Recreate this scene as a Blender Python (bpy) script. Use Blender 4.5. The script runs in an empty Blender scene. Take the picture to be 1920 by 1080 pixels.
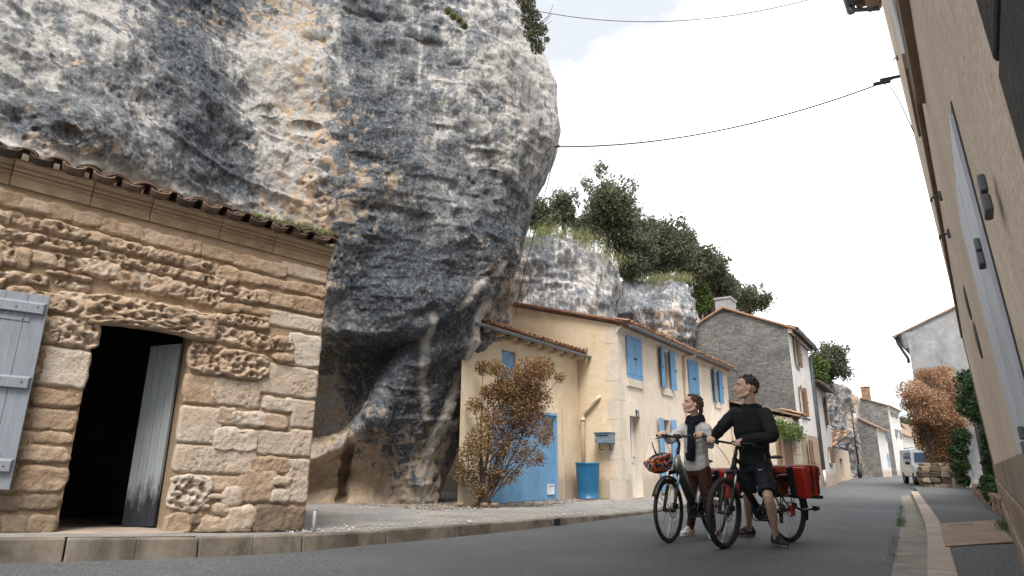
import bpy, bmesh, math, random
import numpy as np
from mathutils import Vector, Matrix, noise
random.seed(7); rng = np.random.default_rng(11)
R = math.radians
scene = bpy.context.scene
COL = scene.collection

# ------------------------------------------------------------------ camera, sky, sun, exposure
FPX, PITCH, ROLL, CAMH = 1180.0, R(15.6), R(0.53), 0.86
fw = Vector((0, math.cos(PITCH), math.sin(PITCH)))
r0 = Vector((1, 0, 0)); u0 = Vector((0, -math.sin(PITCH), math.cos(PITCH)))
rt = r0*math.cos(ROLL) + u0*math.sin(ROLL)
up = u0*math.cos(ROLL) - r0*math.sin(ROLL)
CAM = Vector((0, 0, CAMH))
cd = bpy.data.cameras.new('camera'); cam = bpy.data.objects.new('camera', cd); COL.objects.link(cam)
cd.sensor_width = 36; cd.lens = 36*FPX/1920; cd.clip_end = 2000; cd.clip_start = 0.05
M = Matrix.Identity(4)
for i in range(3):
    M[i][0] = rt[i]; M[i][1] = up[i]; M[i][2] = -fw[i]; M[i][3] = CAM[i]
cam.matrix_world = M
scene.camera = cam

world = bpy.data.worlds.new('World'); scene.world = world; world.use_nodes = True
wn = world.node_tree; wn.nodes.clear()
def wnode(t, **k):
    n = wn.nodes.new(t)
    for a, b in k.items(): setattr(n, a, b)
    return n
SUN_EL, SUN_AZ = R(58), R(182)          # azimuth clockwise from +Y
sky = wnode('ShaderNodeTexSky', sky_type='NISHITA', sun_disc=False)
sky.sun_elevation = SUN_EL; sky.sun_rotation = SUN_AZ
sky.dust_density = 3; sky.air_density = 1
tc = wnode('ShaderNodeTexCoord')
mp = wnode('ShaderNodeMapping'); mp.inputs['Scale'].default_value = (1, 1, 2.2)
nz = wnode('ShaderNodeTexNoise'); nz.inputs['Scale'].default_value = 1.6; nz.inputs['Detail'].default_value = 6
cr = wnode('ShaderNodeValToRGB')
cr.color_ramp.elements[0].position = .44; cr.color_ramp.elements[0].color = (2.7, 2.82, 2.95, 1)
cr.color_ramp.elements[1].position = .64; cr.color_ramp.elements[1].color = (8.9, 9.1, 9.3, 1)
mx = wnode('ShaderNodeMix', data_type='RGBA'); mx.inputs['Factor'].default_value = .93
bg = wnode('ShaderNodeBackground'); bg.inputs['Strength'].default_value = .1
ow = wnode('ShaderNodeOutputWorld')
L = wn.links.new
L(tc.outputs['Generated'], mp.inputs['Vector']); L(mp.outputs[0], nz.inputs['Vector']); L(nz.outputs['Fac'], cr.inputs['Fac'])
L(sky.outputs[0], mx.inputs['A']); L(cr.outputs[0], mx.inputs['B']); L(mx.outputs['Result'], bg.inputs['Color']); L(bg.outputs[0], ow.inputs[0])

sd = bpy.data.lights.new('sun', 'SUN'); sd.energy = 1.5; sd.angle = R(24); sd.color = (1, .95, .88)
sun = bpy.data.objects.new('sun', sd); COL.objects.link(sun)
sdir = Vector((math.sin(SUN_AZ)*math.cos(SUN_EL), math.cos(SUN_AZ)*math.cos(SUN_EL), math.sin(SUN_EL)))
sun.rotation_euler = sdir.to_track_quat('Z', 'Y').to_euler()
scene.view_settings.view_transform = 'Standard'; scene.view_settings.look = 'None'
scene.view_settings.exposure = 1.72; scene.view_settings.gamma = 1
scene.view_settings.use_curve_mapping = False
scene.cycles.max_bounces = 6; scene.cycles.diffuse_bounces = 3; scene.cycles.glossy_bounces = 3

# ------------------------------------------------------------------ picture helpers: pixel of the photograph -> real place
def ray(px, py): return fw*FPX + rt*(px-960) - up*(py-540)
def at(px, py, y):
    r = ray(px, py); return CAM + r*(y/r.y)
def gp(px, py, z=0.0):
    r = ray(px, py); return CAM + r*((z-CAMH)/r.z)
def gz(x, y):
    u = -((x+2.2)*.766 + (y-7.2)*.643)
    if u <= 0: return 0.0
    u = min(u, 7.0)
    return .048*(u*u/1.6 if u < .8 else u-.4)
def gg(px, py, off=0.0):
    p = gp(px, py, off)
    for _ in range(12): p = gp(px, py, gz(p.x, p.y)+off)
    return p
class Frame:
    """local frame of a building: X along its street front, Y into the building, Z up"""
    def __init__(s, o, az):
        s.o = Vector(o); s.az = R(az); s.rz = math.pi/2 - s.az
        s.X = Vector((math.sin(s.az), math.cos(s.az), 0)); s.Y = Vector((-math.cos(s.az), math.sin(s.az), 0))
    def uz(s, px, py, v=0.0):
        r = ray(px, py); t = (s.o + s.Y*v - CAM).dot(s.Y)/r.dot(s.Y)
        p = CAM + r*t - s.o; return p.dot(s.X), p.z
    def vz(s, px, py, u=0.0):
        r = ray(px, py); t = (s.o + s.X*u - CAM).dot(s.X)/r.dot(s.X)
        p = CAM + r*t - s.o; return p.dot(s.Y), p.z
    def w(s, u, v, z): return s.o + s.X*u + s.Y*v + Vector((0, 0, z))

# ------------------------------------------------------------------ object helpers
def tag(o, label=None, cat=None, group=None, kind=None):
    if label: o['label'] = label
    if cat: o['category'] = cat
    if group: o['group'] = group
    if kind: o['kind'] = kind
    return o
def empty(name, loc=(0, 0, 0), rz=0.0, label=None, cat=None, group=None):
    o = bpy.data.objects.new(name, None); COL.objects.link(o); o.empty_display_size = .1
    o.location = loc; o.rotation_euler = (0, 0, rz)
    return tag(o, label, cat, group)
def link(name, me, parent=None, mats=()):
    o = bpy.data.objects.new(name, me); COL.objects.link(o)
    if parent is not None: o.parent = parent
    for m in mats:
        if m.name not in [x.name for x in me.materials if x]: me.materials.append(m)
    return o
def copy_tree(o, parent=None):
    c = o.copy(); COL.objects.link(c)
    if parent is not None: c.parent = parent
    for ch in list(o.children): copy_tree(ch, c)
    return c
class MB:
    def __init__(s): s.v = []; s.f = []; s.m = []
    def add(s, vs, fs, mi=0):
        b = len(s.v); s.v += [tuple(p) for p in vs]; s.f += [tuple(b+i for i in f) for f in fs]; s.m += [mi]*len(fs); return s
    def box(s, x0, x1, y0, y1, z0, z1, mi=0, jit=0):
        vs = [(x, y, z) for z in (z0, z1) for y in (y0, y1) for x in (x0, x1)]
        if jit: vs = [tuple(c+random.uniform(-jit, jit) for c in p) for p in vs]
        return s.add(vs, [(0, 2, 3, 1), (4, 5, 7, 6), (0, 1, 5, 4), (2, 6, 7, 3), (0, 4, 6, 2), (1, 3, 7, 5)], mi)
    def hexa(s, pts, mi=0):     # 8 points, bottom four (ccw from above) then top four
        return s.add(pts, [(3, 2, 1, 0), (4, 5, 6, 7), (0, 1, 5, 4), (1, 2, 6, 5), (2, 3, 7, 6), (3, 0, 4, 7)], mi)
    def prism(s, pts, d, mi=0): # polygon pts extruded by vector d
        n = len(pts); d = Vector(d); vs = [Vector(p) for p in pts]; vs2 = [p+d for p in vs]
        return s.add(vs+vs2, [tuple(range(n))[::-1], tuple(range(n, 2*n))] + [(i, (i+1) % n, n+(i+1) % n, n+i) for i in range(n)], mi)
    def quad(s, a, b, c, d, mi=0): return s.add([a, b, c, d], [(0, 1, 2, 3)], mi)
    def tube(s, pts, r, n=8, mi=0, closed=False, sq=1.0, cap=True):
        pts = [Vector(p) for p in pts]; k = len(pts)
        rs = r if isinstance(r, (list, tuple)) else [r]*k
        vs = []; fs = []
        t0 = (pts[1]-pts[0]).normalized()
        nrm = t0.cross(Vector((0, 0, 1)))
        if nrm.length < .05: nrm = t0.cross(Vector((0, 1, 0)))
        nrm.normalize()
        for i, p in enumerate(pts):
            if closed: t = (pts[(i+1) % k]-pts[i-1])
            else: t = pts[min(i+1, k-1)]-pts[max(i-1, 0)]
            t.normalize(); nrm = (nrm - t*nrm.dot(t)).normalized(); b = t.cross(nrm)
            for j in range(n):
                a = 2*math.pi*j/n
                vs.append(p + (nrm*math.cos(a) + b*math.sin(a)*sq)*rs[i])
        for i in range(k if closed else k-1):
            i2 = (i+1) % k
            for j in range(n): fs.append((i*n+j, i*n+(j+1) % n, i2*n+(j+1) % n, i2*n+j))
        if cap and not closed: fs += [tuple(range(n))[::-1], tuple(range((k-1)*n, k*n))]
        return s.add(vs, fs, mi)
    def ball(s, c, r, nu=10, nv=7, mi=0):
        c = Vector(c); r = Vector(r) if hasattr(r, '__len__') else Vector((r, r, r))
        vs = [c+Vector((0, 0, -r.z))]; fs = []
        for i in range(1, nv):
            th = math.pi*i/nv
            for j in range(nu):
                a = 2*math.pi*j/nu
                vs.append(c+Vector((r.x*math.sin(th)*math.cos(a), r.y*math.sin(th)*math.sin(a), -r.z*math.cos(th))))
        vs.append(c+Vector((0, 0, r.z))); top = len(vs)-1
        for j in range(nu):
            fs.append((0, 1+(j+1) % nu, 1+j)); fs.append((top, 1+(nv-2)*nu+j, 1+(nv-2)*nu+(j+1) % nu))
        for i in range(nv-2):
            for j in range(nu):
                a = 1+i*nu+j; b = 1+i*nu+(j+1) % nu; fs.append((a, b, b+nu, a+nu))
        return s.add(vs, fs, mi)
    def mesh(s, name, mats, smooth=False):
        me = bpy.data.meshes.new(name); me.from_pydata(s.v, [], s.f)
        for m in (mats if isinstance(mats, (list, tuple)) else [mats]): me.materials.append(m)
        me.polygons.foreach_set('material_index', s.m)
        if smooth: me.polygons.foreach_set('use_smooth', [True]*len(s.f))
        me.update(); return me
    def build(s, name, mats, parent=None, smooth=False, loc=None, bev=0):
        o = link(name, s.mesh(name, mats, smooth), parent)
        if loc is not None: o.location = loc
        if bev:
            b = o.modifiers.new('bevel', 'BEVEL'); b.width = bev; b.segments = 2; b.limit_method = 'ANGLE'
        return o
def npmesh(name, V, F, mat, smooth=False, attrs=None):
    V = np.asarray(V, dtype=np.float32); F = np.asarray(F, dtype=np.int32)
    me = bpy.data.meshes.new(name); me.vertices.add(len(V)); me.vertices.foreach_set('co', V.ravel())
    k = F.shape[1]; me.loops.add(F.size); me.loops.foreach_set('vertex_index', F.ravel())
    me.polygons.add(len(F)); me.polygons.foreach_set('loop_start', np.arange(0, F.size, k, dtype=np.int32))
    try: me.polygons.foreach_set('loop_total', np.full(len(F), k, dtype=np.int32))
    except Exception: pass
    me.polygons.foreach_set('use_smooth', np.full(len(F), smooth))
    me.update(calc_edges=True)
    if attrs:
        for n_, a in attrs.items():
            at_ = me.attributes.new(n_, 'FLOAT', 'POINT'); at_.data.foreach_set('value', np.asarray(a, dtype=np.float32).ravel())
    for m in (mat if isinstance(mat, (list, tuple)) else [mat]): me.materials.append(m)
    return me
def gridfaces(nu, nv):
    i = np.arange(nv-1)[:, None]*nu + np.arange(nu-1)[None, :]
    i = i.ravel(); return np.stack([i, i+1, i+1+nu, i+nu], 1)
def sstep(a, b, x):
    t = np.clip((x-a)/(b-a), 0, 1); return t*t*(3-2*t)
# value noise in numpy (3-D, periodic hash) for big meshes
_H = rng.random(4096)
def vnoise(P, sc=1.0, seed=0):
    P = np.asarray(P)*sc + seed*17.31
    I = np.floor(P).astype(np.int64); Fr = P-I; Fr = Fr*Fr*Fr*(Fr*(Fr*6-15)+10)
    out = 0
    for dx in (0, 1):
        for dy in (0, 1):
            for dz in (0, 1):
                h = ((I[:, 0]+dx)*73856093 ^ (I[:, 1]+dy)*19349663 ^ (I[:, 2]+dz)*83492791) & 4095
                w = (Fr[:, 0] if dx else 1-Fr[:, 0])*(Fr[:, 1] if dy else 1-Fr[:, 1])*(Fr[:, 2] if dz else 1-Fr[:, 2])
                out = out + w*_H[h]
    return out*2-1
def fbm(P, sc=1.0, oct=4, seed=0, gain=.5, ridged=False):
    s = 0; a = 1; t = 0
    for o in range(oct):
        n = vnoise(P, sc*2.03**o, seed+o)
        if ridged: n = 1-2*np.abs(n)
        s = s+a*n; t += a; a *= gain
    return s/t
def worley(P, sc, seed=0):      # distance to the nearest jittered cell point
    P = np.asarray(P)*sc + seed*9.7; I = np.floor(P).astype(np.int64); best = np.full(len(P), 9.0)
    for dx in (-1, 0, 1):
        for dy in (-1, 0, 1):
            for dz in (-1, 0, 1):
                C = I+np.array([dx, dy, dz]); h = (C[:, 0]*73856093 ^ C[:, 1]*19349663 ^ C[:, 2]*83492791)
                q = C + np.stack([_H[h & 4095], _H[(h >> 3) & 4095], _H[(h >> 6) & 4095]], 1)
                best = np.minimum(best, ((P-q)**2).sum(1))
    return np.sqrt(best)
def normals_grid(V, nu, nv):
    G = V.reshape(nv, nu, 3); du = np.gradient(G, axis=1); dv = np.gradient(G, axis=0)
    n = np.cross(du, dv).reshape(-1, 3); return n/np.maximum(np.linalg.norm(n, axis=1, keepdims=True), 1e-9)
class TPS:      # thin-plate interpolation of scattered values
    def __init__(s, pts, vals, lam=1e-3):
        s.p = np.asarray(pts, float)/500.0; n = len(s.p); d = np.linalg.norm(s.p[:, None]-s.p[None], axis=2)
        K = np.where(d > 0, d*d*np.log(d+1e-12), 0)+lam*np.eye(n); Q = np.hstack([np.ones((n, 1)), s.p])
        A = np.block([[K, Q], [Q.T, np.zeros((3, 3))]]); s.w = np.linalg.solve(A, np.concatenate([vals, np.zeros(3)]))
    def __call__(s, X, Y):
        q = np.stack([np.ravel(X), np.ravel(Y)], 1)/500.0; out = np.zeros(len(q)); n = len(s.p)
        for i in range(0, len(q), 50000):
            c = q[i:i+50000]; d = np.linalg.norm(c[:, None]-s.p[None], axis=2); K = np.where(d > 0, d*d*np.log(d+1e-12), 0)
            out[i:i+50000] = K@s.w[:n] + s.w[n] + c@s.w[n+1:]
        return out

# ------------------------------------------------------------------ materials
class NT:
    def __init__(s, name):
        s.m = bpy.data.materials.new(name); s.m.use_nodes = True; s.t = s.m.node_tree; s.t.nodes.clear()
        s.out = s.t.nodes.new('ShaderNodeOutputMaterial'); s.b = s.t.nodes.new('ShaderNodeBsdfPrincipled'); s.lk(s.b.outputs[0], s.out.inputs[0])
        s.tc = s.t.nodes.new('ShaderNodeTexCoord'); s.co = s.tc.outputs['Object']
    def lk(s, a, b): s.t.links.new(a, b)
    def n(s, t, **k):
        x = s.t.nodes.new(t)
        for a, b in k.items(): setattr(x, a, b)
        return x
    def noise(s, sc, det=4, rough=.55, vec=None, scale3=None, dist=0):
        v = vec or s.co
        if scale3:
            mp = s.n('ShaderNodeMapping'); mp.inputs['Scale'].default_value = scale3; s.lk(v, mp.inputs[0]); v = mp.outputs[0]
        x = s.n('ShaderNodeTexNoise'); x.inputs['Scale'].default_value = sc; x.inputs['Detail'].default_value = det
        x.inputs['Roughness'].default_value = rough; x.inputs['Distortion'].default_value = dist; s.lk(v, x.inputs['Vector']); return x.outputs['Fac']
    def voro(s, sc, feat='F1', vec=None):
        x = s.n('ShaderNodeTexVoronoi', feature=feat); x.inputs['Scale'].default_value = sc; s.lk(vec or s.co, x.inputs['Vector']); return x.outputs[0]
    def ramp(s, f, stops, ease=False):
        x = s.n('ShaderNodeValToRGB'); e = x.color_ramp.elements
        while len(e) < len(stops): e.new(.5)
        for i, (p, c) in enumerate(stops):
            e[i].position = p; c = (c, c, c) if not hasattr(c, '__len__') else c; e[i].color = (*c, 1)
        s.lk(f, x.inputs[0]); return x.outputs[0]
    def val(s, v):
        x = s.n('ShaderNodeValue'); x.outputs[0].default_value = v; return x.outputs[0]
    def mix(s, f, a, b, mode='MIX'):
        x = s.n('ShaderNodeMix', data_type='RGBA', blend_type=mode)
        for k, v in (('Factor', f), ('A', a), ('B', b)):
            if hasattr(v, 'default_value') or hasattr(v, 'is_linked'): s.lk(v, x.inputs[k])
            elif k == 'Factor': x.inputs[k].default_value = v
            else: x.inputs[k].default_value = (*v, 1)
        return x.outputs['Result']
    def math(s, op, a, b=None, clamp=False):
        x = s.n('ShaderNodeMath', operation=op, use_clamp=clamp)
        for i, v in enumerate((a, b)):
            if v is None: continue
            if isinstance(v, (int, float)): x.inputs[i].default_value = v
            else: s.lk(v, x.inputs[i])
        return x.outputs[0]
    def attr(s, name):
        x = s.n('ShaderNodeAttribute', attribute_name=name); return x.outputs['Fac']
    def rnd(s): return s.n('ShaderNodeObjectInfo').outputs['Random']
    def bump(s, h, st=.5, dist=.01):
        x = s.n('ShaderNodeBump'); x.inputs['Strength'].default_value = st; x.inputs['Distance'].default_value = dist
        s.lk(h, x.inputs['Height']); prev = s.b.inputs['Normal']
        if prev.is_linked: s.lk(prev.links[0].from_socket, x.inputs['Normal'])
        s.lk(x.outputs[0], prev)
    def done(s, col, rough=.85, metal=0, spec=None):
        if hasattr(col, 'is_linked'): s.lk(col, s.b.inputs['Base Color'])
        else: s.b.inputs['Base Color'].default_value = (*col, 1)
        if hasattr(rough, 'is_linked'): s.lk(rough, s.b.inputs['Roughness'])
        else: s.b.inputs['Roughness'].default_value = rough
        s.b.inputs['Metallic'].default_value = metal
        if spec is not None: s.b.inputs['Specular IOR Level'].default_value = spec
        return s.m
def simple(name, col, rough=.6, metal=0, var=.15, sc=8, bump=0, bsc=40, spec=None):
    t = NT(name); a = tuple(c*(1-var) for c in col); b = tuple(min(1, c*(1+var)) for c in col)
    c = t.ramp(t.noise(sc, 5), [(.35, a), (.65, b)])
    if bump: t.bump(t.noise(bsc, 5), bump, .004)
    return t.done(c, rough, metal, spec)

def m_stone(name, c1, c2, c3, dark=(.09, .065, .045), sc=6.0, pits=.5):
    t = NT(name); rd = t.rnd()
    ad = t.n('ShaderNodeVectorMath', operation='ADD'); t.lk(t.co, ad.inputs[0]); cx = t.n('ShaderNodeCombineXYZ')
    for i in range(3): t.lk(t.math('MULTIPLY', rd, 7.0+i*3), cx.inputs[i])
    t.lk(cx.outputs[0], ad.inputs[1]); v = ad.outputs[0]
    c = t.ramp(t.noise(sc, 8, .65, v), [(.3, c1), (.5, c2), (.7, c3)])
    c = t.mix(t.math('MULTIPLY', rd, .5), c, c1); r2_ = t.math('FRACT', t.math('MULTIPLY', rd, 37.7)); c = t.mix(t.ramp(r2_, [(.5, 0), (1, .55)]), c, c3)
    pv = t.noise(sc*9, 4, .6, v); pm = t.ramp(pv, [(.33, 1), (.43, 0)])
    c = t.mix(t.math('MULTIPLY', pm, pits), c, dark)
    st = t.ramp(t.noise(sc*.5, 6, .7, v), [(.56, 0), (.75, 1)])
    c = t.mix(t.math('MULTIPLY', st, .35), c, tuple(x*.45 for x in c2))
    t.bump(t.noise(sc*11, 6, .75, v), 1.0, .016); t.bump(t.noise(sc*4, 5, .65, v), .7, .03)
    return t.done(c, .93, 0, .2)
M_pale = m_stone('pale_limestone', (.52, .405, .30), (.64, .53, .425), (.72, .645, .56))
M_ochre = m_stone('ochre_limestone', (.36, .245, .155), (.51, .375, .265), (.63, .505, .385))
M_honey = m_stone('eroded_limestone', (.40, .28, .185), (.56, .42, .30), (.68, .56, .44), pits=.4)
M_dirty = m_stone('grimy_limestone', (.17, .135, .10), (.26, .20, .145), (.40, .30, .2))
M_mortar = m_stone('crumbled_mortar', (.26, .175, .105), (.40, .285, .185), (.50, .375, .255), sc=9)

def m_cliff(name, bright=1.0):
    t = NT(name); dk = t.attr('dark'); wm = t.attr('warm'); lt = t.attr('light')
    n1 = t.noise(1.3, 14, .66, dist=.35); n2 = t.noise(5.0, 10, .72, dist=.25); n3 = t.noise(17, 8, .72); streak = t.noise(2.6, 8, .62, scale3=(2.4, 2.4, .30), dist=.2)
    grey = t.ramp(n3, [(.36, (.14, .148, .158)), (.5, (.235, .246, .258)), (.66, (.33, .34, .352))])
    darkc = t.ramp(n3, [(.34, (.034, .040, .048)), (.5, (.095, .108, .125)), (.64, (.21, .225, .25))])
    pale = t.ramp(n3, [(.34, (.36, .345, .33)), (.5, (.54, .52, .495)), (.66, (.72, .70, .67))])
    warm = t.ramp(n2, [(.33, (.40, .27, .165)), (.5, (.62, .475, .345)), (.66, (.74, .63, .50))])
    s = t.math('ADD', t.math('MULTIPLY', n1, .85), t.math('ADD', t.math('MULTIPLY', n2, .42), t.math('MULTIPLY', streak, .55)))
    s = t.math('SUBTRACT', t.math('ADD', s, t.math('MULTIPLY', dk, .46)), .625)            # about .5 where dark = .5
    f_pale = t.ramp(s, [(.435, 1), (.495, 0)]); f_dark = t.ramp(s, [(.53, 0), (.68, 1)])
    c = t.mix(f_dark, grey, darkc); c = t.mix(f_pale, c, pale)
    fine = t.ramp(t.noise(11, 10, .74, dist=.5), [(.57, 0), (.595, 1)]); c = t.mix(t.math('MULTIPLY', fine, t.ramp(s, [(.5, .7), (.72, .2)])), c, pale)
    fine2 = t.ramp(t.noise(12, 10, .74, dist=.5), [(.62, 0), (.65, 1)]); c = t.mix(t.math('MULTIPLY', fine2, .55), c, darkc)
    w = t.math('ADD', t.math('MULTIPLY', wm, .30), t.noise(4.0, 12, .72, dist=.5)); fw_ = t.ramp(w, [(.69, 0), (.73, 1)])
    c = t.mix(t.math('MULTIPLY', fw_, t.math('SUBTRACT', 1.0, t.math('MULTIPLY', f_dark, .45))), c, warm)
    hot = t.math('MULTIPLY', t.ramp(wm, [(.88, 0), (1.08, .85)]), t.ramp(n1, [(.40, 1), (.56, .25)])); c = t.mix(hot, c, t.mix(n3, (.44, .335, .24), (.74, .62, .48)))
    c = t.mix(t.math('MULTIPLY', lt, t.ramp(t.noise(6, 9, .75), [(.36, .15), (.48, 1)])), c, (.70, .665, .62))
    pit = t.ramp(t.noise(24, 4, .6), [(.29, 1), (.34, 0)]); c = t.mix(t.math('MULTIPLY', pit, .8), c, (.02, .02, .022))
    t.bump(t.noise(40, 8, .75), .9, .02); t.bump(n2, .8, .10); t.bump(n3, .8, .05)
    if bright != 1: c = t.mix(1.0, c, (bright,)*3, 'MULTIPLY')
    return t.done(c, .95, 0, .15)
M_cliff = m_cliff('limestone_cliff')

def m_asphalt():
    t = NT('asphalt'); sp = t.noise(60, 5, .95); c = t.ramp(sp, [(.38, (.020, .022, .026)), (.49, (.078, .082, .089)), (.60, (.24, .244, .25))])
    big = t.ramp(t.noise(.45, 5, .6), [(.35, (.80, .80, .82)), (.65, (1.12, 1.12, 1.075))]); c = t.mix(1.0, c, big, 'MULTIPLY')
    st = t.ramp(t.noise(1.2, 6, .6, scale3=(1, 1, 1), dist=1), [(.55, 0), (.7, 1)]); c = t.mix(t.math('MULTIPLY', st, .3), c, (.035, .037, .042))
    fl = t.ramp(t.noise(34, 3, .6), [(.70, 0), (.73, 1)]); c = t.mix(t.math('MULTIPLY', fl, .55), c, (.35, .34, .32))
    cr_ = t.ramp(t.voro(.55, 'DISTANCE_TO_EDGE'), [(.0, 1), (.006, 0)]); cm_ = t.ramp(t.noise(.4, 3), [(.52, 0), (.58, 1)]); c = t.mix(t.math('MULTIPLY', t.math('MULTIPLY', cr_, cm_), .6), c, (.02, .021, .023))
    t.bump(sp, .9, .012); return t.done(c, .82, 0, .35)
M_asphalt = m_asphalt()
def m_gravel():
    t = NT('worn_gravel_asphalt'); sp = t.voro(120); sp2 = t.noise(62, 5, .85)
    c = t.ramp(sp2, [(.38, (.07, .07, .073)), (.5, (.19, .19, .195)), (.61, (.42, .41, .40))])
    b = t.ramp(t.noise(1.3, 7, .7), [(.4, 0), (.6, 1)]); c = t.mix(b, c, t.mix(.5, c, (.40, .37, .33)))
    d = t.ramp(t.noise(.7, 6, .7), [(.52, 0), (.68, 1)]); c = t.mix(t.math('MULTIPLY', d, .5), c, (.24, .18, .12))
    t.bump(sp2, .8, .012); t.bump(t.noise(7, 5), .4, .02); return t.done(c, .9, 0, .3)
M_gravel = m_gravel()
def m_darkpave():
    t = NT('dark_pavement'); sp = t.noise(75, 5, .9); c = t.ramp(sp, [(.39, (.022, .024, .028)), (.5, (.075, .078, .082)), (.60, (.22, .22, .22))])
    f = t.ramp(t.noise(22, 6, .8), [(.60, 0), (.65, 1)]); c = t.mix(t.math('MULTIPLY', f, .7), c, (.42, .38, .32))
    d = t.ramp(t.noise(1.4, 5, .7), [(.55, 0), (.75, 1)]); c = t.mix(t.math('MULTIPLY', d, .45), c, (.16, .12, .08))
    t.bump(sp, .8, .01); return t.done(c, .9, 0, .3)
M_darkpave = m_darkpave()
def m_concrete(name, c1, c2, dark=.5):
    t = NT(name); c = t.ramp(t.noise(3.5, 8, .7), [(.3, c1), (.7, c2)]); g = t.ramp(t.noise(1.6, 7, .7, dist=.5), [(.45, 0), (.66, 1)])
    c = t.mix(t.math('MULTIPLY', g, dark), c, tuple(x*.28 for x in c1)); c = t.mix(t.math('MULTIPLY', t.rnd(), .3), c, c1)
    t.bump(t.noise(60, 6, .7), .5, .006); return t.done(c, .88, 0, .3)
M_kerb = m_concrete('old_kerb_concrete', (.13, .11, .085), (.27, .235, .19), .95)
M_kerb2 = m_concrete('pale_kerb_concrete', (.30, .24, .195), (.44, .37, .31), .25)
M_gutter = m_concrete('gutter_concrete', (.16, .145, .12), (.28, .255, .215), .4)
M_slab = m_concrete('brown_slab', (.21, .155, .105), (.34, .25, .175), .35)
# ------------------------------------------------------------------ ground, road, kerbs
def pl(x, xs, ys): return float(np.interp(x, xs, ys))
def sheet(name, x0, x1, y0, y1, nx, ny, off, mat):
    xs = np.linspace(x0, x1, nx); ys = np.linspace(y0, y1, ny)
    V = [(x, y, gz(x, y)+off) for y in ys for x in xs]
    return link(name, npmesh(name, V, gridfaces(nx, ny), mat, True))
M_earth = simple('dry_earth', (.16, .13, .09), .95, 0, .3, 3)
g = MB().quad((-400, -60, -.6), (500, -60, -.6), (500, 900, -.6), (-400, 900, -.6)).build('ground', M_earth); tag(g, kind='structure')
rd = sheet('road', -12, 60, -6, 110, 145, 233, 0, M_asphalt); tag(rd, kind='structure')

kpx = [(-200, 1058), (0, 1056), (150, 1053), (300, 1049), (450, 1042), (620, 1030), (750, 1017), (900, 1003), (1000, 992), (1100, 979), (1200, 966)]
kp = [gg(*p) for p in kpx] + [gp(1320, 947), gp(1420, 929), gp(1530, 910), gp(1580, 902), gp(1630, 894), gp(1655, 889)]
kh = [.17, .17, .17, .165, .16, .145, .135, .125, .12, .085, .045, .05, .05, .06, .06, .06, .06]
def resample(P, H, step):
    out = []; acc = 0; P = [Vector(p) for p in P]; L_ = [0]
    for a, b in zip(P, P[1:]): L_.append(L_[-1]+(b-a).length)
    n = max(2, int(L_[-1]/step)); ds = np.linspace(0, L_[-1], n+1)
    xs = [np.interp(ds, L_, [p[i] for p in P]) for i in range(3)]; hs = np.interp(ds, L_, H)
    k = np.array([1, 2, 1])/4
    for i in range(2): xs[i][1:-1] = np.convolve(xs[i], k, 'valid')
    return [Vector((xs[0][i], xs[1][i], xs[2][i])) for i in range(n+1)], list(hs)
kL, hL = resample(kp, kh, .5)
def side(P, i):
    t = P[min(i+1, len(P)-1)]-P[max(i-1, 0)]; t.z = 0; t.normalize(); return Vector((-t.y, t.x, 0))
root_k = tag(empty('kerb'), kind='structure')
for i in range(0, len(kL)-1, 2):
    j = min(i+2, len(kL)-1)
    mb = MB(); a, b = kL[i], kL[j]; t = (b-a).normalized()*.006; ia, ib = side(kL, i)*.17, side(kL, j)*.17
    mid = kL[i+1]; im = side(kL, i+1)*.17; c = side(kL, i)*.03
    A = [a+t, mid, b-t]; I = [ia, im, ib]; H = [hL[i], hL[i+1], hL[j]]
    dz = random.uniform(-.006, .006)
    for q in range(2):
        p0, p1 = A[q], A[q+1]; z0, z1 = Vector((0, 0, H[q]+dz)), Vector((0, 0, H[q+1]+dz)); dn = Vector((0, 0, -.15))
        f0, f1 = I[q]*.16, I[q+1]*.16
        mb.hexa([p0+dn, p1+dn, p1+I[q+1]+dn, p0+I[q]+dn, p0+f0+z0, p1+f1+z1, p1+I[q+1]+z1, p0+I[q]+z0])
    mb.build('kerb_stone', M_kerb, root_k, bev=.012)
# pavement behind the kerb: rows from kerb to the house fronts and beyond
rows = []; offs = [.17, .6, 1.2, 2.0, 3.0, 4.5, 7.0, 10.0]
for i in range(len(kL)):
    s_ = side(kL, i)
    for o in offs:
        p = kL[i]+s_*o; z = kL[i].z+hL[i]-.012 + .012*math.sin(o*1.7+i*.3) + (.015 if o > 1 else 0)*noise.noise(p)
        rows.append((p.x, p.y, z))
pv = link('pavement', npmesh('pavement', rows, gridfaces(len(offs), len(kL)), M_gravel, True)); tag(pv, kind='structure')
def pave_z(x, y):
    best = min(range(len(kL)), key=lambda i: (kL[i].x-x)**2+(kL[i].y-y)**2); return kL[best].z+hL[best]-.01
# drain opening in the kerb
m_black = simple('black_void', (.004, .004, .004), .9)
p = gg(1040, 989); i_ = min(range(len(kL)), key=lambda k: (kL[k]-p).length); t_ = (kL[i_+1]-kL[i_]).normalized(); s_ = side(kL, i_); z_ = Vector((0, 0, 1))
MB().hexa([kL[i_]-s_*.008+z_*.015, kL[i_]-s_*.008+t_*.11+z_*.015, kL[i_]+s_*.03+t_*.11+z_*.015, kL[i_]+s_*.03+z_*.015, kL[i_]-s_*.004+z_*.095, kL[i_]-s_*.004+t_*.11+z_*.095, kL[i_]+s_*.03+t_*.11+z_*.095, kL[i_]+s_*.03+z_*.095]).build('drain_hole', m_black, root_k)
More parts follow.
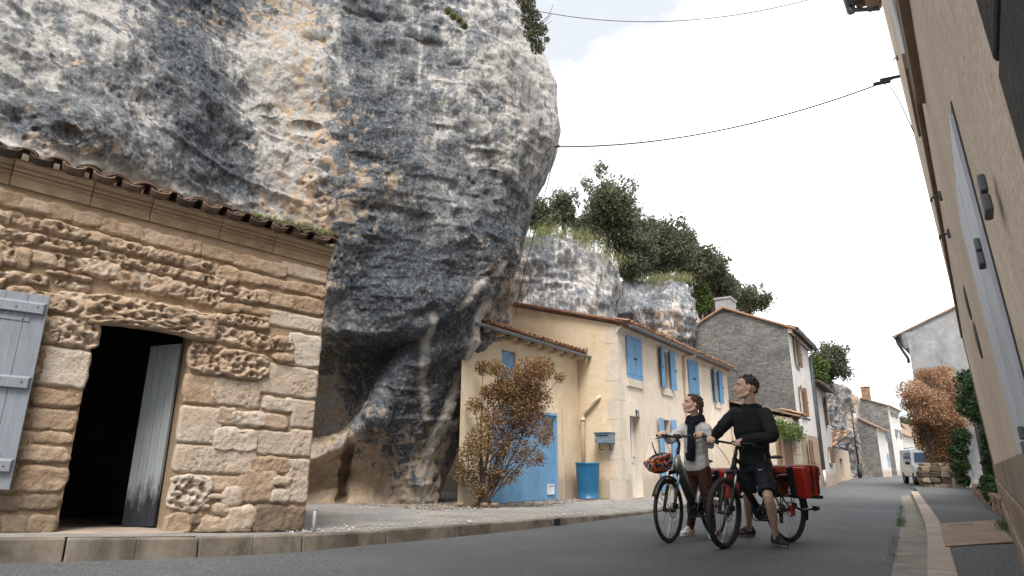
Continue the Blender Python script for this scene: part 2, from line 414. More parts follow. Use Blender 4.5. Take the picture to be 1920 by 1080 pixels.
# loose gravel on the pavement
pm = []; 
mb = MB()
for _ in range(900):
    i = random.randrange(6, 26); o = random.uniform(.2, 4.0) if random.random() < .6 else random.uniform(.18, .6); p = kL[i].lerp(kL[i+1], random.random())+side(kL, i)*o
    z = kL[i].z+hL[i]; r = random.uniform(.006, .018)*(2.2 if random.random() < .03 else 1)
    mb.ball((p.x, p.y, z), (r, r*random.uniform(.6, 1), r*.6), 5, 4)
tag(mb.build('loose_gravel', simple('pale_gravel', (.42, .39, .35), .9, 0, .4, 60)), kind='stuff')

# right kerb, gutter and pavement
k2 = [gp(1784, 1150, .0), gp(1742, 1075), gp(1741, 1010), gp(1739, 985), gp(1725, 950), gp(1712, 930)]
k2 = [gp(1745, 1180), gp(1743, 1080), gp(1742, 1030), gp(1738, 1000), gp(1725, 965), gp(1716, 945), gp(1709, 929)]
kR, hR = resample(k2, [.13]*7, .5)
root_r = tag(empty('right_kerb'), kind='structure'); root_r.name = 'kerb_by_right_house'
for i in range(len(kR)-1):
    mb = MB(); a, b = kR[i], kR[i+1]; t = (b-a).normalized()*.006; ia, ib = -side(kR, i)*.19, -side(kR, i+1)*.19; z = Vector((0, 0, .13+random.uniform(-.004, .004))); dn = Vector((0, 0, -.1))
    mb.hexa([a+t+dn, a+t+ia+dn, b-t+ib+dn, b-t+dn, a+t+z, a+t+ia+z, b-t+ib+z, b-t+z]); mb.build('kerb_stone', M_kerb2, root_r, bev=.012)
gt = MB(); W = [.48, .48, .47, .45, .43, .40]
gl = [gp(1672, 1080), gp(1682, 1030), gp(1690, 980), gp(1691, 945), gp(1690, 930), gp(1730, 905)]
root_g = tag(empty('gutter'), kind='structure')
glp, _ = resample([gp(1655, 1180)]+gl[:5], [0]*6, .6)
n = len(kR); 
for i in range(n-1):
    a, b = kR[i], kR[i+1]
    def gl_at(p):
        tq = (p-kR[0]).length/(kR[-1]-kR[0]).length*(len(glp)-1); j = min(int(tq), len(glp)-2); return glp[j].lerp(glp[j+1], tq-j)
    c, d = gl_at(a), gl_at(b); e = (b-a).normalized()*.005; zz = Vector((0, 0, .012)); z2 = Vector((0, 0, .004))
    MB().hexa([c+e-zz*3, a+e-zz*3, b-e-zz*3, d-e-zz*3, c+e+zz, a+e+z2, b-e+z2, d-e+zz]).build('gutter_slab', M_gutter, root_g)
rr = []; offs2 = [.19, .5, 1.0, 1.6, 2.4, 3.4]
ext = kR + [kR[-1]+(kR[-1]-kR[-2])*k for k in (3, 8, 16)]
for i, p0 in enumerate(ext):
    s_ = -side(kR, min(i, n-1))
    for o in offs2:
        p = p0+s_*o; rr.append((p.x, p.y, .122+.006*math.sin(i+o*3)))
tag(link('pavement_by_right_house', npmesh('pavement', rr, gridfaces(len(offs2), len(ext)), M_darkpave, True)), kind='structure')
# brown drain slab with a slotted grate across the right pavement
a, b, c, d = gp(1761, 981, .14), gp(1868, 975, .14), gp(1902, 1015, .14), gp(1772, 1024, .14)
slab = tag(empty('drain_slab', (0, 0, 0)), 'brown concrete slab with slotted grate crossing the right pavement', 'slab')
dn = Vector((0, 0, -.03)); mid1, mid2 = a.lerp(d, .33), b.lerp(c, .33)
MB().hexa([d+dn, c+dn, mid2+dn, mid1+dn, d, c, mid2, mid1]).build('slab', M_slab, slab, bev=.004)
MB().hexa([mid1+dn, mid2+dn, b+dn, a+dn, mid1+Vector((0, 0, -.002)), mid2+Vector((0, 0, -.002)), b+Vector((0, 0, -.002)), a+Vector((0, 0, -.002))]).build('slab', M_slab, slab)
mb = MB(); m_iron = simple('dark_iron', (.05, .05, .055), .6, .4)
for k in range(12):
    f0 = .13+k*.036; p1 = a.lerp(b, f0).lerp(d.lerp(c, f0), .07); p2 = a.lerp(b, f0).lerp(d.lerp(c, f0), .21); w = (b-a).normalized()*.013; z = Vector((0, 0, .006))
    mb.hexa([p2, p2+w, p1+w, p1, p2+z, p2+w+z, p1+w+z, p1+z])
mb.build('grate', m_iron, slab)

# ------------------------------------------------------------------ the great overhanging cliff
SILY = [-400, -200, 0, 60, 110, 160, 200, 240, 290, 330, 370, 420, 450, 490, 520, 545, 575, 610, 640, 665, 690, 720, 760, 820, 880, 945, 990]
SILX = [900, 935, 975, 1003, 1024, 1040, 1043, 1046, 1035, 1022, 1008, 993, 985, 972, 958, 968, 955, 958, 950, 930, 905, 899, 890, 870, 846, 820, 812]
def cliff_main():
    D = [(-350, -350, 5.2), (0, -350, 6.6), (400, -350, 8.6), (800, -350, 10.6), (1000, -350, 12), (-350, 0, 4.8), (0, 0, 6.3), (300, 0, 8.8), (600, 0, 11.2), (850, 0, 11.8), (975, 0, 12.4),
         (-350, 250, 4.6), (0, 250, 6.0), (200, 250, 7.0), (400, 300, 9.0), (600, 300, 10.9), (700, 250, 11.4), (850, 250, 11.7), (1000, 250, 12.2), (0, 300, 6.0), (300, 400, 8.3), (600, 480, 11.1),
         (700, 450, 11.6), (850, 450, 11.8), (950, 420, 12.2), (620, 610, 11.8), (720, 610, 11.9), (850, 540, 12.0), (940, 480, 12.3), (620, 720, 12.1), (620, 945, 12.1), (800, 945, 12.5), (720, 780, 12.2), (880, 700, 12.3), (940, 600, 12.4), (0, 600, 8.5), (300, 700, 9.5), (0, 960, 9.5), (300, 960, 10.0), (-350, 960, 8)]
    T = TPS([d[:2] for d in D], [d[2] for d in D], .02)
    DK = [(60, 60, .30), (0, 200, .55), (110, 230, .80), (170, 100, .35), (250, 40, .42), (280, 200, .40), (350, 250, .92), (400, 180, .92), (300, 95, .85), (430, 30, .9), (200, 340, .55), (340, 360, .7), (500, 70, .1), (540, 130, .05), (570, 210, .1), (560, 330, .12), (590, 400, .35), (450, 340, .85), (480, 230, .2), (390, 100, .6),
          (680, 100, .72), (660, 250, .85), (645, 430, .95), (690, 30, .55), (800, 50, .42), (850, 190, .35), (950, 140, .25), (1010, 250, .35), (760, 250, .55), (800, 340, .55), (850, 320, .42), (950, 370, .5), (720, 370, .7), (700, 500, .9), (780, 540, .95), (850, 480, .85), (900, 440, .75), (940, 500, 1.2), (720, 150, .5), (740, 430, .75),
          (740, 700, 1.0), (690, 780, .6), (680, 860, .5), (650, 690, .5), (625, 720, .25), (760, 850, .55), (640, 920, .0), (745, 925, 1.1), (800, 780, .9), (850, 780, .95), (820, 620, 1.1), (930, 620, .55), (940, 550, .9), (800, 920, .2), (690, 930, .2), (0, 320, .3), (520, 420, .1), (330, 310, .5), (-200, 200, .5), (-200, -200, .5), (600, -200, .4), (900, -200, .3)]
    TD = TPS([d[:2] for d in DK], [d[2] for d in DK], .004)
    WM = [(540, 40, .75), (610, 60, .7), (595, 420, 1.0), (605, 330, .75), (615, 190, .75), (640, 920, 1.15), (760, 900, .8), (700, 840, .75), (800, 930, .85), (610, 800, .7), (60, 230, .5), (150, 270, .65), (70, 330, .65), (390, 100, .5), (480, 380, .45), (300, 330, .3), (230, 30, .4), (450, 180, .35), (820, 170, .38), (760, 250, .45), (800, 450, .32), (900, 300, .42), (1000, 200, .3),
          (700, 500, .1), (660, 100, .1), (940, 420, .2), (740, 700, .2), (850, 700, .35), (940, 620, .5), (960, 530, .9), (0, 0, .25), (0, 100, .2), (350, 250, .15), (-200, 200, .3), (600, -200, .4), (1000, -200, .3), (-200, 800, .3), (200, 800, .6), (690, 660, .35)]
    TW = TPS([d[:2] for d in WM], [d[2] for d in WM], .004)
    ts = np.concatenate([np.linspace(-420, -10, 28), np.linspace(-6, 985, 390)]); nv = len(ts)
    ss = np.concatenate([np.linspace(-.30, -.004, 24), 1-(1-np.linspace(0, 1, 430))**1.12]); nu = len(ss)
    PY = np.repeat(ts, nu).reshape(nv, nu); SX = np.interp(ts, SILY, SILX)
    PX = ss[None, :]*SX[:, None]; px, py = PX.ravel(), PY.ravel(); sx = np.repeat(SX, nu)
    d = T(px, py)
    q = np.clip(1-(sx-px)/150, 0, 1); d += 1.8*(1-np.sqrt(np.maximum(0, 1-q*q)))
    lip = np.interp(px, [-100, 560, 612, 660, 715, 745, 790, 860, 920, 950, 985, 1050], [612, 614, 618, 626, 634, 612, 586, 556, 520, 497, 448, 430]) + 5*np.sin(px*.05)+3*np.sin(px*.13)
    a = np.interp(px, [560, 700, 850, 930, 960, 1000], [.95, .65, .38, .3, .25, .0]); wd = np.interp(px, [560, 720, 800, 900, 1000], [34, 46, 75, 90, 60])
    d += a*sstep(0, 1, (py-lip)/wd)
    # diagonal buttress and the cavities left of it
    bx = np.interp(py, [560, 600, 690, 770, 800, 850, 990], [900, 842, 765, 712, 690, 640, 600]); bl = sstep(620, 660, py)
    d -= bl*.22*np.exp(-((px-bx)/46)**2)*sstep(880, 780, py)
    d += bl*.9*sstep(20, 60, bx-px)*sstep(860, 800, py)*.8
    l2 = np.interp(px, [560, 590, 640, 690, 730], [872, 862, 838, 800, 770]); m2 = sstep(745, 700, px)
    d -= m2*.30*np.exp(-(np.minimum(0, py-l2)/45)**2)*(py < l2+6)*sstep(0, -8, py-l2-6); 
    d += m2*.30*sstep(0, 14, py-l2)*sstep(960, 880, py)
    d += .35*np.exp(-((px-648-(870-py)*.1)/7)**2)*sstep(800, 850, py)*sstep(945, 925, py)
    d += .5*np.exp(-((px-(735+(900-py)*.05))/32)**2)*sstep(815, 850, py)*sstep(990, 930, py)*.6
    HOL = [(580, 238, 28, 8, .40), (592, 88, 24, 16, .30), (610, 205, 22, 20, .28), (125, 248, 22, 14, .35), (505, 203, 14, 4, .25), (700, 40, 45, 12, .35), (800, 85, 38, 12, .30), (860, 130, 26, 10, .22), (905, 195, 8, 12, .3), (690, 300, 40, 10, .25), (790, 415, 34, 14, .30), (800, 440, 16, 16, .25), (735, 395, 50, 8, .2), (600, 375, 10, 30, .22), (820, 240, 46, 7, .18), (480, 95, 16, 12, .2), (270, 95, 10, 5, .2), (930, 330, 30, 8, .2)]
    hol = np.zeros(len(px))
    for hx, hy, rx_, ry_, am_ in HOL:
        g_ = np.exp(-(((px-hx-(py-hy)*.2)/rx_)**2+((py-hy-(px-hx)*.15)/ry_)**2)**1.5); d += am_*.30*g_; hol = np.maximum(hol, g_)
    X = fw.x*FPX; r = np.stack([np.full(len(px), fw[i]*FPX) + rt[i]*(px-960) - up[i]*(py-540) for i in range(3)], 1)
    P = np.array(CAM)[None] + r*(d/r[:, 1])[:, None]
    G = P.reshape(nv, nu, 3)
    N = normals_grid(P, nu, nv); c = np.array(CAM)[None]-P; N *= np.sign((N*c).sum(1))[:, None]
    A = P*np.array([1, 1, 1.0])
    disp = .30*fbm(A, .55, 3, 1) + .10*fbm(A, 1.5, 5, 5) + .045*fbm(A, 2.6, 4, 7, ridged=True) + .030*fbm(A, 7.5, 4, 9) + .012*fbm(A, 19, 3, 14)
    wl = worley(A, 1.9, 3); disp -= .16*np.clip(.34-wl, 0, 1)*2*(vnoise(A, .7, 8) > -.1)
    wl = worley(A, 5.5, 6); disp -= .09*np.clip(.26-wl, 0, 1)*3*(vnoise(A, .9, 9) > .05)
    ledg = fbm(A*np.array([.35, .35, 2.2]), 1.0, 3, 21, ridged=True); disp += .09*np.clip(ledg-.35, 0, 1)
    damp = 1-sstep(.9, 1, q)*.55
    P = P + N*(disp*damp)[:, None]
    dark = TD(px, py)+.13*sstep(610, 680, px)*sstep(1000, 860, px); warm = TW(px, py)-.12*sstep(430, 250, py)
    def seg(pts, w):
        best = np.full(len(px), 1e9)
        for (x0, y0), (x1, y1) in zip(pts, pts[1:]):
            t = np.clip(((px-x0)*(x1-x0)+(py-y0)*(y1-y0))/((x1-x0)**2+(y1-y0)**2), 0, 1); best = np.minimum(best, np.hypot(px-x0-t*(x1-x0), py-y0-t*(y1-y0)))
        return np.exp(-(best/w)**4)
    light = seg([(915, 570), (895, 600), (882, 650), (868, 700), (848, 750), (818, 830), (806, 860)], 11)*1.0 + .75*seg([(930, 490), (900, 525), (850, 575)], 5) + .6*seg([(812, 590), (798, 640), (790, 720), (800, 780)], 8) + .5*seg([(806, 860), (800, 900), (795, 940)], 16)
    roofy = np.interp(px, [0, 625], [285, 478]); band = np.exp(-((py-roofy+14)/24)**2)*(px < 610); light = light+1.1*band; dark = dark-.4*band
    # back of the nose: keep turning away from the viewer
    ends = P.reshape(nv, nu, 3)[:, -1]; G = P.reshape(nv, nu, 3); cols = [G]
    for dy, dx in ((.5, -.10), (1.1, -.35), (2.0, -.9), (3.2, -1.8), (5, -3.2)):
        cols.append((ends+np.array([dx, dy, 0])+ .12*np.stack([vnoise(ends, .9, 30+dy)]*3, 1))[:, None])
    G = np.concatenate(cols, 1); k = 5
    def extn(a): a = a.reshape(nv, nu); return np.concatenate([a, np.repeat(a[:, -1:], k, 1)], 1).ravel()
    V = G.reshape(-1, 3)
    # keep clear of the stone house room
    u = (V[:, 0]+2.2)*.766+(V[:, 1]-7.2)*.643; v = -(V[:, 0]+2.2)*.643+(V[:, 1]-7.2)*.766
    need = np.where(V[:, 2] < 3.15-.045*u, 2.3, np.where(V[:, 2] < 3.6-.045*u, .75, 0)); push = np.where((u < .12) & (v < need), need-v, 0)
    V[:, 0] -= .643*push; V[:, 1] += .766*push
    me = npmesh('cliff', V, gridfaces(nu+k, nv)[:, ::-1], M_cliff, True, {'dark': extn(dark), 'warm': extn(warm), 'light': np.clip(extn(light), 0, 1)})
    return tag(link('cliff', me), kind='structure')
cliff_main()

# ------------------------------------------------------------------ stone building under the cliff
FS = Frame((-2.2, 7.2, 0), 50); TILT = .045
def szone(px, py, v=0.0):
    u, z = FS.uz(px, py, v); return u, z+TILT*u
sb = empty('stone_building', FS.o, FS.rz, 'rubble stone building with open dark doorway built against the cliff', 'building')
du0 = szone(105, 998)[0]; du1 = szone(308, 1000)[0]; dzt = szone(350, 640)[1]; dz0 = .15
CORN = 3.10
def stone(w, h, dep, style, seed, cell=.016):
    nx = max(5, min(56, int(w/cell))); nz_ = max(5, min(44, int(h/cell)))
    a, b = np.meshgrid(np.linspace(-1, 1, nx), np.linspace(-1, 1, nz_)); a = a.ravel(); b = b.ravel()
    rc = {'dressed': .05, 'rough': .17, 'eroded': .17, 'round': .30}[style]
    X = a*w/2*(1-rc*np.abs(b)**5); Z = b*h/2*(1-rc*np.abs(a)**5)
    P = np.stack([X, np.zeros_like(X), Z], 1)+np.array([seed*1.37, seed*.77, seed*2.1])
    e = np.maximum(np.abs(a), np.abs(b)); p = {'dressed': 36, 'rough': 24, 'eroded': 18, 'round': 7}[style]
    bul = dep*(1-e**p)
    nz1 = fbm(P, 7, 3, 2); nz2 = fbm(P, 28, 3, 5)
    edge = (1-e**8)
    am = {'dressed': (.010, .006), 'rough': (.016, .014), 'eroded': (.020, .016), 'round': (.018, .012)}[style]
    dsp = am[0]*nz1+am[1]*nz2
    if style == 'eroded':
        wl = worley(P*np.array([1, 1, 1.35]), 15, 2); dsp -= .085*np.clip(.60-wl, 0, 1)*1.9*(vnoise(P, 5, 3) > -.45)
        wl = worley(P, 30, 3); dsp -= .028*np.clip(.58-wl, 0, 1)*1.8
    elif style == 'dressed':
        wl = worley(P, 34, 2); dsp -= .030*np.clip(.42-wl, 0, 1)*2*(vnoise(P, 6, 3) > .1)
    jx = .011*vnoise(P, 14, 8)*(np.abs(a) > .8); jz = .011*vnoise(P, 14, 11)*(np.abs(b) > .8)
    if style in ('eroded', 'round', 'rough'):
        jx = jx*2.2; jz = jz*2.0
    V = np.stack([X+jx, -(bul+dsp*edge), Z+jz], 1); F = gridfaces(nx, nz_)
    ring = [i for i in range(nx)] + [nx*(k+1)-1 for k in range(1, nz_)] + [nx*(nz_-1)+i for i in range(nx-2, -1, -1)] + [nx*k for k in range(nz_-2, 0, -1)]
    back = V[ring].copy(); back[:, 1] = .05; n0 = len(V); m = len(ring)
    V = np.vstack([V, back]); F2 = np.array([[ring[i], n0+i, n0+(i+1) % m, ring[(i+1) % m]] for i in range(m)])
    return V, np.vstack([F, F2])
Z1 = lambda L_: [(x0/3, 250+y0/3, x1/3, 250+y1/3, s_) for x0, y0, x1, y1, s_ in L_]
Z3 = lambda L_: [(300+x0/2, 540+y0/2, 300+x1/2, 540+y1/2, s_) for x0, y0, x1, y1, s_ in L_]
Z2 = lambda L_: [(x0/2, 540+y0/2, x1/2, 540+y1/2, s_) for x0, y0, x1, y1, s_ in L_]
SL = Z1([(-160,290,-5,400,'r'),(0,335,125,430,'r'),(130,380,262,455,'o'),(265,405,392,485,'r'),(400,445,545,535,'r'),(550,490,692,575,'r'),(695,525,792,600,'o'),(780,555,980,655,'r'),(965,600,1072,675,'r'),(1075,625,1115,690,'r'),(1115,635,1290,725,'r'),(1290,685,1465,770,'r'),(1450,725,1600,810,'r'),(1600,740,1850,835,'d'),
 (-150,400,35,505,'e'),(38,445,262,558,'e'),(264,490,478,602,'e'),(472,545,612,635,'e'),(614,588,820,690,'e'),(822,655,895,720,'e'),(897,665,1000,745,'e'),(1002,685,1100,770,'o'),(1097,705,1235,795,'e'),(1225,745,1335,845,'o'),(1315,785,1480,865,'o'),(1482,805,1665,898,'r'),(1655,845,1840,935,'r'),
 (-120,510,50,640,'e'),(52,540,165,640,'e'),(170,565,408,668,'e'),(412,612,555,695,'e'),(548,662,702,755,'e'),(705,695,880,778,'e'),(882,730,985,800,'e'),(985,755,1060,815,'e'),(1062,780,1178,858,'e'),(1178,800,1262,868,'e'),
 (-130,650,5,760,'e'),(8,625,80,752,'e'),(80,655,150,752,'o'),(150,640,292,742,'o'),(282,675,480,770,'e'),(485,700,665,832,'e'),(650,775,762,865,'e'),(768,780,826,872,'d'),(832,795,962,905,'e'),(965,820,1110,930,'e'),(1112,865,1255,968,'e'),(1260,858,1440,962,'e'),(1438,872,1510,962,'o'),(1512,900,1645,985,'r'),(1645,905,1835,1025,'r'),
 (-100,760,30,860,'e'),(32,765,260,852,'e'),(288,765,490,835,'e'),(320,822,480,880,'e'),(350,885,462,1005,'e'),(40,862,342,1010,'e'),(480,850,1215,1045,'L'),
 (1225,960,1330,1016,'o'),(1332,965,1410,1012,'o'),(1412,968,1510,1014,'o'),(1215,1010,1312,1078,'e'),(1315,1012,1495,1110,'e'),(1500,990,1830,1115,'d')])
SL += Z3([(210,140,312,222,'e'),(315,162,403,238,'e'),(405,172,490,240,'e'),(495,180,612,294,'d'),(425,240,492,280,'o'),(100,195,233,322,'e'),(237,228,398,350,'e'),(385,282,600,416,'d'),(85,322,204,440,'d'),(206,342,368,450,'d'),(62,438,214,584,'d'),
 (385,405,495,470,'r'),(497,420,587,526,'d'),(217,448,273,516,'r'),(275,455,390,526,'r'),(395,472,480,526,'r'),(217,520,350,606,'r'),(360,527,500,626,'d'),(502,532,580,622,'d'),(45,587,345,700,'d'),(347,632,480,700,'r'),(487,645,570,808,'d'),
 (30,702,184,838,'e2'),(187,705,305,768,'r'),(307,692,420,806,'r'),(430,700,480,745,'o'),(418,748,478,808,'o'),(187,770,243,796,'o'),(245,757,300,806,'o'),(196,802,258,850,'o'),(262,806,345,896,'o'),(350,810,555,915,'r'),(15,840,116,925,'r'),(120,840,150,890,'x'),(155,852,225,900,'o'),(228,852,293,900,'o'),(255,898,340,922,'x'),(120,898,250,922,'x')])
SL += Z2([(210,105,350,230,'e'),(150,212,330,362,'d'),(125,372,292,438,'r'),(110,442,280,528,'d'),(100,532,270,584,'r'),(85,588,255,655,'r'),(78,660,240,765,'r'),(85,772,225,832,'x'),(102,842,213,934,'x'),(0,848,98,918,'x'),(-90,772,80,842,'x'),(-120,852,-6,925,'x'),(-60,212,146,362,'r'),(-90,372,120,440,'r'),(-100,445,105,530,'r'),(-110,532,95,655,'r'),(-120,660,74,765,'r'),(165,110,206,205,'e')])
MS = {'r': ('rough', M_ochre), 'o': ('round', M_ochre), 'e': ('eroded', M_honey), 'd': ('dressed', M_pale), 'L': ('eroded', M_honey), 'x': ('round', M_dirty), 'e2': ('eroded', M_pale)}
CELLS = []
for i, (x0, y0, x1, y1, s_) in enumerate(SL):
    ua, za = szone(x0, y0); ub, zb = szone(x1, y1)
    if s_ == 'L':
        continue
    if za-zb < .05: zb = za-.05
    CELLS.append((ua, ub, zb, za, s_))
# courses beyond the left edge of the view
uL = szone(-40, 600)[0]
zz = .15
while zz < CORN-.1:
    h = random.uniform(.14, .24); uu = -5.2
    while uu < uL-.45:
        w = random.uniform(.25, .45); CELLS.append((uu, min(uu+w, uL-.2), zz, zz+h-.02, 'r')); uu += w+.01
    zz += h
# let neighbouring stones grow until only a thin joint is left between them
CELLS = [[min(a, -.0), min(b, -.0), c, min(d, CORN-.004), e] for a, b, c, d, e in CELLS]
LT = (szone(158, 545)[0], szone(405, 640)[0], dzt-.06, dzt+.345, 'fix')
DO = (du0+.01, du1-.01, -1, dzt+.02, 'fix')
def grow(cells, fixed, step, mx, gap, bounds):
    org = [list(c[:4]) for c in cells]
    for it in range(int(mx/step)):
        for i, c in enumerate(cells):
            for k, d in ((2, -step), (3, step), (0, -step), (1, step)):
                if abs(c[k]+d-org[i][k]) > mx*(1.0 if k > 1 else .8): continue
                n_ = list(c[:4]); n_[k] += d
                if n_[0] < bounds[0] or n_[1] > bounds[1] or n_[2] < bounds[2] or n_[3] > bounds[3]: continue
                ok = True
                for j, e in enumerate(cells+fixed):
                    if j == i: continue
                    if n_[0] < e[1]+gap and n_[1] > e[0]-gap and n_[2] < e[3]+gap and n_[3] > e[2]-gap:
                        if c[0] < e[1]+gap and c[1] > e[0]-gap and c[2] < e[3]+gap and c[3] > e[2]-gap: continue
                        ok = False; break
                if ok: c[k] += d
vis = [c for c in CELLS if c[1] > -3.9]; rest = [c for c in CELLS if c[1] <= -3.9]
grow(vis, [LT, DO], .005, .05, .005, (-5.3, 0, .13, CORN-.003))
CELLS = vis+rest
fit = lambda c, lo, hi: max(lo, min(hi, c))
for i, (ua, ub, zb, za, s_) in enumerate(CELLS):
    ub = min(ub, .0); za = min(za, CORN-.005); zb = max(zb, .13)
    # stay clear of the doorway
    if za < dzt+.02 and ub > du0+.02 and ua < du1-.02:
        if (ua+ub)/2 < (du0+du1)/2: ub = min(ub, du0+.02)
        else: ua = max(ua, du1-.02)
    w, h = ub-ua, za-zb
    if w < .04 or h < .03: continue
    st, mt = MS[s_]; dep = {'dressed': .018, 'rough': .024, 'eroded': .055, 'round': .036}[st]*random.uniform(.8, 1.25)
    if s_ == 'd' and random.random() < .2: mt = M_ochre
    if s_ in 'ro' and ua > du1-.1 and za < 2.2 and random.random() < .5: mt = M_pale
    if zb < .42 and s_ in 'ro': mt = M_dirty if random.random() < .45 else mt
    V, F = stone(w-.006, h-.006, dep, st, i+3)
    o = link('stone', npmesh('stone', V, F, mt, True), sb); o.location = ((ua+ub)/2, 0, (za+zb)/2)
# curved eroded lintel over the doorway
la, lb = szone(158, 545)[0], szone(405, 640)[0]; ztl = szone(160, 533)[1]
V, F = stone(lb-la, .36, .09, 'eroded', 77, .013)
xn = V[:, 0]/((lb-la)/2); arch = .085*(1-xn**2)
V[:, 2] = np.where(V[:, 2] < 0, V[:, 2]+arch*(-V[:, 2]/.18), V[:, 2])
zc = dzt+.155
o = link('lintel', npmesh('lintel', V, F, M_honey, True), sb); o.location = ((la+lb)/2, -.012, zc)
# mortar body of the wall with its doorway
def wall_cells(mb, u0, u1, z0, z1, ops, rev, v=0.0, mi=0, mrev=None):
    us = sorted({u0, u1, *[c for o in ops for c in (o[0], o[1]) if u0 < c < u1]}); zs = sorted({z0, z1, *[c for o in ops for c in (o[2], o[3]) if z0 < c < z1]})
    for a, b in zip(us, us[1:]):
        for c, d in zip(zs, zs[1:]):
            m, k = (a+b)/2, (c+d)/2
            if any(o[0] < m < o[1] and o[2] < k < o[3] for o in ops): continue
            mb.quad((a, v, c), (b, v, c), (b, v, d), (a, v, d), mi)
    mr = mi if mrev is None else mrev
    for a, b, c, d in [o[:4] for o in ops]:
        mb.quad((a, v, c), (a, v, d), (a, v+rev, d), (a, v+rev, c), mr); mb.quad((b, v, c), (b, v+rev, c), (b, v+rev, d), (b, v, d), mr)
        mb.quad((a, v, d), (b, v, d), (b, v+rev, d), (a, v+rev, d), mr); mb.quad((a, v, c), (a, v+rev, c), (b, v+rev, c), (b, v, c), mr)
mb = MB(); wall_cells(mb, -5.3, -.01, -.2, CORN+.1, [(du0, du1, dz0, dzt+.12)], .42-.004, .004)
mb.quad((-.01, 0, -.2), (-.01, 2.2, -.2), (-.01, 2.2, CORN+.3), (-.01, 0, CORN+.3))
mb.build('wall', M_mortar, sb)
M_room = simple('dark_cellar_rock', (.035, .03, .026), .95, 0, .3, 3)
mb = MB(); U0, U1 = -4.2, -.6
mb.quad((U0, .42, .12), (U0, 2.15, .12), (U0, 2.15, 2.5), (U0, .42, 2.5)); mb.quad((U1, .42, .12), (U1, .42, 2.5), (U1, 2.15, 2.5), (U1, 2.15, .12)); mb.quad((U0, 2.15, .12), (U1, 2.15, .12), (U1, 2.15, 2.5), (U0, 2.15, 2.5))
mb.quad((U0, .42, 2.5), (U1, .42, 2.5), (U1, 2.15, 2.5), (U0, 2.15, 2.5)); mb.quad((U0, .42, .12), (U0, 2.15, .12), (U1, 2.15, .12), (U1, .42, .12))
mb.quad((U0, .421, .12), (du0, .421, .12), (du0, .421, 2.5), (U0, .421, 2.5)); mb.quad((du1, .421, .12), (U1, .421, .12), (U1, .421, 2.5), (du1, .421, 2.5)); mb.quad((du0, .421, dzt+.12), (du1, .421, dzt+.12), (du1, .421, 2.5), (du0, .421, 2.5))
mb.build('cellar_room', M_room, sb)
MB().box(du0-.12, du1+.15, -.11, .45, -.1, dz0+.012).build('door_sill', M_kerb2, sb, bev=.01)
# cornice of moulded stones
M_corn = m_stone('cornice_stone', (.27, .185, .115), (.37, .265, .175), (.46, .34, .23), sc=3, pits=.12)
prof = [(.10, 0), (-.025, 0), (-.03, .005), (-.03, .125), (-.045, .13), (-.045, .143), (-.062, .148), (-.062, .166), (-.05, .170), (-.05, .178), (-.085, .186), (-.10, .205), (-.10, .215), (-.088, .219), (-.088, .228), (-.125, .236), (-.15, .262), (-.16, .29), (.10, .29)]
cu = [-5.3, szone(-330, 300)[0], szone(-150, 320)[0], szone(15, 355)[0], szone(165, 398)[0], szone(277, 425)[0], szone(408, 458)[0], szone(510, 480)[0], .015]
cu = sorted(cu)
for a, b in zip(cu, cu[1:]):
    if b-a < .1: continue
    dj = random.uniform(-.006, .006)
    MB().prism([(a+.004, v*(.62 if v < 0 else 1)+dj, CORN+z*.74) for v, z in prof], (b-a-.008, 0, 0)).build('cornice_stone', M_corn, sb)
# canal roof tiles
def m_tile(name, c1, c2, c3, mossy=.5):
    t = NT(name); c = t.ramp(t.rnd(), [(0, c1), (.5, c2), (1, c3)]); c = t.mix(t.ramp(t.noise(14, 6, .7), [(.35, 0), (.65, .55)]), c, tuple(x*.45 for x in c2))
    ms = t.ramp(t.noise(5, 7, .75), [(.48, 0), (.6, 1)]); c = t.mix(t.math('MULTIPLY', ms, mossy), c, (.045, .042, .04))
    t.bump(t.noise(60, 5), .4, .005); return t.done(c, .8, 0, .35)
M_tile_old = m_tile('old_roof_tile', (.06, .042, .034), (.13, .085, .06), (.22, .14, .095), .9)
M_tile = m_tile('roof_tile', (.30, .15, .085), (.42, .235, .14), (.50, .32, .21), .35)
def tile_mesh(name, L_, r1, r2, th, mat, n=10, arc=1.0):
    mb = MB(); vs = []
    for (y, r) in ((0, r1), (L_, r2)):
        for rr_ in (r, r-th):
            for j in range(n+1):
                a = math.pi*(.5-arc/2+arc*j/n); vs.append((rr_*math.cos(a)*1.25, y, rr_*math.sin(a)*.72))
    k = n+1; fs = []
    for j in range(n):
        fs += [(j, j+1, 2*k+j+1, 2*k+j), (k+j+1, k+j, 3*k+j, 3*k+j+1), (j+1, j, k+j, k+j+1), (2*k+j, 2*k+j+1, 3*k+j+1, 3*k+j)]
    fs += [(0, 2*k, 3*k, k), (n, k+n, 3*k+n, 2*k+n)]
    mb.add(vs, fs); return mb.mesh(name, mat, True)
tm = [tile_mesh('tile', .45, .078, .066, .016, M_tile_old) for _ in range(1)][0]
slope = R(17); nt = 21; pitch_t = .245
rr0 = CORN+.217
for k in range(nt):
    u = -.06-k*pitch_t
    for row in range(2):
        for kind in range(4):
            if kind == 3 and (row or random.random() < .3): continue
            o = link('tile', tm, sb); y = -.18+row*.36+random.uniform(-.02, .02); z = rr0+.02+row*.36*math.tan(slope)+(.022 if row else 0)
            if kind == 0: o.rotation_euler = (slope, math.pi, 0); o.location = (u-.12, y-.005, z+.066)
            else: o.rotation_euler = (slope+random.uniform(-.03, .03), random.uniform(-.12, .12), random.uniform(-.05, .05)); o.location = (u+random.uniform(-.01, .01), y+(.0, .0, .035, .075)[kind]+random.uniform(-.015, .015), z+.028+(.0, .0, .024, .048)[kind])
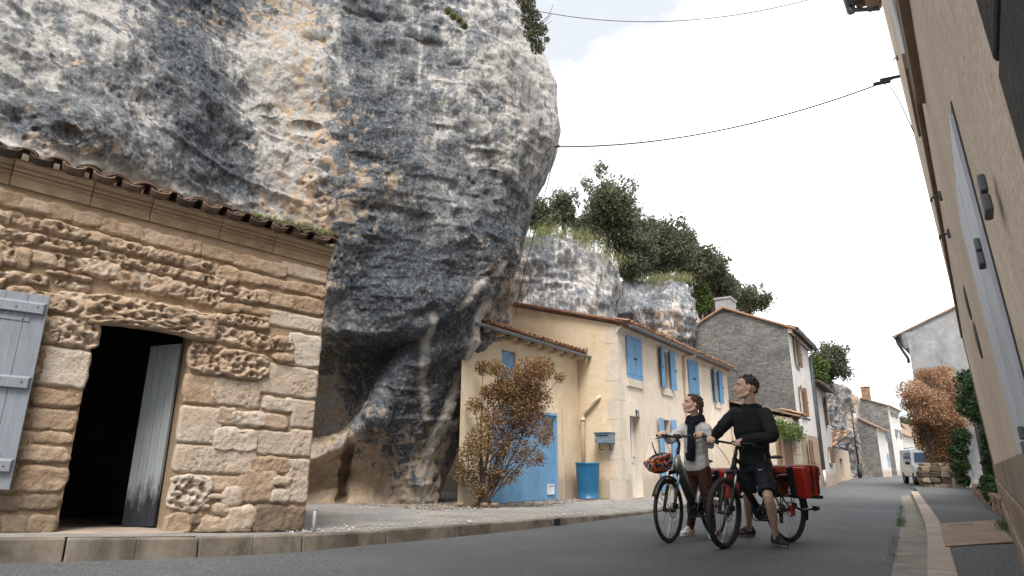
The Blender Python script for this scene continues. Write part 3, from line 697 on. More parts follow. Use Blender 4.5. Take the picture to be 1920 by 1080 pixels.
MB().hexa([(-5.3, -.10, rr0), (.02, -.10, rr0), (.02, 1.6, rr0+.5), (-5.3, 1.6, rr0+.5), (-5.3, -.10, rr0+.02), (.02, -.10, rr0+.02), (.02, 1.6, rr0+.56), (-5.3, 1.6, rr0+.56)]).build('roof_bed', M_mortar, sb)
# door leaf standing ajar inside
M_door_old = None
def m_oldpaint(name, c, under=(.30, .25, .19), wear=.5, grime=.5, rough=.6, low=None):
    t = NT(name); g = t.noise(3, 8, .7, scale3=(14, 14, 1.0)); c0 = t.ramp(g, [(.3, tuple(x*.8 for x in c)), (.7, tuple(min(1, x*1.15) for x in c))])
    w = t.ramp(t.noise(5, 9, .75, scale3=(6, 6, 1.2)), [(.56, 0), (.66, 1)]); c0 = t.mix(t.math('MULTIPLY', w, wear), c0, under)
    d = t.ramp(t.noise(1.3, 6, .7), [(.5, 0), (.75, 1)]); c0 = t.mix(t.math('MULTIPLY', d, grime), c0, tuple(x*.3 for x in c))
    if low:
        sz = t.n('ShaderNodeSeparateXYZ'); t.lk(t.co, sz.inputs[0]); zz_ = t.math('ADD', sz.outputs[2], t.math('MULTIPLY', t.noise(4, 7, .7, scale3=(3, 3, .6)), .8))
        c0 = t.mix(t.ramp(zz_, [(low-.15, 1), (low+.55, 0)]), c0, (.025, .028, .035))
    t.bump(g, .4, .004); t.bump(t.noise(70, 5, scale3=(4, 4, .6)), .3, .003); return t.done(c0, rough, 0, .35)
M_door_old = m_oldpaint('weathered_blue_grey_paint', (.29, .32, .33), (.36, .29, .22), .8, .35, .6, .95)
hp = Vector((du1-.03, .30, 0)); fpw = at(228, 996, 6.62); q = fpw-FS.o; fp = Vector((q.dot(FS.X), q.dot(FS.Y), 0))
dl = (fp-hp); ll = dl.length; ang = math.atan2(dl.y, dl.x)
dr = empty('door', hp+Vector((0, 0, 0)), ang); dr.parent = sb
for k in range(4):
    w = ll/4; MB().box(k*w+.002, (k+1)*w-.002, -.018+random.uniform(-.002, .002), .018, dz0+.03, dzt+.02).build('plank', M_door_old, dr, bev=.003)
for z in (dz0+.3, dz0+1.5): MB().box(.02, ll-.02, -.045, -.019, z, z+.1).build('batten', M_door_old, dr)
mb = MB(); mb.tube([(ll-.05, -.03, dz0+.95), (ll-.05, -.06, dz0+.93), (ll-.06, -.05, dz0+.84)], .007, 6); mb.box(ll-.08, ll-.03, -.026, -.019, dz0+.8, dz0+.98); mb.build('latch', simple('rusty_iron', (.12, .06, .035), .8, .3, .4, 30), dr)
# open shutter at the left
M_shut_grey = m_oldpaint('blue_grey_shutter_paint', (.215, .24, .275), (.34, .28, .22), .35, .3, .5)
us, zt = szone(96, 556, -.16); _, zb = szone(20, 918, -.16)
sh = empty('shutter', (us, -.13, 0), R(-11)); sh.parent = sb
wS = .78; hS = zt-zb
for k in range(5):
    a = -wS+k*wS/5; MB().box(a+.0015, a+wS/5-.0015, -.02, .012+random.uniform(-.002, .002), zb+random.uniform(-.004, .004), zt).build('plank', M_shut_grey, sh, bev=.002)
m_rust = simple('rust', (.20, .09, .04), .85, .3, .4, 40)
for zf in (.925, .53, .115):
    z = zb+hS*zf; tp = MB(); tp.hexa([(-wS+.01, -.055, z-.048), (-.025, -.055, z-.048), (-.01, -.021, z-.055), (-wS, -.021, z-.055), (-wS+.01, -.055, z+.036), (-.025, -.055, z+.036), (-.01, -.021, z+.055), (-wS, -.021, z+.055)])
    tp.build('batten', M_shut_grey, sh, bev=.003)
    nb = MB()
    for x in (-.07, -.22, -.42, -.62): nb.ball((x, -.056, z+random.uniform(-.012, .012)), (.008, .005, .008), 7, 5)
    nb.build('nail', m_rust, sh, smooth=True)
for zf in (.86, .16):
    MB().box(-wS, -.11, -.027, -.0205, zb+hS*zf-.018, zb+hS*zf+.018).build('strap_hinge', M_shut_grey, sh, bev=.002)
    nb = MB(); [nb.ball((x, -.028, zb+hS*zf), (.009, .006, .009), 7, 5) for x in (-.16, -.4)]; nb.build('rivet', m_rust, sh)
# shear everything with the rising ground
def shear(root, k):
    for ch in root.children:
        ch.location.z -= k*ch.location.x
        if ch.type == 'MESH' and ch.data.users == 1:
            for v in ch.data.vertices: v.co.z -= k*v.co.x
        if ch.type == 'EMPTY': shear(ch, k)
shear(sb, TILT)
# little grey pipe stub beside the corner
p = gg(578, 997, .15); pp = MB(); pp.tube([p+Vector((.06, 0, -.05)), p+Vector((.05, 0, .22))], .018, 12); pp.tube([p+Vector((.05, 0, .2205)), p+Vector((.05, 0, .235))], .021, 12)
tag(pp.build('pipe_stub', simple('grey_plastic', (.33, .33, .32), .5), smooth=True), 'short grey pipe standing at the stone building corner', 'pipe')
# ------------------------------------------------------------------ more materials
def m_plaster(name, c1, c2, stain=(.35, .30, .25), st=.35, base=None, brick=0, vs=.6):
    t = NT(name); c = t.ramp(t.noise(1.1, 8, .7), [(.35, c1), (.65, c2)])
    p = t.ramp(t.noise(.55, 7, .75, dist=.8), [(.53, 0), (.60, 1)]); c = t.mix(t.math('MULTIPLY', p, vs), c, tuple(min(1, x*1.18) for x in c2))
    s_ = t.ramp(t.noise(1.5, 8, .75, scale3=(1.6, 1.6, .5), dist=.5), [(.55, 0), (.70, 1)]); c = t.mix(t.math('MULTIPLY', s_, st), c, stain)
    if base:
        z = t.n('ShaderNodeSeparateXYZ'); t.lk(t.co, z.inputs[0]); zz = t.math('ADD', z.outputs[2], t.math('MULTIPLY', t.noise(2.2, 6, .7), -.9))
        b = t.ramp(zz, [(.0, 1), (.22, 0)]); c = t.mix(t.math('MULTIPLY', b, .75), c, base)
    sp = t.ramp(t.noise(9, 6, .75), [(.64, 0), (.72, 1)]); c = t.mix(t.math('MULTIPLY', sp, .35), c, tuple(x*.55 for x in c1))
    c = t.mix(1.0, c, t.ramp(t.noise(42, 6, .8), [(.36, (.82, .81, .80)), (.62, (1.1, 1.1, 1.1))]), 'MULTIPLY')
    t.bump(t.noise(5, 6, .7), .4, .03); t.bump(t.noise(50, 5, .7), .6, .01); return t.done(c, .93, 0, .2)
M_cream = m_plaster('cream_plaster', (.70, .56, .385), (.78, .67, .505), (.60, .42, .26), .8, (.42, .34, .26))
M_creamf = m_plaster('pale_cream_plaster', (.73, .61, .48), (.79, .70, .59), (.58, .44, .31), .65, (.50, .44, .34), vs=.8)
M_trim = m_plaster('limestone_trim', (.60, .52, .43), (.72, .65, .56), (.45, .38, .30), .35)
M_white = m_plaster('dirty_white_render', (.60, .57, .54), (.72, .695, .66), (.40, .34, .27), .45, (.46, .35, .25))
M_brownp = m_plaster('brown_render', (.33, .24, .165), (.43, .33, .24), (.55, .47, .38), .35)
def m_rubble(name, c1, c2, joint, dark, sc=3.2):
    t = NT(name); mp = t.n('ShaderNodeMapping'); mp.inputs['Scale'].default_value = (1, 1, 2.3); t.lk(t.co, mp.inputs[0])
    w = t.n('ShaderNodeTexNoise'); w.inputs['Scale'].default_value = 2.5; t.lk(mp.outputs[0], w.inputs[0])
    a = t.n('ShaderNodeMix', data_type='RGBA', blend_type='LINEAR_LIGHT'); a.inputs['Factor'].default_value = .12; t.lk(mp.outputs[0], a.inputs['A']); t.lk(w.outputs['Color'], a.inputs['B'])
    e = t.voro(sc, 'DISTANCE_TO_EDGE', a.outputs['Result']); v = t.n('ShaderNodeTexVoronoi'); v.inputs['Scale'].default_value = sc; t.lk(a.outputs['Result'], v.inputs['Vector'])
    sv = t.n('ShaderNodeSeparateXYZ'); t.lk(v.outputs['Color'], sv.inputs[0])
    c = t.ramp(sv.outputs[0], [(.1, c1), (.9, c2)]); j = t.ramp(e, [(.02, 1), (.09, 0)]); c = t.mix(t.math('MULTIPLY', j, .3), c, joint)
    d = t.ramp(t.noise(.5, 8, .7, dist=.6), [(.40, 1), (.60, 0)]); c = t.mix(t.math('MULTIPLY', d, .85), c, dark)
    c = t.mix(t.math('MULTIPLY', t.ramp(t.noise(7, 7, .75), [(.5, 0), (.7, 1)]), .5), c, tuple(x*1.6 for x in c2))
    t.bump(t.ramp(e, [(0, 0), (.15, 1)]), .5, .022); t.bump(t.noise(9, 7, .7), .8, .06); return t.done(c, .95, 0, .15)
M_gable = m_rubble('grey_rubble_gable', (.15, .148, .142), (.24, .235, .22), (.28, .27, .25), (.105, .107, .11), 6.5)
M_gable2 = m_rubble('dark_far_gable', (.13, .12, .11), (.24, .22, .195), (.33, .29, .25), (.095, .095, .10), 2.2)
M_lowst = m_stone('pinkish_house_stone', (.50, .38, .28), (.60, .49, .39), (.66, .57, .48), sc=4, pits=.2)
M_greyr = m_plaster('lichen_grey_render', (.25, .255, .26), (.38, .385, .39), (.13, .135, .14), .8)
M_blue = m_oldpaint('sky_blue_paint', (.155, .335, .55), (.36, .46, .55), .55, .35, .55)
M_blue2 = m_oldpaint('faded_blue_paint', (.20, .38, .60), (.45, .43, .38), .3, .2, .55)
M_brown = m_oldpaint('brown_shutter_paint', (.20, .115, .065), (.38, .28, .2), .5, .3)
M_whitew = m_oldpaint('white_paint', (.72, .72, .72), (.5, .45, .4), .2, .15, .5)
M_zinc = simple('zinc', (.19, .21, .23), .5, .4, .2, 6)
M_creampipe = simple('cream_painted_pipe', (.62, .50, .38), .6, 0, .12, 5)
M_iron = simple('dark_ironwork', (.03, .03, .033), .6, .3)
M_wood = simple('old_rafter_wood', (.12, .085, .06), .85, 0, .3, 12)
M_slabr = simple('weathered_roof', (.26, .17, .12), .9, 0, .35, 4, .5, 20)
def m_glass(name, c=(.05, .06, .07)):
    t = NT(name); return t.done(c, .08, 0, .6)
M_pane = m_glass('window_glass')
M_curt = simple('net_curtain', (.55, .55, .55), .9)

def planks(mb, a, b, z0, z1, v0, v1, n, jit=.003, mi=0):
    w = (b-a)/n
    for k in range(n): mb.box(a+k*w+.004, a+(k+1)*w-.004, v0+random.uniform(-jit, jit), v1, z0+random.uniform(-jit, jit)*2, z1+random.uniform(-jit, jit), mi)
    mb.box(a, b, v0+.012, v1-.004, z0+.01, z1-.01, mi)
def shutter(root, a, b, z0, z1, mat, n=4, v=-.015, ang=0, hinge='l', label=None):
    """one leaf; a-b along the wall, hinge side given, opened by ang"""
    mb = MB(); w = b-a; planks(mb, 0 if hinge == 'l' else -w, w if hinge == 'l' else 0, z0, z1, -.035, 0, n)
    o = mb.build('shutter', mat, root, loc=(a if hinge == 'l' else b, v, 0)); o.rotation_euler = (0, 0, ang)
    h = MB(); s_ = 1 if hinge == 'l' else -1
    for f in (.15, .82):
        z = z0+(z1-z0)*f; x0, x1 = sorted((0, s_*w*.85)); h.box(x0, x1, -.043, -.0372, z-.02, z+.02)
    h.build('hinge_strap', mat, o)
    c = MB(); c.box(s_*w*.9-.02, s_*w*.9+.02, -.06, -.0375, (z0+z1)/2-.03, (z0+z1)/2+.02); c.build('catch', M_iron, o)
    if label: o['label'] = label
    return o
def window(root, a, b, z0, z1, v, mat=None, mull=1, rows=2):
    mb = MB(); f = .05; mat = mat or M_whitew
    mb.box(a, a+f, v, v+.05, z0, z1); mb.box(b-f, b, v, v+.05, z0, z1); mb.box(a+f, b-f, v, v+.05, z0, z0+f); mb.box(a+f, b-f, v, v+.05, z1-f, z1)
    for k in range(1, mull+1):
        x = a+(b-a)*k/(mull+1); mb.box(x-.03, x+.03, v+.001, v+.049, z0+f, z1-f)
    for k in range(1, rows):
        z = z0+(z1-z0)*k/rows; mb.box(a+f, b-f, v+.005, v+.045, z-.015, z+.015)
    o = mb.build('window', mat, root)
    MB().quad((a+.01, v+.03, z0+.01), (b-.01, v+.03, z0+.01), (b-.01, v+.03, z1-.01), (a+.01, v+.03, z1-.01)).build('pane', M_pane, o)
    MB().quad((a+.01, v+.1, z0+.01), (b-.01, v+.1, z0+.01), (b-.01, v+.1, z1-.01), (a+.01, v+.1, z1-.01)).build('curtain', M_curt, o)
    return o
def eave_tiles(root, u0_, u1_, v, z, slp, period=.22, rows=1, mat=None, sc=1.0):
    tmm = tile_mesh('tile', .42*sc, .085*sc, .07*sc, .014, mat or M_tile, 8); n = int((u1_-u0_)/period)
    for k in range(n):
        for row in range(rows):
            for kind in (0, 1):
                o = link('tile', tmm, root); y = v+row*.33+random.uniform(-.012, .012); zz = z+row*.33*math.tan(slp)+row*.012
                if kind: o.rotation_euler = (slp, math.pi, 0); o.location = (u0_+period*(k+.5), y, zz+.075)
                else: o.rotation_euler = (slp+random.uniform(-.02, .02), random.uniform(-.08, .08), random.uniform(-.03, .03)); o.location = (u0_+period*k, y, zz+.028)
def gutter(root, u0_, u1_, v, z, r=.065, mat=None):
    mb = MB(); n = 9; vs = []
    for u in (u0_, u1_):
        for rr_ in (r, r-.008):
            for j in range(n+1):
                a = math.pi+math.pi*j/n; vs.append((u, v+rr_*math.cos(a), z+rr_*math.sin(a)))
    k = n+1; fs = []
    for j in range(n): fs += [(j, j+1, 2*k+j+1, 2*k+j), (k+j, 3*k+j, 3*k+j+1, k+j+1), (j, k+j, k+j+1, j+1), (2*k+j, 2*k+j+1, 3*k+j+1, 3*k+j)]
    fs += [(0, 2*k, 3*k, k), (n, k+n, 3*k+n, 2*k+n), tuple(range(k)), tuple(range(2*k, 3*k))[::-1]]
    mb.add(vs, fs); return mb.build('gutter', mat or M_zinc, root, smooth=False)
def cells_wall(root, u0_, u1_, z0, z1, ops, rev, mat, mrev=None):
    mb = MB(); wall_cells(mb, u0_, u1_, z0, z1, ops, rev, 0, 0, 1 if mrev else 0); return mb.build('wall', [mat, mrev] if mrev else mat, root)
def gable(root, prof_, us, mat, name='gable_wall'):
    for u in us: o = MB().add([(u, v, z) for v, z in prof_], [tuple(range(len(prof_)))]).build(name, mat, root)
    return o
def roof_slab(root, u0_, u1_, v0, z0, v1, z1, th, mat, name='roof'):
    return MB().hexa([(u0_, v0, z0), (u1_, v0, z0), (u1_, v1, z1), (u0_, v1, z1), (u0_, v0, z0+th), (u1_, v0, z0+th), (u1_, v1, z1+th), (u0_, v1, z1+th)]).build(name, mat, root)

# ------------------------------------------------------------------ cream house with blue shutters
FC = Frame(gp(1168, 937, .03), 34.5); FC.o.z = 0
ch = empty('cream_house', FC.o, FC.rz, 'cream two storey house with sky blue shutters beyond the cliff', 'house')
W, D = 9.9, 6.6; ze = FC.uz(1162, 606, -.1)[1]-.02
sl = R(15.5)
U = lambda x, y, v=0: FC.uz(x, y, v)
def rect(x0, y0, x1, y1, F=None, v=0.0):
    a = (F or FC).uz(x0, y0, v); b = (F or FC).uz(x1, y1, v); return a[0], b[0], b[1], a[1]
w1 = rect(1173, 630, 1202.5, 717); w2o = rect(1240, 654, 1255.5, 734); w3 = rect(1288, 674, 1309.5, 739); w4o = rect(1337, 692, 1347.5, 757)
zt_, zb_ = (w1[3]+w2o[3]+w3[3])/3, (w1[2]+w2o[2]+w3[2])/3
dorr = rect(1180.5, 779, 1207, 936); gw = rect(1240, 786, 1261, 900)
ops = [(w1[0], w1[1], zb_, zt_), (w2o[0], w2o[1], zb_, zt_), (w3[0], w3[1], zb_, zt_), (w4o[0], w4o[1], zb_, zt_), (dorr[0], dorr[1], .06, dorr[3]), (gw[0], gw[1], .45, gw[3])]
cells_wall(ch, 0, W, -.2, ze, ops, .28, M_creamf, M_brownp if False else M_trim)
slp_h = math.tan(sl)
gable(ch, [(0, -.2), (D, -.2), (D, ze+D*slp_h), (0, ze)], (0,), M_cream); gable(ch, [(0, -.2), (D, -.2), (D, ze+D*slp_h), (0, ze)], (W,), M_cream)
# corner quoins slightly proud of the plaster
for k in range(9):
    z0 = .0+k*ze/9; q = MB(); l1, l2 = (.34, .22) if k % 2 else (.22, .34)
    q.box(-.008, l1, -.008, -.0005, z0+.004, z0+ze/9-.004); q.box(-.008, -.0005, -.0005, l2, z0+.004, z0+ze/9-.004); q.build('quoin', M_trim, ch)
roof_slab(ch, -.05, W+.15, -.34, ze-.05+.0, D, ze-.05+(D+.34)*slp_h, .05, M_slabr)
roof_slab(ch, -.13, .0, -.30, ze+.01, D, ze+.01+(D+.30)*slp_h, .055, M_tile, 'verge_tiles')
cor = [(.02, 0), (-.02, 0), (-.02, .05), (-.05, .06), (-.05, .09), (-.10, .12), (-.16, .14), (-.16, .185), (.02, .185)]
MB().prism([(-.03, v, ze-.24+z) for v, z in cor], (W+.03, 0, 0)).build('cornice', M_trim, ch)
eave_tiles(ch, -.05, W+.1, -.40, ze-.005, sl, .215, 1)
gutter(ch, -.02, W+.1, -.40, ze-.06, .06)
for r_, in ((w1,), (w3,)):
    m = (r_[0]+r_[1])/2; shutter(ch, r_[0]-.03, m, zb_-.05, zt_+.02, M_blue, 3, -.012, 0, 'l'); shutter(ch, m+.005, r_[1]+.03, zb_-.05, zt_+.02, M_blue, 3, -.012, 0, 'r')
for r_ in (w2o, w4o):
    sw = .36
    shutter(ch, r_[0]-sw, r_[0]-.01, zb_-.02, zt_+.02, M_blue, 3, -.05, R(9), 'r'); shutter(ch, r_[1]+.01, r_[1]+sw, zb_-.02, zt_+.02, M_blue, 3, -.05, R(-5), 'l')
    window(ch, r_[0], r_[1], zb_+.02, zt_, .18)
for r_ in (w1, w2o, w3, w4o):
    e = .18 if r_ in (w2o, w4o) else .06
    MB().box(r_[0]-e, r_[1]+e, -.05, .04, zb_-.22, zb_-.005).build('sill', M_trim, ch, bev=.006)
    MB().box(r_[0]-e, r_[0]-.002, -.006, 0.01, zb_, zt_+.12).box(r_[1]+.002, r_[1]+e, -.006, 0.01, zb_, zt_+.12).box(r_[0]-.002, r_[1]+.002, -.006, 0.01, zt_+.002, zt_+.12).build('window_surround', M_trim, ch)
shutter(ch, gw[0]-.40, gw[0]-.01, .12, gw[3]+.02, M_blue2, 3, -.04, R(6), 'r'); shutter(ch, gw[1]+.01, gw[1]+.34, .12, gw[3]+.02, M_blue2, 3, -.04, R(-5), 'l')
window(ch, gw[0], gw[1], .47, gw[3], .2)
MB().box(gw[0]-.1, gw[1]+.1, -.05, .04, .3, .44).build('sill', M_trim, ch, bev=.006)
# white front door with three tall bars
a, b, z0, z1 = dorr; dd = MB(); v = .2; z0 = .07
dd.box(a+.0, a+.06, v, v+.05, z0, z1); dd.box(b-.06, b, v, v+.05, z0, z1); dd.box(a+.06, b-.06, v, v+.05, z1-.07, z1); dd.box(a+.06, b-.06, v+.01, v+.045, z0, z0+.85); dd.box(a+.06, b-.06, v-.01, v+.044, z0+.85, z0+.95)
dd.box(a+.06, a+.16, v+.005, v+.045, z0+.95, z1-.07); dd.box(b-.16, b-.06, v+.005, v+.045, z0+.95, z1-.07)
do = dd.build('door', M_whitew, ch)
MB().quad((a+.16, v+.03, z0+.95), (b-.16, v+.03, z0+.95), (b-.16, v+.03, z1-.07), (a+.16, v+.03, z1-.07)).build('pane', M_pane, do)
for k in range(3): x = a+.16+(b-a-.32)*(k+1)/4; MB().box(x-.018, x+.018, v+.0, v+.015, z0+.95, z1-.07).build('bar', M_whitew, do)
MB().ball((b-.12, v-.035, z0+.98), .028, 8, 6).tube([(b-.12, v-.035, z0+.98), (b-.12, v+.0, z0+.98)], .01, 6).build('handle', M_zinc, do)
MB().box(a-.05, b+.05, -.12, .2, -.1, .055).build('doorstep', M_kerb2, ch, bev=.01)
pl_ = rect(1191.5, 768, 1197.5, 781); 
npl = MB().box(pl_[0], pl_[1], -.016, -.001, pl_[2], pl_[3]).build('number_plate', simple('navy_enamel', (.012, .016, .05), .3), ch)
fc = bpy.data.curves.new('number_text', 'FONT'); fc.body = '2'; fc.size = .22; fc.align_x = 'CENTER'; fc.align_y = 'CENTER'; fc.extrude = .002
def text_obj(name, fc, mat, parent):
    t_ = bpy.data.objects.new('t', fc); COL.objects.link(t_); bpy.context.view_layer.update()
    me = bpy.data.meshes.new_from_object(t_.evaluated_get(bpy.context.evaluated_depsgraph_get())); bpy.data.objects.remove(t_)
    me.materials.clear(); me.materials.append(mat); return link(name, me, parent)
fo = text_obj('number', fc, M_whitew, ch); fo.rotation_euler = (R(90), 0, 0); fo.location = ((pl_[0]+pl_[1])/2, -.02, (pl_[2]+pl_[3])/2)
# downpipe on the front
u_, z_ = U(1283, 668, -.08); u2, z2 = U(1298, 654, -.3)
MB().tube([(u2, -.38, ze-.1), (u2, -.36, ze-.16), (u_+.02, -.10, z_+.02), (u_, -.08, z_-.06), (u_, -.08, 1.2), (u_, -.08, .1)], .05, 10).build('downpipe', M_creampipe, ch, smooth=True)
# stovepipe with cowl on the roof
p = FC.uz(1237, 622, 1.0); sp = MB(); zr = ze+1.3*slp_h
sp.tube([(p[0]+.0, 1.0, zr-.1), (p[0], 1.0, zr+.42)], .055, 12); sp.tube([(p[0], 1.0, zr+.46), (p[0], 1.0, zr+.62)], [.11, .10], 12); sp.ball((p[0], 1.0, zr+.62), (.11, .11, .05), 12, 6); sp.tube([(p[0], 1, zr+.3), (p[0], 1, zr+.34)], .08, 12)
sp.build('stovepipe', simple('dull_copper', (.30, .23, .19), .6, .3), ch, smooth=True)
# rainwater pipe on the side wall (plane u=0, outside is -u)
v1, zq1 = FC.vz(1094, 860, -.08); v2, zq2 = FC.vz(1096, 775, -.08); v3, zq3 = FC.vz(1121, 745, -.08)
MB().tube([(-.08, v1, .1), (-.08, v1, zq2-.1), (-.08, v1-.02, zq2), (-.08, v3+.05, zq3-.05), (-.05, v3, zq3), (.05, v3-.02, zq3+.02)], .055, 12).build('rainwater_pipe', M_creampipe, ch, smooth=True)
for z in (.35, zq2-.2): MB().tube([(-.08, v1, z), (-.08, v1, z+.08)], .07, 12).build('pipe_collar', M_creampipe, ch, smooth=True)
# mailbox
mv, mz = FC.vz(1131, 822, -.15); mbx = empty('mailbox', FC.w(0, mv, 0), FC.rz, 'small grey metal mailbox fixed to the cream side wall', 'mailbox')
m_mail = simple('mailbox_grey', (.22, .29, .36), .5, .4, .2, 12)
MB().box(-.30, -.005, -.26, .17, mz-.12, mz+.13).build('body', m_mail, mbx, bev=.006); MB().box(-.33, -.002, -.28, .19, mz+.1315, mz+.15).build('lid', m_mail, mbx, bev=.005)
MB().box(-.307, -.3005, -.20, .10, mz+.05, mz+.075).build('slot', m_black, mbx); MB().tube([(-.16, -.18, mz-.12), (-.16, -.18, mz-.27), (-.02, -.18, mz-.27)], .012, 6).tube([(-.16, .1, mz-.12), (-.16, .1, mz-.27), (-.02, .1, mz-.27)], .012, 6).build('bracket', M_iron, mbx)

# ------------------------------------------------------------------ garage lean-to
vL = FC.vz(1089, 935)[0]; FL = Frame(FC.w(0, vL, 0), 34.5)
lt = empty('garage_lean_to', FL.o, FL.rz, 'low cream lean-to garage with blue double doors behind the rusty shrub', 'garage')
zeL = FL.uz(1084, 668)[1]; uR = -.012
gd = (FL.uz(922, 860)[0], FL.uz(1046, 860)[0]); gdt = FL.uz(1046, 776)[1]; aw = rect(941, 655, 966, 716, FL); apz = aw[3]
cells_wall(lt, -5.0, uR, -.2, zeL, [(gd[0], gd[1], .02, gdt), (aw[0], aw[1], aw[2], apz)], .12, M_cream)
MB().quad((uR, 0, -.2), (uR, 3, -.2), (uR, 3, zeL+.6), (uR, 0, zeL)).build('side_wall', M_cream, lt)
roof_slab(lt, -5, uR, -.28, zeL-.03, 3.2, zeL+.75, .05, M_slabr); eave_tiles(lt, -4.6, -.02, -.36, zeL+.02, R(13), .20, 1); gutter(lt, -5, .28, -.36, zeL-.04, .06)
for k in range(9): u = -4.5+k*.52; MB().box(u, u+.07, -.30, .0, zeL-.13, zeL-.04).build('rafter', M_cream, lt)
MB().tube([(uR-.09, -.30, zeL+.12), (uR-.09, 1.6, zeL+.5)], .10, 10).build('mortar_verge', M_kerb2, lt, smooth=True)
nP = 7; wd_ = (gd[1]-gd[0]-.1); g0 = gd[0]+.05
fr = MB(); fr.box(gd[0], gd[0]+.05, .0, .1, .03, gdt); fr.box(gd[1]-.05, gd[1], .0, .1, .03, gdt); fr.box(gd[0]+.05, gd[1]-.05, .0, .1, gdt-.06, gdt); fr.build('door_frame', M_blue2, lt)
gdr = empty('garage_door', (0, 0, 0)); gdr.parent = lt
for k in range(nP):
    x0, x1 = g0+k*wd_/nP, g0+(k+1)*wd_/nP
    top = gdt-.07 if k < nP-2 else gdt-.62
    MB().box(x0+.003, x1-.003, .045+random.uniform(-.003, .003), .075, .04, top).build('plank', M_blue, gdr, bev=.003)
x0, x1 = g0+(nP-2)*wd_/nP, g0+wd_
px0 = x0+.28
MB().box(x0, px0, .043, .077, gdt-.617, gdt-.07).box(x1-.07, x1, .043, .077, gdt-.617, gdt-.07).box(px0, x1-.07, .043, .077, gdt-.617, gdt-.56).box(px0, x1-.07, .043, .077, gdt-.13, gdt-.07).build('pane_frame', M_blue, gdr)
MB().quad((px0, .06, gdt-.56), (x1-.07, .06, gdt-.56), (x1-.07, .06, gdt-.13), (px0, .06, gdt-.13)).build('pane', M_pane, gdr)
cf = rect(1029, 908, 1041, 927, FL); mbf = MB(); a, b, z0, z1 = cf; mbf.box(a, b, .02, .044, z0, z0+.03).box(a, b, .02, .044, z1-.03, z1).box(a, a+.03, .02, .044, z0+.03, z1-.03).box(b-.03, b, .02, .044, z0+.03, z1-.03).box(a+.03, b-.03, .036, .043, z0+.03, z1-.03)
mbf.build('cat_flap', M_whitew, gdr)
ar = MB(); n = 8; a, b = aw[0], aw[1]; cx_, rr_ = (a+b)/2, (b-a)/2
pts = [(a, .03, aw[2]), (b, .03, aw[2])]+[(cx_+rr_*math.cos(math.pi*k/n), .03, apz-.12+.12*math.sin(math.pi*k/n)) for k in range(n+1)]
ar.prism(pts, (0, .03, 0)); ar.build('arched_shutter', M_blue, lt)
u_, z_ = FL.uz(1054, 765); MB().tube([(u_, -.02, .05), (u_, -.02, z_)], .014, 6).build('conduit', M_creampipe, lt)
# blue barrel
bp = gp(1103, 936, .035); br = empty('barrel', bp, 0, 'blue plastic rain barrel standing against the cream side wall', 'barrel')
m_bar = simple('blue_barrel_plastic', (.012, .115, .24), .42, 0, .12, 4)
def lathe(prof_, n=28):
    mb = MB(); vs = [(r*math.cos(2*math.pi*j/n), r*math.sin(2*math.pi*j/n), z) for r, z in prof_ for j in range(n)]; k = len(prof_)
    mb.add(vs, [(i*n+j, i*n+(j+1) % n, (i+1)*n+(j+1) % n, (i+1)*n+j) for i in range(k-1) for j in range(n)]); return mb
lathe([(0, .0), (.265, 0), (.275, .012), (.275, .035), (.262, .04), (.275, .2), (.295, .45), (.308, .72), (.312, .80), (.322, .81), (.322, .845), (.30, .85), (.295, .80), (.0, .72)]).build('body', m_bar, br, smooth=True)
br.scale = (.95, .95, 1.03)

# ------------------------------------------------------------------ tall house with the grey gable
FH = Frame((10.87, 24.3, 0), 33)
h3 = empty('tall_gabled_house', FH.o, FH.rz, 'three storey house with grey rubble gable, white front and brown shutters', 'house')
ze3 = FH.uz(1453, 592)[1]; W3 = FH.uz(1539, 862)[0]; vr, zr3 = FH.vz(1356, 579); 
vb, zb3 = FH.vz(1306, 611); 
RH = lambda x0, y0, x1, y1: rect(x0, y0, x1, y1, FH)
t1 = RH(1488, 636, 1494, 686); t2 = RH(1498, 724, 1506, 780); t3 = RH(1513, 825, 1519, 886)
top = (t1[0], t1[1]+.35, t1[2], t1[3]); mid = (t2[0], t2[1]+.35, t2[2], t2[3]); grd = (t3[0], t3[1]+.3, .1, t3[3])
cells_wall(h3, 0, W3, -.2, ze3, [top, mid, grd], .2, M_white)
MB().box(.02, W3-.02, -.006, -.001, 0, FH.uz(1508, 812)[1]).build('brown_render_base', M_brownp, h3) if False else None
Dp = 6.0; zs3 = zr3-(Dp-vr)*(zr3-zb3)/(vb-vr)
gable(h3, [(0, -.2), (Dp, -.2), (Dp, zs3), (vr, zr3), (0, ze3)], (0,), M_gable); gable(h3, [(0, -.2), (Dp, -.2), (Dp, zs3), (vr, zr3), (0, ze3)], (W3,), M_white)
s3 = (zr3-ze3)/vr
roof_slab(h3, -.02, W3+.05, -.32, ze3-.02-.32*s3, vr, zr3-.02, .07, M_slabr); roof_slab(h3, -.02, W3+.05, vr, zr3-.02, Dp, zs3-.02, .07, M_slabr)
roof_slab(h3, -.10, .0, -.3, ze3+.02-.3*s3, vr, zr3+.02, .07, M_tile, 'verge_tiles'); roof_slab(h3, -.10, .0, vr, zr3+.02, Dp, zs3+.02, .07, M_tile, 'verge_tiles')
eave_tiles(h3, 0, W3, -.38, ze3-.32*s3+.03, math.atan(s3), .24, 1, M_tile_old)
MB().box(.0, W3, -.16, .0, ze3-.22, ze3-.05).build('cornice', M_trim, h3); gutter(h3, 0, W3+.1, -.38, ze3-.14, .06)
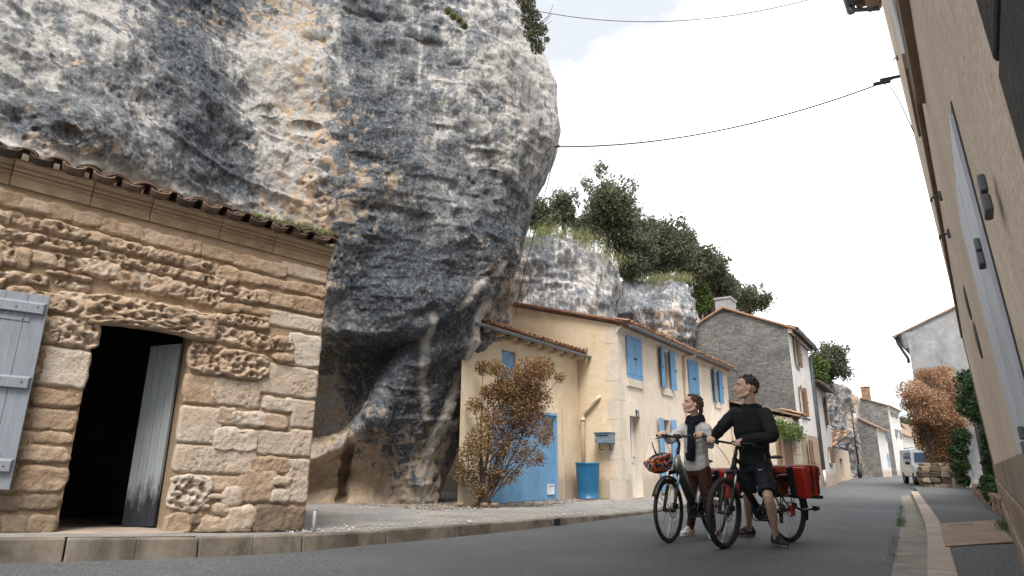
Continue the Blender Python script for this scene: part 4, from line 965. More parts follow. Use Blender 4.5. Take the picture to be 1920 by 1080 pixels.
for r_, sw in ((top, .42), (mid, .45), (grd, .45)):
    shutter(h3, r_[0]-sw, r_[0], r_[2], r_[3], M_brown, 4, -.05, R(10), 'r'); shutter(h3, r_[1], r_[1]+sw, r_[2], r_[3], M_brown, 4, -.04, R(-6), 'l')
    window(h3, r_[0], r_[1], r_[2]+.05, r_[3], .14); MB().box(r_[0]-.1, r_[1]+.1, -.05, .04, r_[2]-.12, r_[2]-.003).build('sill', M_zinc if r_ is not grd else M_trim, h3)
zbr = FH.uz(1506, 815)[1]
MB().box(.0, grd[0]-.0, -.008, -.0005, .0, zbr).build('brown_render', M_brownp, h3); MB().box(grd[1], W3, -.008, -.0005, .0, zbr*1.02).build('brown_render', M_brownp, h3)
MB().tube([(W3-.05, -.38, ze3-.16), (W3-.06, -.34, ze3-.32), (W3-.08, -.08, ze3-.5), (W3-.08, -.08, .75)], .075, 8).tube([(W3-.08, -.08, .75), (W3-.08, -.08, .05)], .055, 8, 1).build('downpipe', [M_zinc, M_whitew], h3, smooth=True)
cm = MB(); cm.box(-.0, .9, vr-.32, vr+.32, zr3-.2, zr3+.42); cm.box(-.04, .94, vr-.36, vr+.36, zr3+.421, zr3+.50); cm.build('chimney', M_greyr, h3)
# low stone lean-to, flush with the tall house front
l3 = empty('stone_outhouse', FH.o, FH.rz, 'low stone outhouse with tiled roof beside the grey gable', 'outhouse')
_e = FC.w(9.93, 0, 0)-FH.o; ul = _e.dot(FH.X)+.03; vle = _e.dot(FH.Y); zl3 = FH.uz(1470, 778)[1]; drr = rect(1460, 818, 1475, 890, FH); dop = (drr[0], drr[1], .1, drr[3])
wall_m = m_stone('pale_outhouse_stone', (.46, .37, .29), (.58, .49, .40), (.66, .59, .51), sc=2.5, pits=.15)
dop = (max(dop[0], ul+.3), min(dop[1], -.25), .1, dop[3])
cells_wall(l3, ul, -.012, -.2, zl3, [dop], .25, M_mortar)
MB().quad((ul, 0, -.2), (ul, 0, zl3), (ul, vle, zl3+.4), (ul, vle, -.2)).build('side_wall', wall_m, l3)
z = .06; rown = 0
while z < zl3-.08:
    h = random.uniform(.2, .28); h = min(h, zl3-z); u = ul+.01
    while u < -.05:
        w = random.uniform(.28, .5); e = min(u+w, -.02)
        segs = [(u, e)]
        if z < dop[3] and e > dop[0] and u < dop[1]: segs = [s_ for s_ in ((u, min(e, dop[0])), (max(u, dop[1]), e)) if s_[1]-s_[0] > .06]
        for a, b in segs: MB().box(a+.006, b-.006, -.03+random.uniform(-.008, .008), -.001, z+.006, z+h-.006).build('stone', wall_m, l3, bev=.008)
        u += w
    z += h
MB().box(dop[0], dop[0]+.1, .02, .1, .1, dop[3]).box(dop[0]+.1, dop[1], .1, .14, .1, dop[3]).build('door', M_brown, l3)
roof_slab(l3, ul-.1, .25, -.30, zl3+.02, 2.5, zl3+.75, .06, M_slabr); eave_tiles(l3, ul, .2, -.36, zl3+.09, R(15), .22, 2, M_tile); gutter(l3, ul-.1, .35, -.36, zl3+.02, .06)
# ivory house further on
F4 = Frame(FH.w(W3+.02, .0, 0), 32)
h4 = empty('ivory_house', F4.o, F4.rz, 'narrow ivory house with brown shutters right of the long downpipe', 'house')
ze4 = F4.uz(1537, 728)[1]; W4 = F4.uz(1569, 898)[0]; a4 = rect(1543, 746, 1546, 796, F4); b4 = rect(1552, 838, 1559, 868, F4)
a4 = (a4[0], a4[1]+.35, a4[2], a4[3]); 
cells_wall(h4, 0, W4, -.2, ze4, [a4, b4], .2, M_white); gable(h4, [(0, -.2), (4, -.2), (4, ze4+.8), (0, ze4)], (0, W4), M_white)
roof_slab(h4, 0.02, W4+.1, -.35, ze4-.02, 4, ze4+.9, .09, M_tile_old); gutter(h4, .1, W4+.1, -.40, ze4-.02, .06)
for r_, sw in ((a4, .45), (b4, .4)):
    shutter(h4, r_[0]-sw, r_[0], r_[2], r_[3], M_brown, 4, -.05, R(10), 'r'); shutter(h4, r_[1], r_[1]+sw, r_[2], r_[3], M_brown, 4, -.04, R(-8), 'l')
    window(h4, r_[0], r_[1], r_[2], r_[3], .14); MB().box(r_[0]-.1, r_[1]+.1, -.05, .04, r_[2]-.12, r_[2]-.003).build('sill', M_zinc, h4)
# little tiled shed
F5 = Frame(F4.w(W4+.02, .3, 0), 31)
h5 = empty('tiled_shed', F5.o, F5.rz, 'little stone shed with steep mossy tiled roof under the far rock', 'shed')
ze5 = F5.uz(1562, 838)[1]; W5 = F5.uz(1597, 896)[0]
gable(h5, [(0, -.2), (3.2, -.2), (3.2, ze5-.1), (0, ze5-.1)], (0, W5), M_lowst); cells_wall(h5, 0, W5, -.2, ze5, [(W5*.45, W5*.6, .1, ze5*.7)], .2, M_lowst)
zl_, zh_ = F5.uz(1562, 843)[1], F5.uz(1588, 812)[1]
MB().hexa([(-.4, -.35, zl_), (W5, -.35, zh_), (W5, 3.2, zh_), (-.4, 3.2, zl_), (-.4, -.35, zl_+.07), (W5, -.35, zh_+.07), (W5, 3.2, zh_+.07), (-.4, 3.2, zl_+.07)]).build('roof', M_slabr, h5)
for k in range(13):
    for j in range(6):
        f0, f1 = j/6, (j+1.15)/6; mk = lambda f: (-.45+(W5+.45)*f, -.32+k*.28, zl_+(zh_-zl_)*f+.10+.03*(1-(f*6) % 1)*0)
        MB().tube([mk(f0), mk(min(1, f1))], [.11, .085], 7).build('tile', M_tile_old if (k+j) % 3 else M_tile, h5, smooth=True)

# ------------------------------------------------------------------ far houses
def far_house(name, label, c, y, Wd, Dd, ze_px, ridge_px, mats, wins, az=30, zw=(.7, 1.3), chim=None):
    o = at(c[0], c[1], y); z0 = o.z; F = Frame((o.x, o.y, 0), az); rt_ = empty(name, F.o, F.rz, label, 'house')
    ze_ = F.uz(*ze_px)[1]; v_r, z_r = F.vz(*ridge_px); s_ = (z_r-ze_)/max(v_r, .1); zbk = z_r-s_*(Dd-v_r)
    W_ = F.uz(*Wd)[0]; ops_ = [rect(*w, F=F) for w in wins]
    cells_wall(rt_, 0, W_, -.3, ze_, ops_, .2, mats[0]); pf = [(0, -.3), (Dd, -.3), (Dd, zbk), (v_r, z_r), (0, ze_)]; gable(rt_, pf, (0, W_), mats[1])
    roof_slab(rt_, -.15, W_+.1, -.4, ze_-.4*s_, v_r, z_r, .14, M_slabr); roof_slab(rt_, -.15, W_+.1, v_r, z_r, Dd+.2, zbk-.2*s_, .14, M_slabr)
    MB().box(0, W_, -.18, 0, ze_-.3, ze_-.1).build('cornice', M_trim, rt_)
    for r_ in ops_:
        w = (r_[1]-r_[0]); window(rt_, r_[0], r_[1], r_[2], r_[3], .12)
        if w > .3: shutter(rt_, r_[0]-w*.5, r_[0], r_[2], r_[3], mats[2], 3, -.04, 0, 'r'); shutter(rt_, r_[1], r_[1]+w*.5, r_[2], r_[3], mats[2], 3, -.04, 0, 'l')
    return rt_, F, ze_, v_r, z_r, W_
M_greysh = M_zinc
h6, F6, *_ = far_house('low_far_house', 'low white fronted house with a dark patchy gable beside the street lamp', (1655, 887), 58, (1672, 884), 6.5, (1641, 800), (1597, 780), (M_white, M_gable2, M_blue2), [(1659, 808, 1663, 827), (1663, 850, 1668, 876)], az=36)
h7, F7, ze7, vr7, zr7, W7 = far_house('tall_far_house', 'tall grey gabled house with orange chimney at the street end', (1682, 886), 70, (1702, 884), 7.5, (1668, 763), (1615, 747), (M_white, M_gable2, M_greysh), [(1673, 773, 1680, 784), (1680, 805, 1688, 822), (1687, 845, 1692, 868)], az=38)
cq = MB(); vq, zq = F7.vz(1624, 748, .6); cq.box(.2, 1.0, vq-.45, vq+.35, zq-.4, zq+1.25); cq.box(.14, 1.06, vq-.51, vq+.41, zq+1.251, zq+1.36); cq.build('chimney', simple('orange_brick', (.24, .14, .09), .9, 0, .35, 3), h7)
an = empty('tv_antenna', F7.w(.6, vq, zq+1.3), F7.rz, 'thin television antenna above the orange chimney', 'antenna')
MB().tube([(0, 0, -1.2), (.0, 0, 1.9)], .03, 6).build('mast', M_zinc, an); MB().tube([(-.9, .3, 1.8), (1.3, -.5, 1.9)], .02, 5).build('boom', M_zinc, an)
for k in range(7): MB().tube([(-.8+k*.33, .25-k*.12-.25, 1.82), (-.8+k*.33, .25-k*.12+.25, 1.82)], .012, 4).build('antenna_rod', M_zinc, an)
h8, F8, *_ = far_house('white_far_house', 'plain white low house behind the parked van', (1703, 887), 88, (1722, 885), 7, (1690, 812), (1660, 790), (M_white, M_gable2, M_blue2), [(1706, 825, 1709, 845)], az=40)
h9, F9, *_ = far_house('brown_far_house', 'brown fronted house partly hidden behind the van and rusty bush', (1722, 887), 100, (1745, 885), 8, (1717, 822), (1690, 795), (M_brownp, M_gable2, M_brown), [(1729, 832, 1733, 858)], az=42)
# ------------------------------------------------------------------ street lamp
lp = gp(1613, 896, .06); lmp = empty('street_lamp', lp, R(55), 'black iron street lamp with curled bracket and hanging lantern', 'street lamp')
p_top = at(1591, 762, lp.y).z-lp.z; H = p_top
MB().tube([(0, 0, 0), (0, 0, 1.0)], [.16, .11], 10).tube([(0, 0, 1.0), (0, 0, H+.3)], [.06, .04], 8).build('post', M_iron, lmp, smooth=True)
arc = [(0, 0, H-.1)]+[(.55-.55*math.cos(t_), 0, H-.1+.35*math.sin(t_)+.0) for t_ in np.linspace(.4, math.pi, 9)]
MB().tube(arc, .03, 6).tube([(.1+.3*math.cos(t_), 0, H-.1+.22*math.sin(t_)) for t_ in np.linspace(0, 5.5, 14)], .02, 5).build('bracket', M_iron, lmp, smooth=True)
lath = lathe([(0, .62), (.05, .60), (.09, .5), (.22, .36), (.24, .32), (.2, .32)], 6); lath.build('lantern_cap', M_iron, lmp, loc=(1.1, 0, H-.75))
lathe([(.21, .32), (.15, .0), (0, -.02)], 6).build('lantern_glass', simple('milky_glass', (.72, .72, .70), .25), lmp, loc=(1.1, 0, H-.75))

# ------------------------------------------------------------------ cliffs behind the houses
def cliff_sheet(name, xs, tops, bot, ydep, back=9, seed=1, bright=1.0, dk=.35, wmv=.3, nx=170, nz_=110, amp=.5, roundr=1.6):
    px = np.linspace(xs[0], xs[-1], nx); tp = np.interp(px, xs, tops); yd = np.interp(px, xs, ydep)
    rows_ = []
    t = np.linspace(0, 1, nz_)
    for tt in t:
        py = bot + (tp-bot)*tt; dd = yd + roundr*(np.clip((tt-.72)/.28, 0, 1)**2.2) + .5*np.sin(tt*7+seed)
        r = np.stack([np.full(nx, fw[i]*FPX) + rt[i]*(px-960) - up[i]*(py-540) for i in range(3)], 1); rows_.append(np.array(CAM)[None]+r*(dd/r[:, 1])[:, None])
    V = np.array(rows_)
    ex = [V[-1]+np.array([0, k, .10*k])[None] for k in (.8, 2, 4, back)]; V = np.concatenate([V, np.array(ex)], 0); nzz = V.shape[0]
    V = V.reshape(-1, 3); N = normals_grid(V, nx, nzz); N *= np.sign((N*(np.array(CAM)[None]-V)).sum(1))[:, None]
    d = amp*fbm(V, .5, 3, seed)+amp*.45*fbm(V, 1.4, 4, seed+5, ridged=True)+.09*fbm(V, 5, 3, seed+9)
    led = fbm(V*np.array([.3, .3, 1.6]), .8, 3, seed+20, ridged=True); d += amp*.4*np.clip(led-.2, 0, 1)
    wl = worley(V, .8, seed); d -= amp*.7*np.clip(.32-wl, 0, 1)*2
    V = V+N*d[:, None]
    one = np.ones(len(V))
    return tag(link(name, npmesh(name, V, gridfaces(nx, nzz)[:, ::-1], M_cliff, True, {'dark': one*dk + .25*vnoise(V, .35, seed+3), 'warm': one*wmv+.45*np.clip(vnoise(V, .5, seed+7), 0, 1), 'light': one*0})), kind='structure')
cliff_sheet('cliff_behind_cream_house', [880, 950, 975, 1010, 1040, 1070, 1100, 1130, 1150, 1158], [470, 455, 452, 447, 440, 448, 462, 482, 500, 560], 760, [21, 21.2, 21.4, 21.6, 21.8, 22, 22.2, 22.6, 23.4, 26], seed=3, dk=.55, wmv=.25, amp=.42, roundr=1.2)
cliff_sheet('cliff_behind_cream_house', [1130, 1150, 1175, 1210, 1250, 1280, 1294, 1306, 1316], [520, 535, 528, 532, 530, 526, 545, 600, 700], 780, [26.5, 25.8, 25.2, 25, 25, 25.4, 26.4, 28, 31], seed=12, dk=.55, wmv=.2, amp=.5, roundr=1.2)
cliff_sheet('cliff_with_trees', [1240, 1290, 1330, 1400, 1450, 1500, 1530], [500, 560, 575, 600, 620, 650, 700], 860, [33, 34, 35, 38, 40, 42, 42], seed=22, dk=.4, nx=70, nz_=50)
cliff_sheet('far_street_cliff', [1505, 1520, 1550, 1575, 1588, 1594, 1602, 1610], [705, 708, 715, 722, 735, 760, 810, 880], 915, [44, 46, 48, 50, 51, 52, 54, 58], seed=31, dk=.85, wmv=.55, amp=.7, nx=110, nz_=90)

# ------------------------------------------------------------------ foliage
def m_leaf(name, cols, trans=.25, rough=.6):
    t = NT(name); a = t.attr('shade'); c = t.ramp(a, [(i/(len(cols)-1), x) for i, x in enumerate(cols)])
    t.done(c, rough, 0, .25); tr = t.n('ShaderNodeBsdfTranslucent'); t.lk(c, tr.inputs[0]); mx_ = t.n('ShaderNodeMixShader'); mx_.inputs[0].default_value = trans
    t.lk(t.b.outputs[0], mx_.inputs[1]); t.lk(tr.outputs[0], mx_.inputs[2]); t.lk(mx_.outputs[0], t.out.inputs[0]); return t.m
M_lf_dark = m_leaf('dark_evergreen_leaf', [(.042, .052, .034), (.095, .108, .066), (.155, .165, .105), (.24, .24, .17)])
M_lf_olive = m_leaf('olive_leaf', [(.05, .062, .034), (.105, .12, .065), (.165, .172, .105), (.25, .24, .165)])
M_lf_green = m_leaf('fresh_green_leaf', [(.035, .06, .015), (.07, .11, .025), (.12, .17, .05), (.19, .22, .09)])
M_lf_ivy = m_leaf('ivy_leaf', [(.012, .028, .012), (.025, .055, .022), (.05, .09, .035), (.10, .14, .06)])
M_lf_rust = m_leaf('rust_leaf', [(.075, .040, .016), (.17, .09, .038), (.28, .165, .075), (.38, .27, .14)])
M_lf_peach = m_leaf('pinkish_rust_leaf', [(.11, .055, .028), (.24, .125, .065), (.38, .225, .13), (.50, .34, .22)])
M_lf_grass = m_leaf('dry_grass_blade', [(.10, .13, .05), (.19, .22, .09), (.30, .29, .14), (.42, .36, .22)])
M_bark = simple('bark', (.10, .075, .055), .95, 0, .35, 12, .6, 40)
def leaf_mesh(name, C, size, mat, shade, asp=.55, dirs=None, fold=True):
    """one folded leaf (two quads) at each centre, free orientation"""
    n = len(C); size = np.asarray(size)*np.ones(n)
    d = rng.normal(size=(n, 3)); d /= np.linalg.norm(d, axis=1, keepdims=True)
    if dirs is not None: d = d*.6+dirs; d /= np.linalg.norm(d, axis=1, keepdims=True)
    w = np.cross(d, rng.normal(size=(n, 3))); w /= np.linalg.norm(w, axis=1, keepdims=True); nn = np.cross(d, w)
    s = size[:, None]; tip = C+d*s*.5; bas = C-d*s*.5; l = C+w*s*asp*.5+nn*s*.10; r = C-w*s*asp*.5+nn*s*.10
    V = np.stack([bas, l, tip, r], 1).reshape(-1, 3); F = np.arange(4*n).reshape(n, 4)
    return npmesh(name, V, F, mat, False, {'shade': np.repeat(np.clip(shade, 0, 1), 4)})
def crown_pts(n, clumps):
    """clumps: (centre, radii); points gather on the outer part of every clump"""
    vol = np.array([c[1][0]*c[1][1]*c[1][2] for c in clumps])**.667; k = rng.choice(len(clumps), n, p=vol/vol.sum())
    d = rng.normal(size=(n, 3)); d /= np.linalg.norm(d, axis=1, keepdims=True); rad = rng.random(n)**.45
    Cc = np.array([c[0] for c in clumps])[k]; Rr = np.array([c[1] for c in clumps])[k]
    P = Cc+d*Rr*rad[:, None]; sh = .40+.22*vnoise(P, 2.2, 3)+.16*rng.normal(size=n)+.10*_H[(k*37) % 4096]
    return P, sh, d
def tree(name, label, base, crown_c, crown_r, mat, n=5200, leaf=.13, ncl=16, cat='tree', group=None, trunk=.12, seed=0, shape='round', tips=.35):
    rs = np.random.default_rng(seed+100); base = np.array(base, float); cc = np.array(crown_c, float); cr_ = np.array(crown_r, float)
    root = empty(name, tuple(base), 0, label, cat, group); cl = []
    for i in range(ncl):
        d = rs.normal(size=3); d /= np.linalg.norm(d); f = rs.random()**.6*.80; c = cc-base+d*cr_*f
        taper = 1.0
        if shape == 'cone':
            hh = (c[2]-(cc-base)[2])/cr_[2]; taper = 1-.55*max(0, hh); c[:2] = (cc-base)[:2]+(c[:2]-(cc-base)[:2])*(1-.6*max(0, hh))
        r = cr_.mean()*rs.uniform(.26, .46)*taper; cl.append((c, (r*rs.uniform(.8, 1.3), r, r*rs.uniform(.7, 1.2))))
    for i in range(int(ncl*tips)):
        d = rs.normal(size=3); d[2] = abs(d[2])+.4; d /= np.linalg.norm(d); c = cc-base+d*cr_*rs.uniform(.9, 1.12); r = cr_.mean()*.12; cl.append((c, (r*.6, r*.6, r*1.9)))
    P, sh, d = crown_pts(n, cl); P += rng.normal(size=P.shape)*leaf*.5
    link('crown', leaf_mesh('crown', P, leaf*rng.uniform(.7, 1.25, n), mat, sh, .6), root)
    mb = MB(); ctr = Vector(cc-base); mb.tube([(0, 0, -.3), tuple(ctr*.35+Vector((.05, 0, 0))), tuple(ctr*.8)], [trunk, trunk*.75, trunk*.35], 7)
    for i in range(7):
        c = Vector(cl[i][0]); st = ctr*rs.uniform(.25, .7); mb.tube([st, st.lerp(c, .55)+Vector((0, 0, .1)), c], [trunk*.4, trunk*.28, trunk*.1], 5)
    mb.build('trunk', M_bark, root, smooth=True); return root
def ptree(label, x, y, rx_px, ry_px, dep, mat, basey, n=5200, leaf=.13, **k):
    rx_px *= 1.3; ry_px *= 1.15; n = int(n*1.9); k['ncl'] = int(k.get('ncl', 16)*1.5)
    c = at(x, y, dep); s_ = (at(x+10, y, dep)-c).length/10; y -= 12 if 1150 < x < 1420 else 0; c = at(x, y, dep); b = at(x, basey, dep)
    return tree(k.pop('name', 'tree'), label, b, c, (rx_px*s_, rx_px*s_, ry_px*s_), mat, n, leaf, **k)
G1 = 'trees growing on top of the cliffs'
ptree('small brownish green tree right beside the overhanging cliff edge', 1012, 408, 26, 34, 23.5, M_lf_olive, 450, 4200, .12, group=G1, seed=1)
ptree('dark rounded small tree left of the tallest tree', 1056, 397, 27, 34, 24.5, M_lf_dark, 455, 4500, .12, group=G1, seed=2)
ptree('tallest open crowned tree on the cliff top', 1138, 400, 50, 70, 25.5, M_lf_olive, 500, 9500, .13, group=G1, seed=3, ncl=30, shape='cone', tips=.6)
ptree('wide dark evergreen overhanging the cliff notch', 1188, 487, 42, 46, 26, M_lf_dark, 540, 9000, .13, group=G1, seed=4, ncl=22)
ptree('broad dark evergreen right of the cliff notch', 1248, 482, 48, 50, 27.5, M_lf_dark, 540, 10000, .13, group=G1, seed=5, ncl=26)
ptree('olive tree sloping down behind the second rock', 1292, 500, 38, 44, 30, M_lf_olive, 560, 7000, .14, group=G1, seed=6, ncl=20)
ptree('dark tree at the end of the wooded ridge', 1335, 535, 32, 42, 33, M_lf_dark, 600, 6500, .15, group=G1, seed=7, ncl=18)
ptree('fresh green shrub hanging beside the rock edge', 1312, 572, 16, 32, 30.5, M_lf_green, 620, 3200, .12, group=G1, seed=8, cat='shrub', name='shrub')
ptree('low olive tree filling the gap left of the tallest tree', 1092, 432, 24, 26, 26.5, M_lf_olive, 470, 3200, .12, group=G1, seed=21)
ptree('leafy dark tree just right of the tallest tree', 1178, 440, 30, 34, 27.5, M_lf_dark, 500, 5000, .13, group=G1, seed=22, ncl=20)
ptree('round topped olive tree behind the broad dark evergreen', 1226, 455, 30, 28, 29, M_lf_olive, 500, 4500, .13, group=G1, seed=23)
ptree('olive brown tree above the second rock edge', 1268, 468, 26, 30, 29.5, M_lf_dark, 520, 4200, .13, group=G1, seed=24)
ptree('lower dark tree behind the fresh green shrub', 1322, 512, 26, 34, 32, M_lf_dark, 590, 4200, .14, group=G1, seed=25)
ptree('small dark tree right behind the stone chimney', 1366, 560, 22, 26, 37, M_lf_olive, 610, 3000, .15, group=G1, seed=26)
ptree('small olive tree left of the stone chimney', 1335, 592, 24, 26, 36, M_lf_dark, 620, 3500, .15, group=G1, seed=9)
ptree('thin pale tree rising behind the grey gable roof', 1402, 574, 36, 22, 40, M_lf_olive, 620, 4500, .15, group=G1, seed=10)
ptree('dark ragged tree on the far street rock', 1556, 682, 32, 34, 48, M_lf_dark, 730, 8000, .2, group=G1, seed=11, ncl=22)
ptree('fresh green shrub below the dark tree on the far rock', 1532, 694, 15, 22, 40, M_lf_green, 720, 2200, .16, group=G1, seed=12, cat='shrub', name='shrub')
ptree('distant pale green tree behind the white house', 1712, 800, 14, 14, 120, M_lf_green, 840, 1500, .4, seed=13)
ptree('distant dark tree left of the pale green one', 1694, 795, 9, 12, 125, M_lf_dark, 840, 1200, .4, seed=14)
def blades(name, label, path, n, h, spread, mat, cat=None, kind='stuff'):
    pts = [Vector(p) for p in path]; C = []
    for _ in range(n):
        i = random.randrange(len(pts)-1); p = pts[i].lerp(pts[i+1], random.random())+Vector((random.gauss(0, spread), random.gauss(0, spread), random.gauss(0, spread*.25))); C.append(p)
    C = np.array(C); dirs = np.array([0, 0, 1.2]); me = leaf_mesh(name, C+np.array([0, 0, h*.4]), h*rng.uniform(.6, 1.3, n), mat, .45+.3*rng.normal(size=n), .07, dirs)
    o = link(name, me); return tag(o, label, cat, None, kind)
blades('cliff_grass', None, [at(985, 470, 21.8), at(1000, 440, 22), at(1040, 437, 22.4), at(1075, 446, 22.5), at(1105, 462, 22.8), at(1135, 487, 23.2), at(1150, 500, 23.8)], 4200, .20, .34, M_lf_grass)
blades('cliff_grass', None, [at(1190, 530, 25.8), at(1230, 527, 25.8), at(1270, 522, 26), at(1285, 530, 26.4)], 1500, .24, .3, M_lf_grass)
# ivy on the nose of the great cliff and tufts on it
c1 = at(1001, 48, 12.0); iv = empty('ivy_clump', tuple(c1), 0, 'ivy hanging from the upper right edge of the overhanging cliff', 'ivy')
cl = [(np.array(at(x, y, d_)-c1), (r, r*.8, r*1.1)) for x, y, d_, r in ((988, 8, 11.6, .2), (996, 35, 11.7, .24), (1000, 62, 11.8, .22), (1008, 88, 11.9, .17), (1016, 55, 12, .14), (1025, 75, 12, .08), (985, -15, 11.6, .3))]
P, sh, _d = crown_pts(3800, cl); link('leaves', leaf_mesh('leaves', P, .055*rng.uniform(.6, 1.3, 3800), M_lf_olive, sh+.1, .7), iv)
mb = MB(); [mb.tube([at(1005, 50, 11.9)-c1, at(1020+k*4, 48-k*9, 11.9)-c1, at(1034+k*2, 40-k*16, 11.9)-c1], [.012, .008, .004], 4) for k in range(-2, 3)]; mb.build('stems', M_bark, iv)
for x, y, d_, r, lb in ((862, 38, 9.7, .2, 'grassy tuft growing in a crevice high on the overhanging cliff'),):
    c = at(x, y, d_); o = empty('rock_tuft', tuple(c), 0, lb, 'tuft'); cl = [(np.array(at(x+dx, y+dy, d_)-c), (.07, .1, .05)) for dx, dy in ((-22, -18), (-12, -8), (0, 0), (8, 10))]
    P, sh, _d = crown_pts(900, cl); link('leaves', leaf_mesh('leaves', P, .045, M_lf_grass, sh, .5), o)
p_ = FS.w(-.42, .02, CORN+.40); o = empty('roof_plants', tuple(p_), FS.rz, 'dry grass and small plants growing on the tile roof corner', 'plants')
C = np.stack([rng.uniform(-.55, .38, 1500), rng.uniform(-.12, .15, 1500), rng.uniform(-.02, .04, 1500)], 1); link('plant', leaf_mesh('plant', C, .07*rng.uniform(.5, 1.2, 1500), M_lf_grass, .4+.3*rng.normal(size=1500), .2, np.array([0, 0, .8])), o)['kind'] = 'stuff'
C = np.stack([rng.normal(-.95, .09, 600), rng.normal(.1, .08, 600), rng.uniform(0, .1, 600)], 1); link('plant', leaf_mesh('plant', C, .12, simple('dry_stem', (.10, .08, .06), .9), .3+0*C[:, 0], .05, np.array([0, 0, .6])), o)['kind'] = 'stuff'
# rusty climbing shrub in front of the garage
def shrub_branches(base, tgts, r0_, mat, n_sub=3):
    mb = MB()
    for t_ in tgts:
        b = Vector(base)+Vector((random.uniform(-.12, .12), random.uniform(-.06, .06), 0)); t_ = Vector(t_); m1 = b.lerp(t_, .4)+Vector((random.uniform(-.28, .28), 0, random.uniform(.05, .35)))
        mb.tube([b, m1, t_], [r0_, r0_*.6, r0_*.2], 5)
        for _ in range(n_sub):
            q = b.lerp(t_, random.uniform(.35, .9)); e = q+Vector((random.gauss(0, .25), random.gauss(0, .15), random.gauss(.1, .2))); mb.tube([q, q.lerp(e, .5)+Vector((0, 0, .03)), e], [r0_*.3, r0_*.2, r0_*.08], 4)
    return mb
yb = 11.0; b0 = gp(905, 948, .08); rb = empty('rusty_shrub', tuple(b0), 0, 'rust brown leaved climbing shrub in front of the blue garage doors', 'shrub')
spots = [(960, 720, .30), (995, 700, .30), (1020, 690, .22), (1050, 708, .10), (975, 760, .34), (940, 740, .28), (1005, 745, .28), (920, 790, .26), (965, 800, .32), (1000, 790, .28), (1020, 820, .18), (900, 830, .28), (940, 840, .28), (985, 850, .24), (1010, 860, .14), (880, 850, .20), (905, 690, .14), (930, 690, .16), (870, 890, .18), (900, 890, .22), (930, 890, .18), (955, 895, .14), (895, 920, .14), (970, 885, .10), (890, 760, .16), (915, 735, .14), (860, 870, .1)]
cl = []; tg = []
for i, (x, y, r) in enumerate(spots):
    c = at(x, y, b0.y+random.uniform(-.3, .25))-b0; r *= 1.26; cl.append((np.array(c), (r, r*.8, r*.95))); tg.append(c)
nL = 27000; P, sh, _d = crown_pts(nL, cl); zf = sstep(0.2, 2.6, P[:, 2]); keep = rng.random(nL) < (.35+.65*zf); P, sh = P[keep], sh[keep]
link('leaves', leaf_mesh('leaves', P, .042*rng.uniform(.6, 1.5, len(P)), M_lf_rust, sh+.1, .62), rb)
P2, sh2, _d = crown_pts(700, cl[11:24]); link('green_leaves', leaf_mesh('leaves', P2, .05, M_lf_olive, sh2+.1, .6), rb)
shrub_branches((0, 0, 0), tg, .022, M_bark, 5).build('branches', simple('rusty_bark', (.075, .05, .04), .9), rb)
st = MB(); [st.ball((random.uniform(-.5, .35), random.uniform(-.12, .12), .02), (random.uniform(.05, .1), .06, .045), 7, 5) for _ in range(9)]
tag(st.build('edging_stones', M_dirty, loc=tuple(b0)), 'rough edging stones around the foot of the rusty shrub', 'stones')
# fallen leaves on the pavement
C = [];
for _ in range(1800):
    i = random.randrange(14, 28); o_ = abs(random.gauss(0, 1))*1.4+2.2; p = kL[i]+side(kL, i)*min(o_, 5.5); C.append((p.x, p.y, kL[i].z+hL[i]+.006))
tag(link('fallen_leaves', leaf_mesh('fallen_leaves', np.array(C), .035, M_lf_rust, rng.random(len(C)), .6)), kind='stuff')
# flowering ledge plant on the outhouse
la_, lz_ = FH.uz(1444, 800, -.08); lb_, _z = FH.uz(1497, 820, -.08); lpn = empty('ledge_plant', tuple(FH.w(la_, -.12, lz_)), FH.rz, 'green and yellow trailing plant along the outhouse door ledge', 'plant')
C = np.stack([rng.uniform(0, lb_-la_, 2600), rng.normal(0, .10, 2600), rng.normal(.0, .13, 2600)-.0], 1); link('leaves', leaf_mesh('leaves', C, .09*rng.uniform(.6, 1.3, 2600), M_lf_green, .55+.25*rng.normal(size=2600), .6), lpn)
# ------------------------------------------------------------------ leaning house at the right edge
def project(p):
    d = Vector(p)-CAM; w = d.dot(fw); return 960+FPX*d.dot(rt)/w, 540-FPX*d.dot(up)/w
AZR = 36.05; C0 = gp(1885, 960, .12); FR = Frame((C0.x, C0.y, 0), AZR)
def corner(k, z): return FR.w(0, k*(z-.12), z)
def k_for(pxt):
    lo, hi = 0.0, .15
    for _ in range(40):
        k = (lo+hi)/2; a, b = 5.0, 16.0
        for _ in range(40):
            z = (a+b)/2
            if project(corner(k, z))[1] > 0: a = z
            else: b = z
        if project(corner(k, z))[0] > pxt: lo = k
        else: hi = k
    return k, z
KR, ZR0 = k_for(1652)
def RZ(px, py, off=0.0):
    n = FR.Y - Vector((0, 0, KR)); p0 = FR.w(0, off, .12); r = ray(px, py); t = (p0-CAM).dot(n)/r.dot(n); p = CAM+r*t-FR.o; return p.dot(FR.X), p.z
M_rw = m_plaster('worn_ochre_render', (.57, .45, .35), (.67, .55, .44), (.42, .33, .26), .5, (.34, .24, .17))

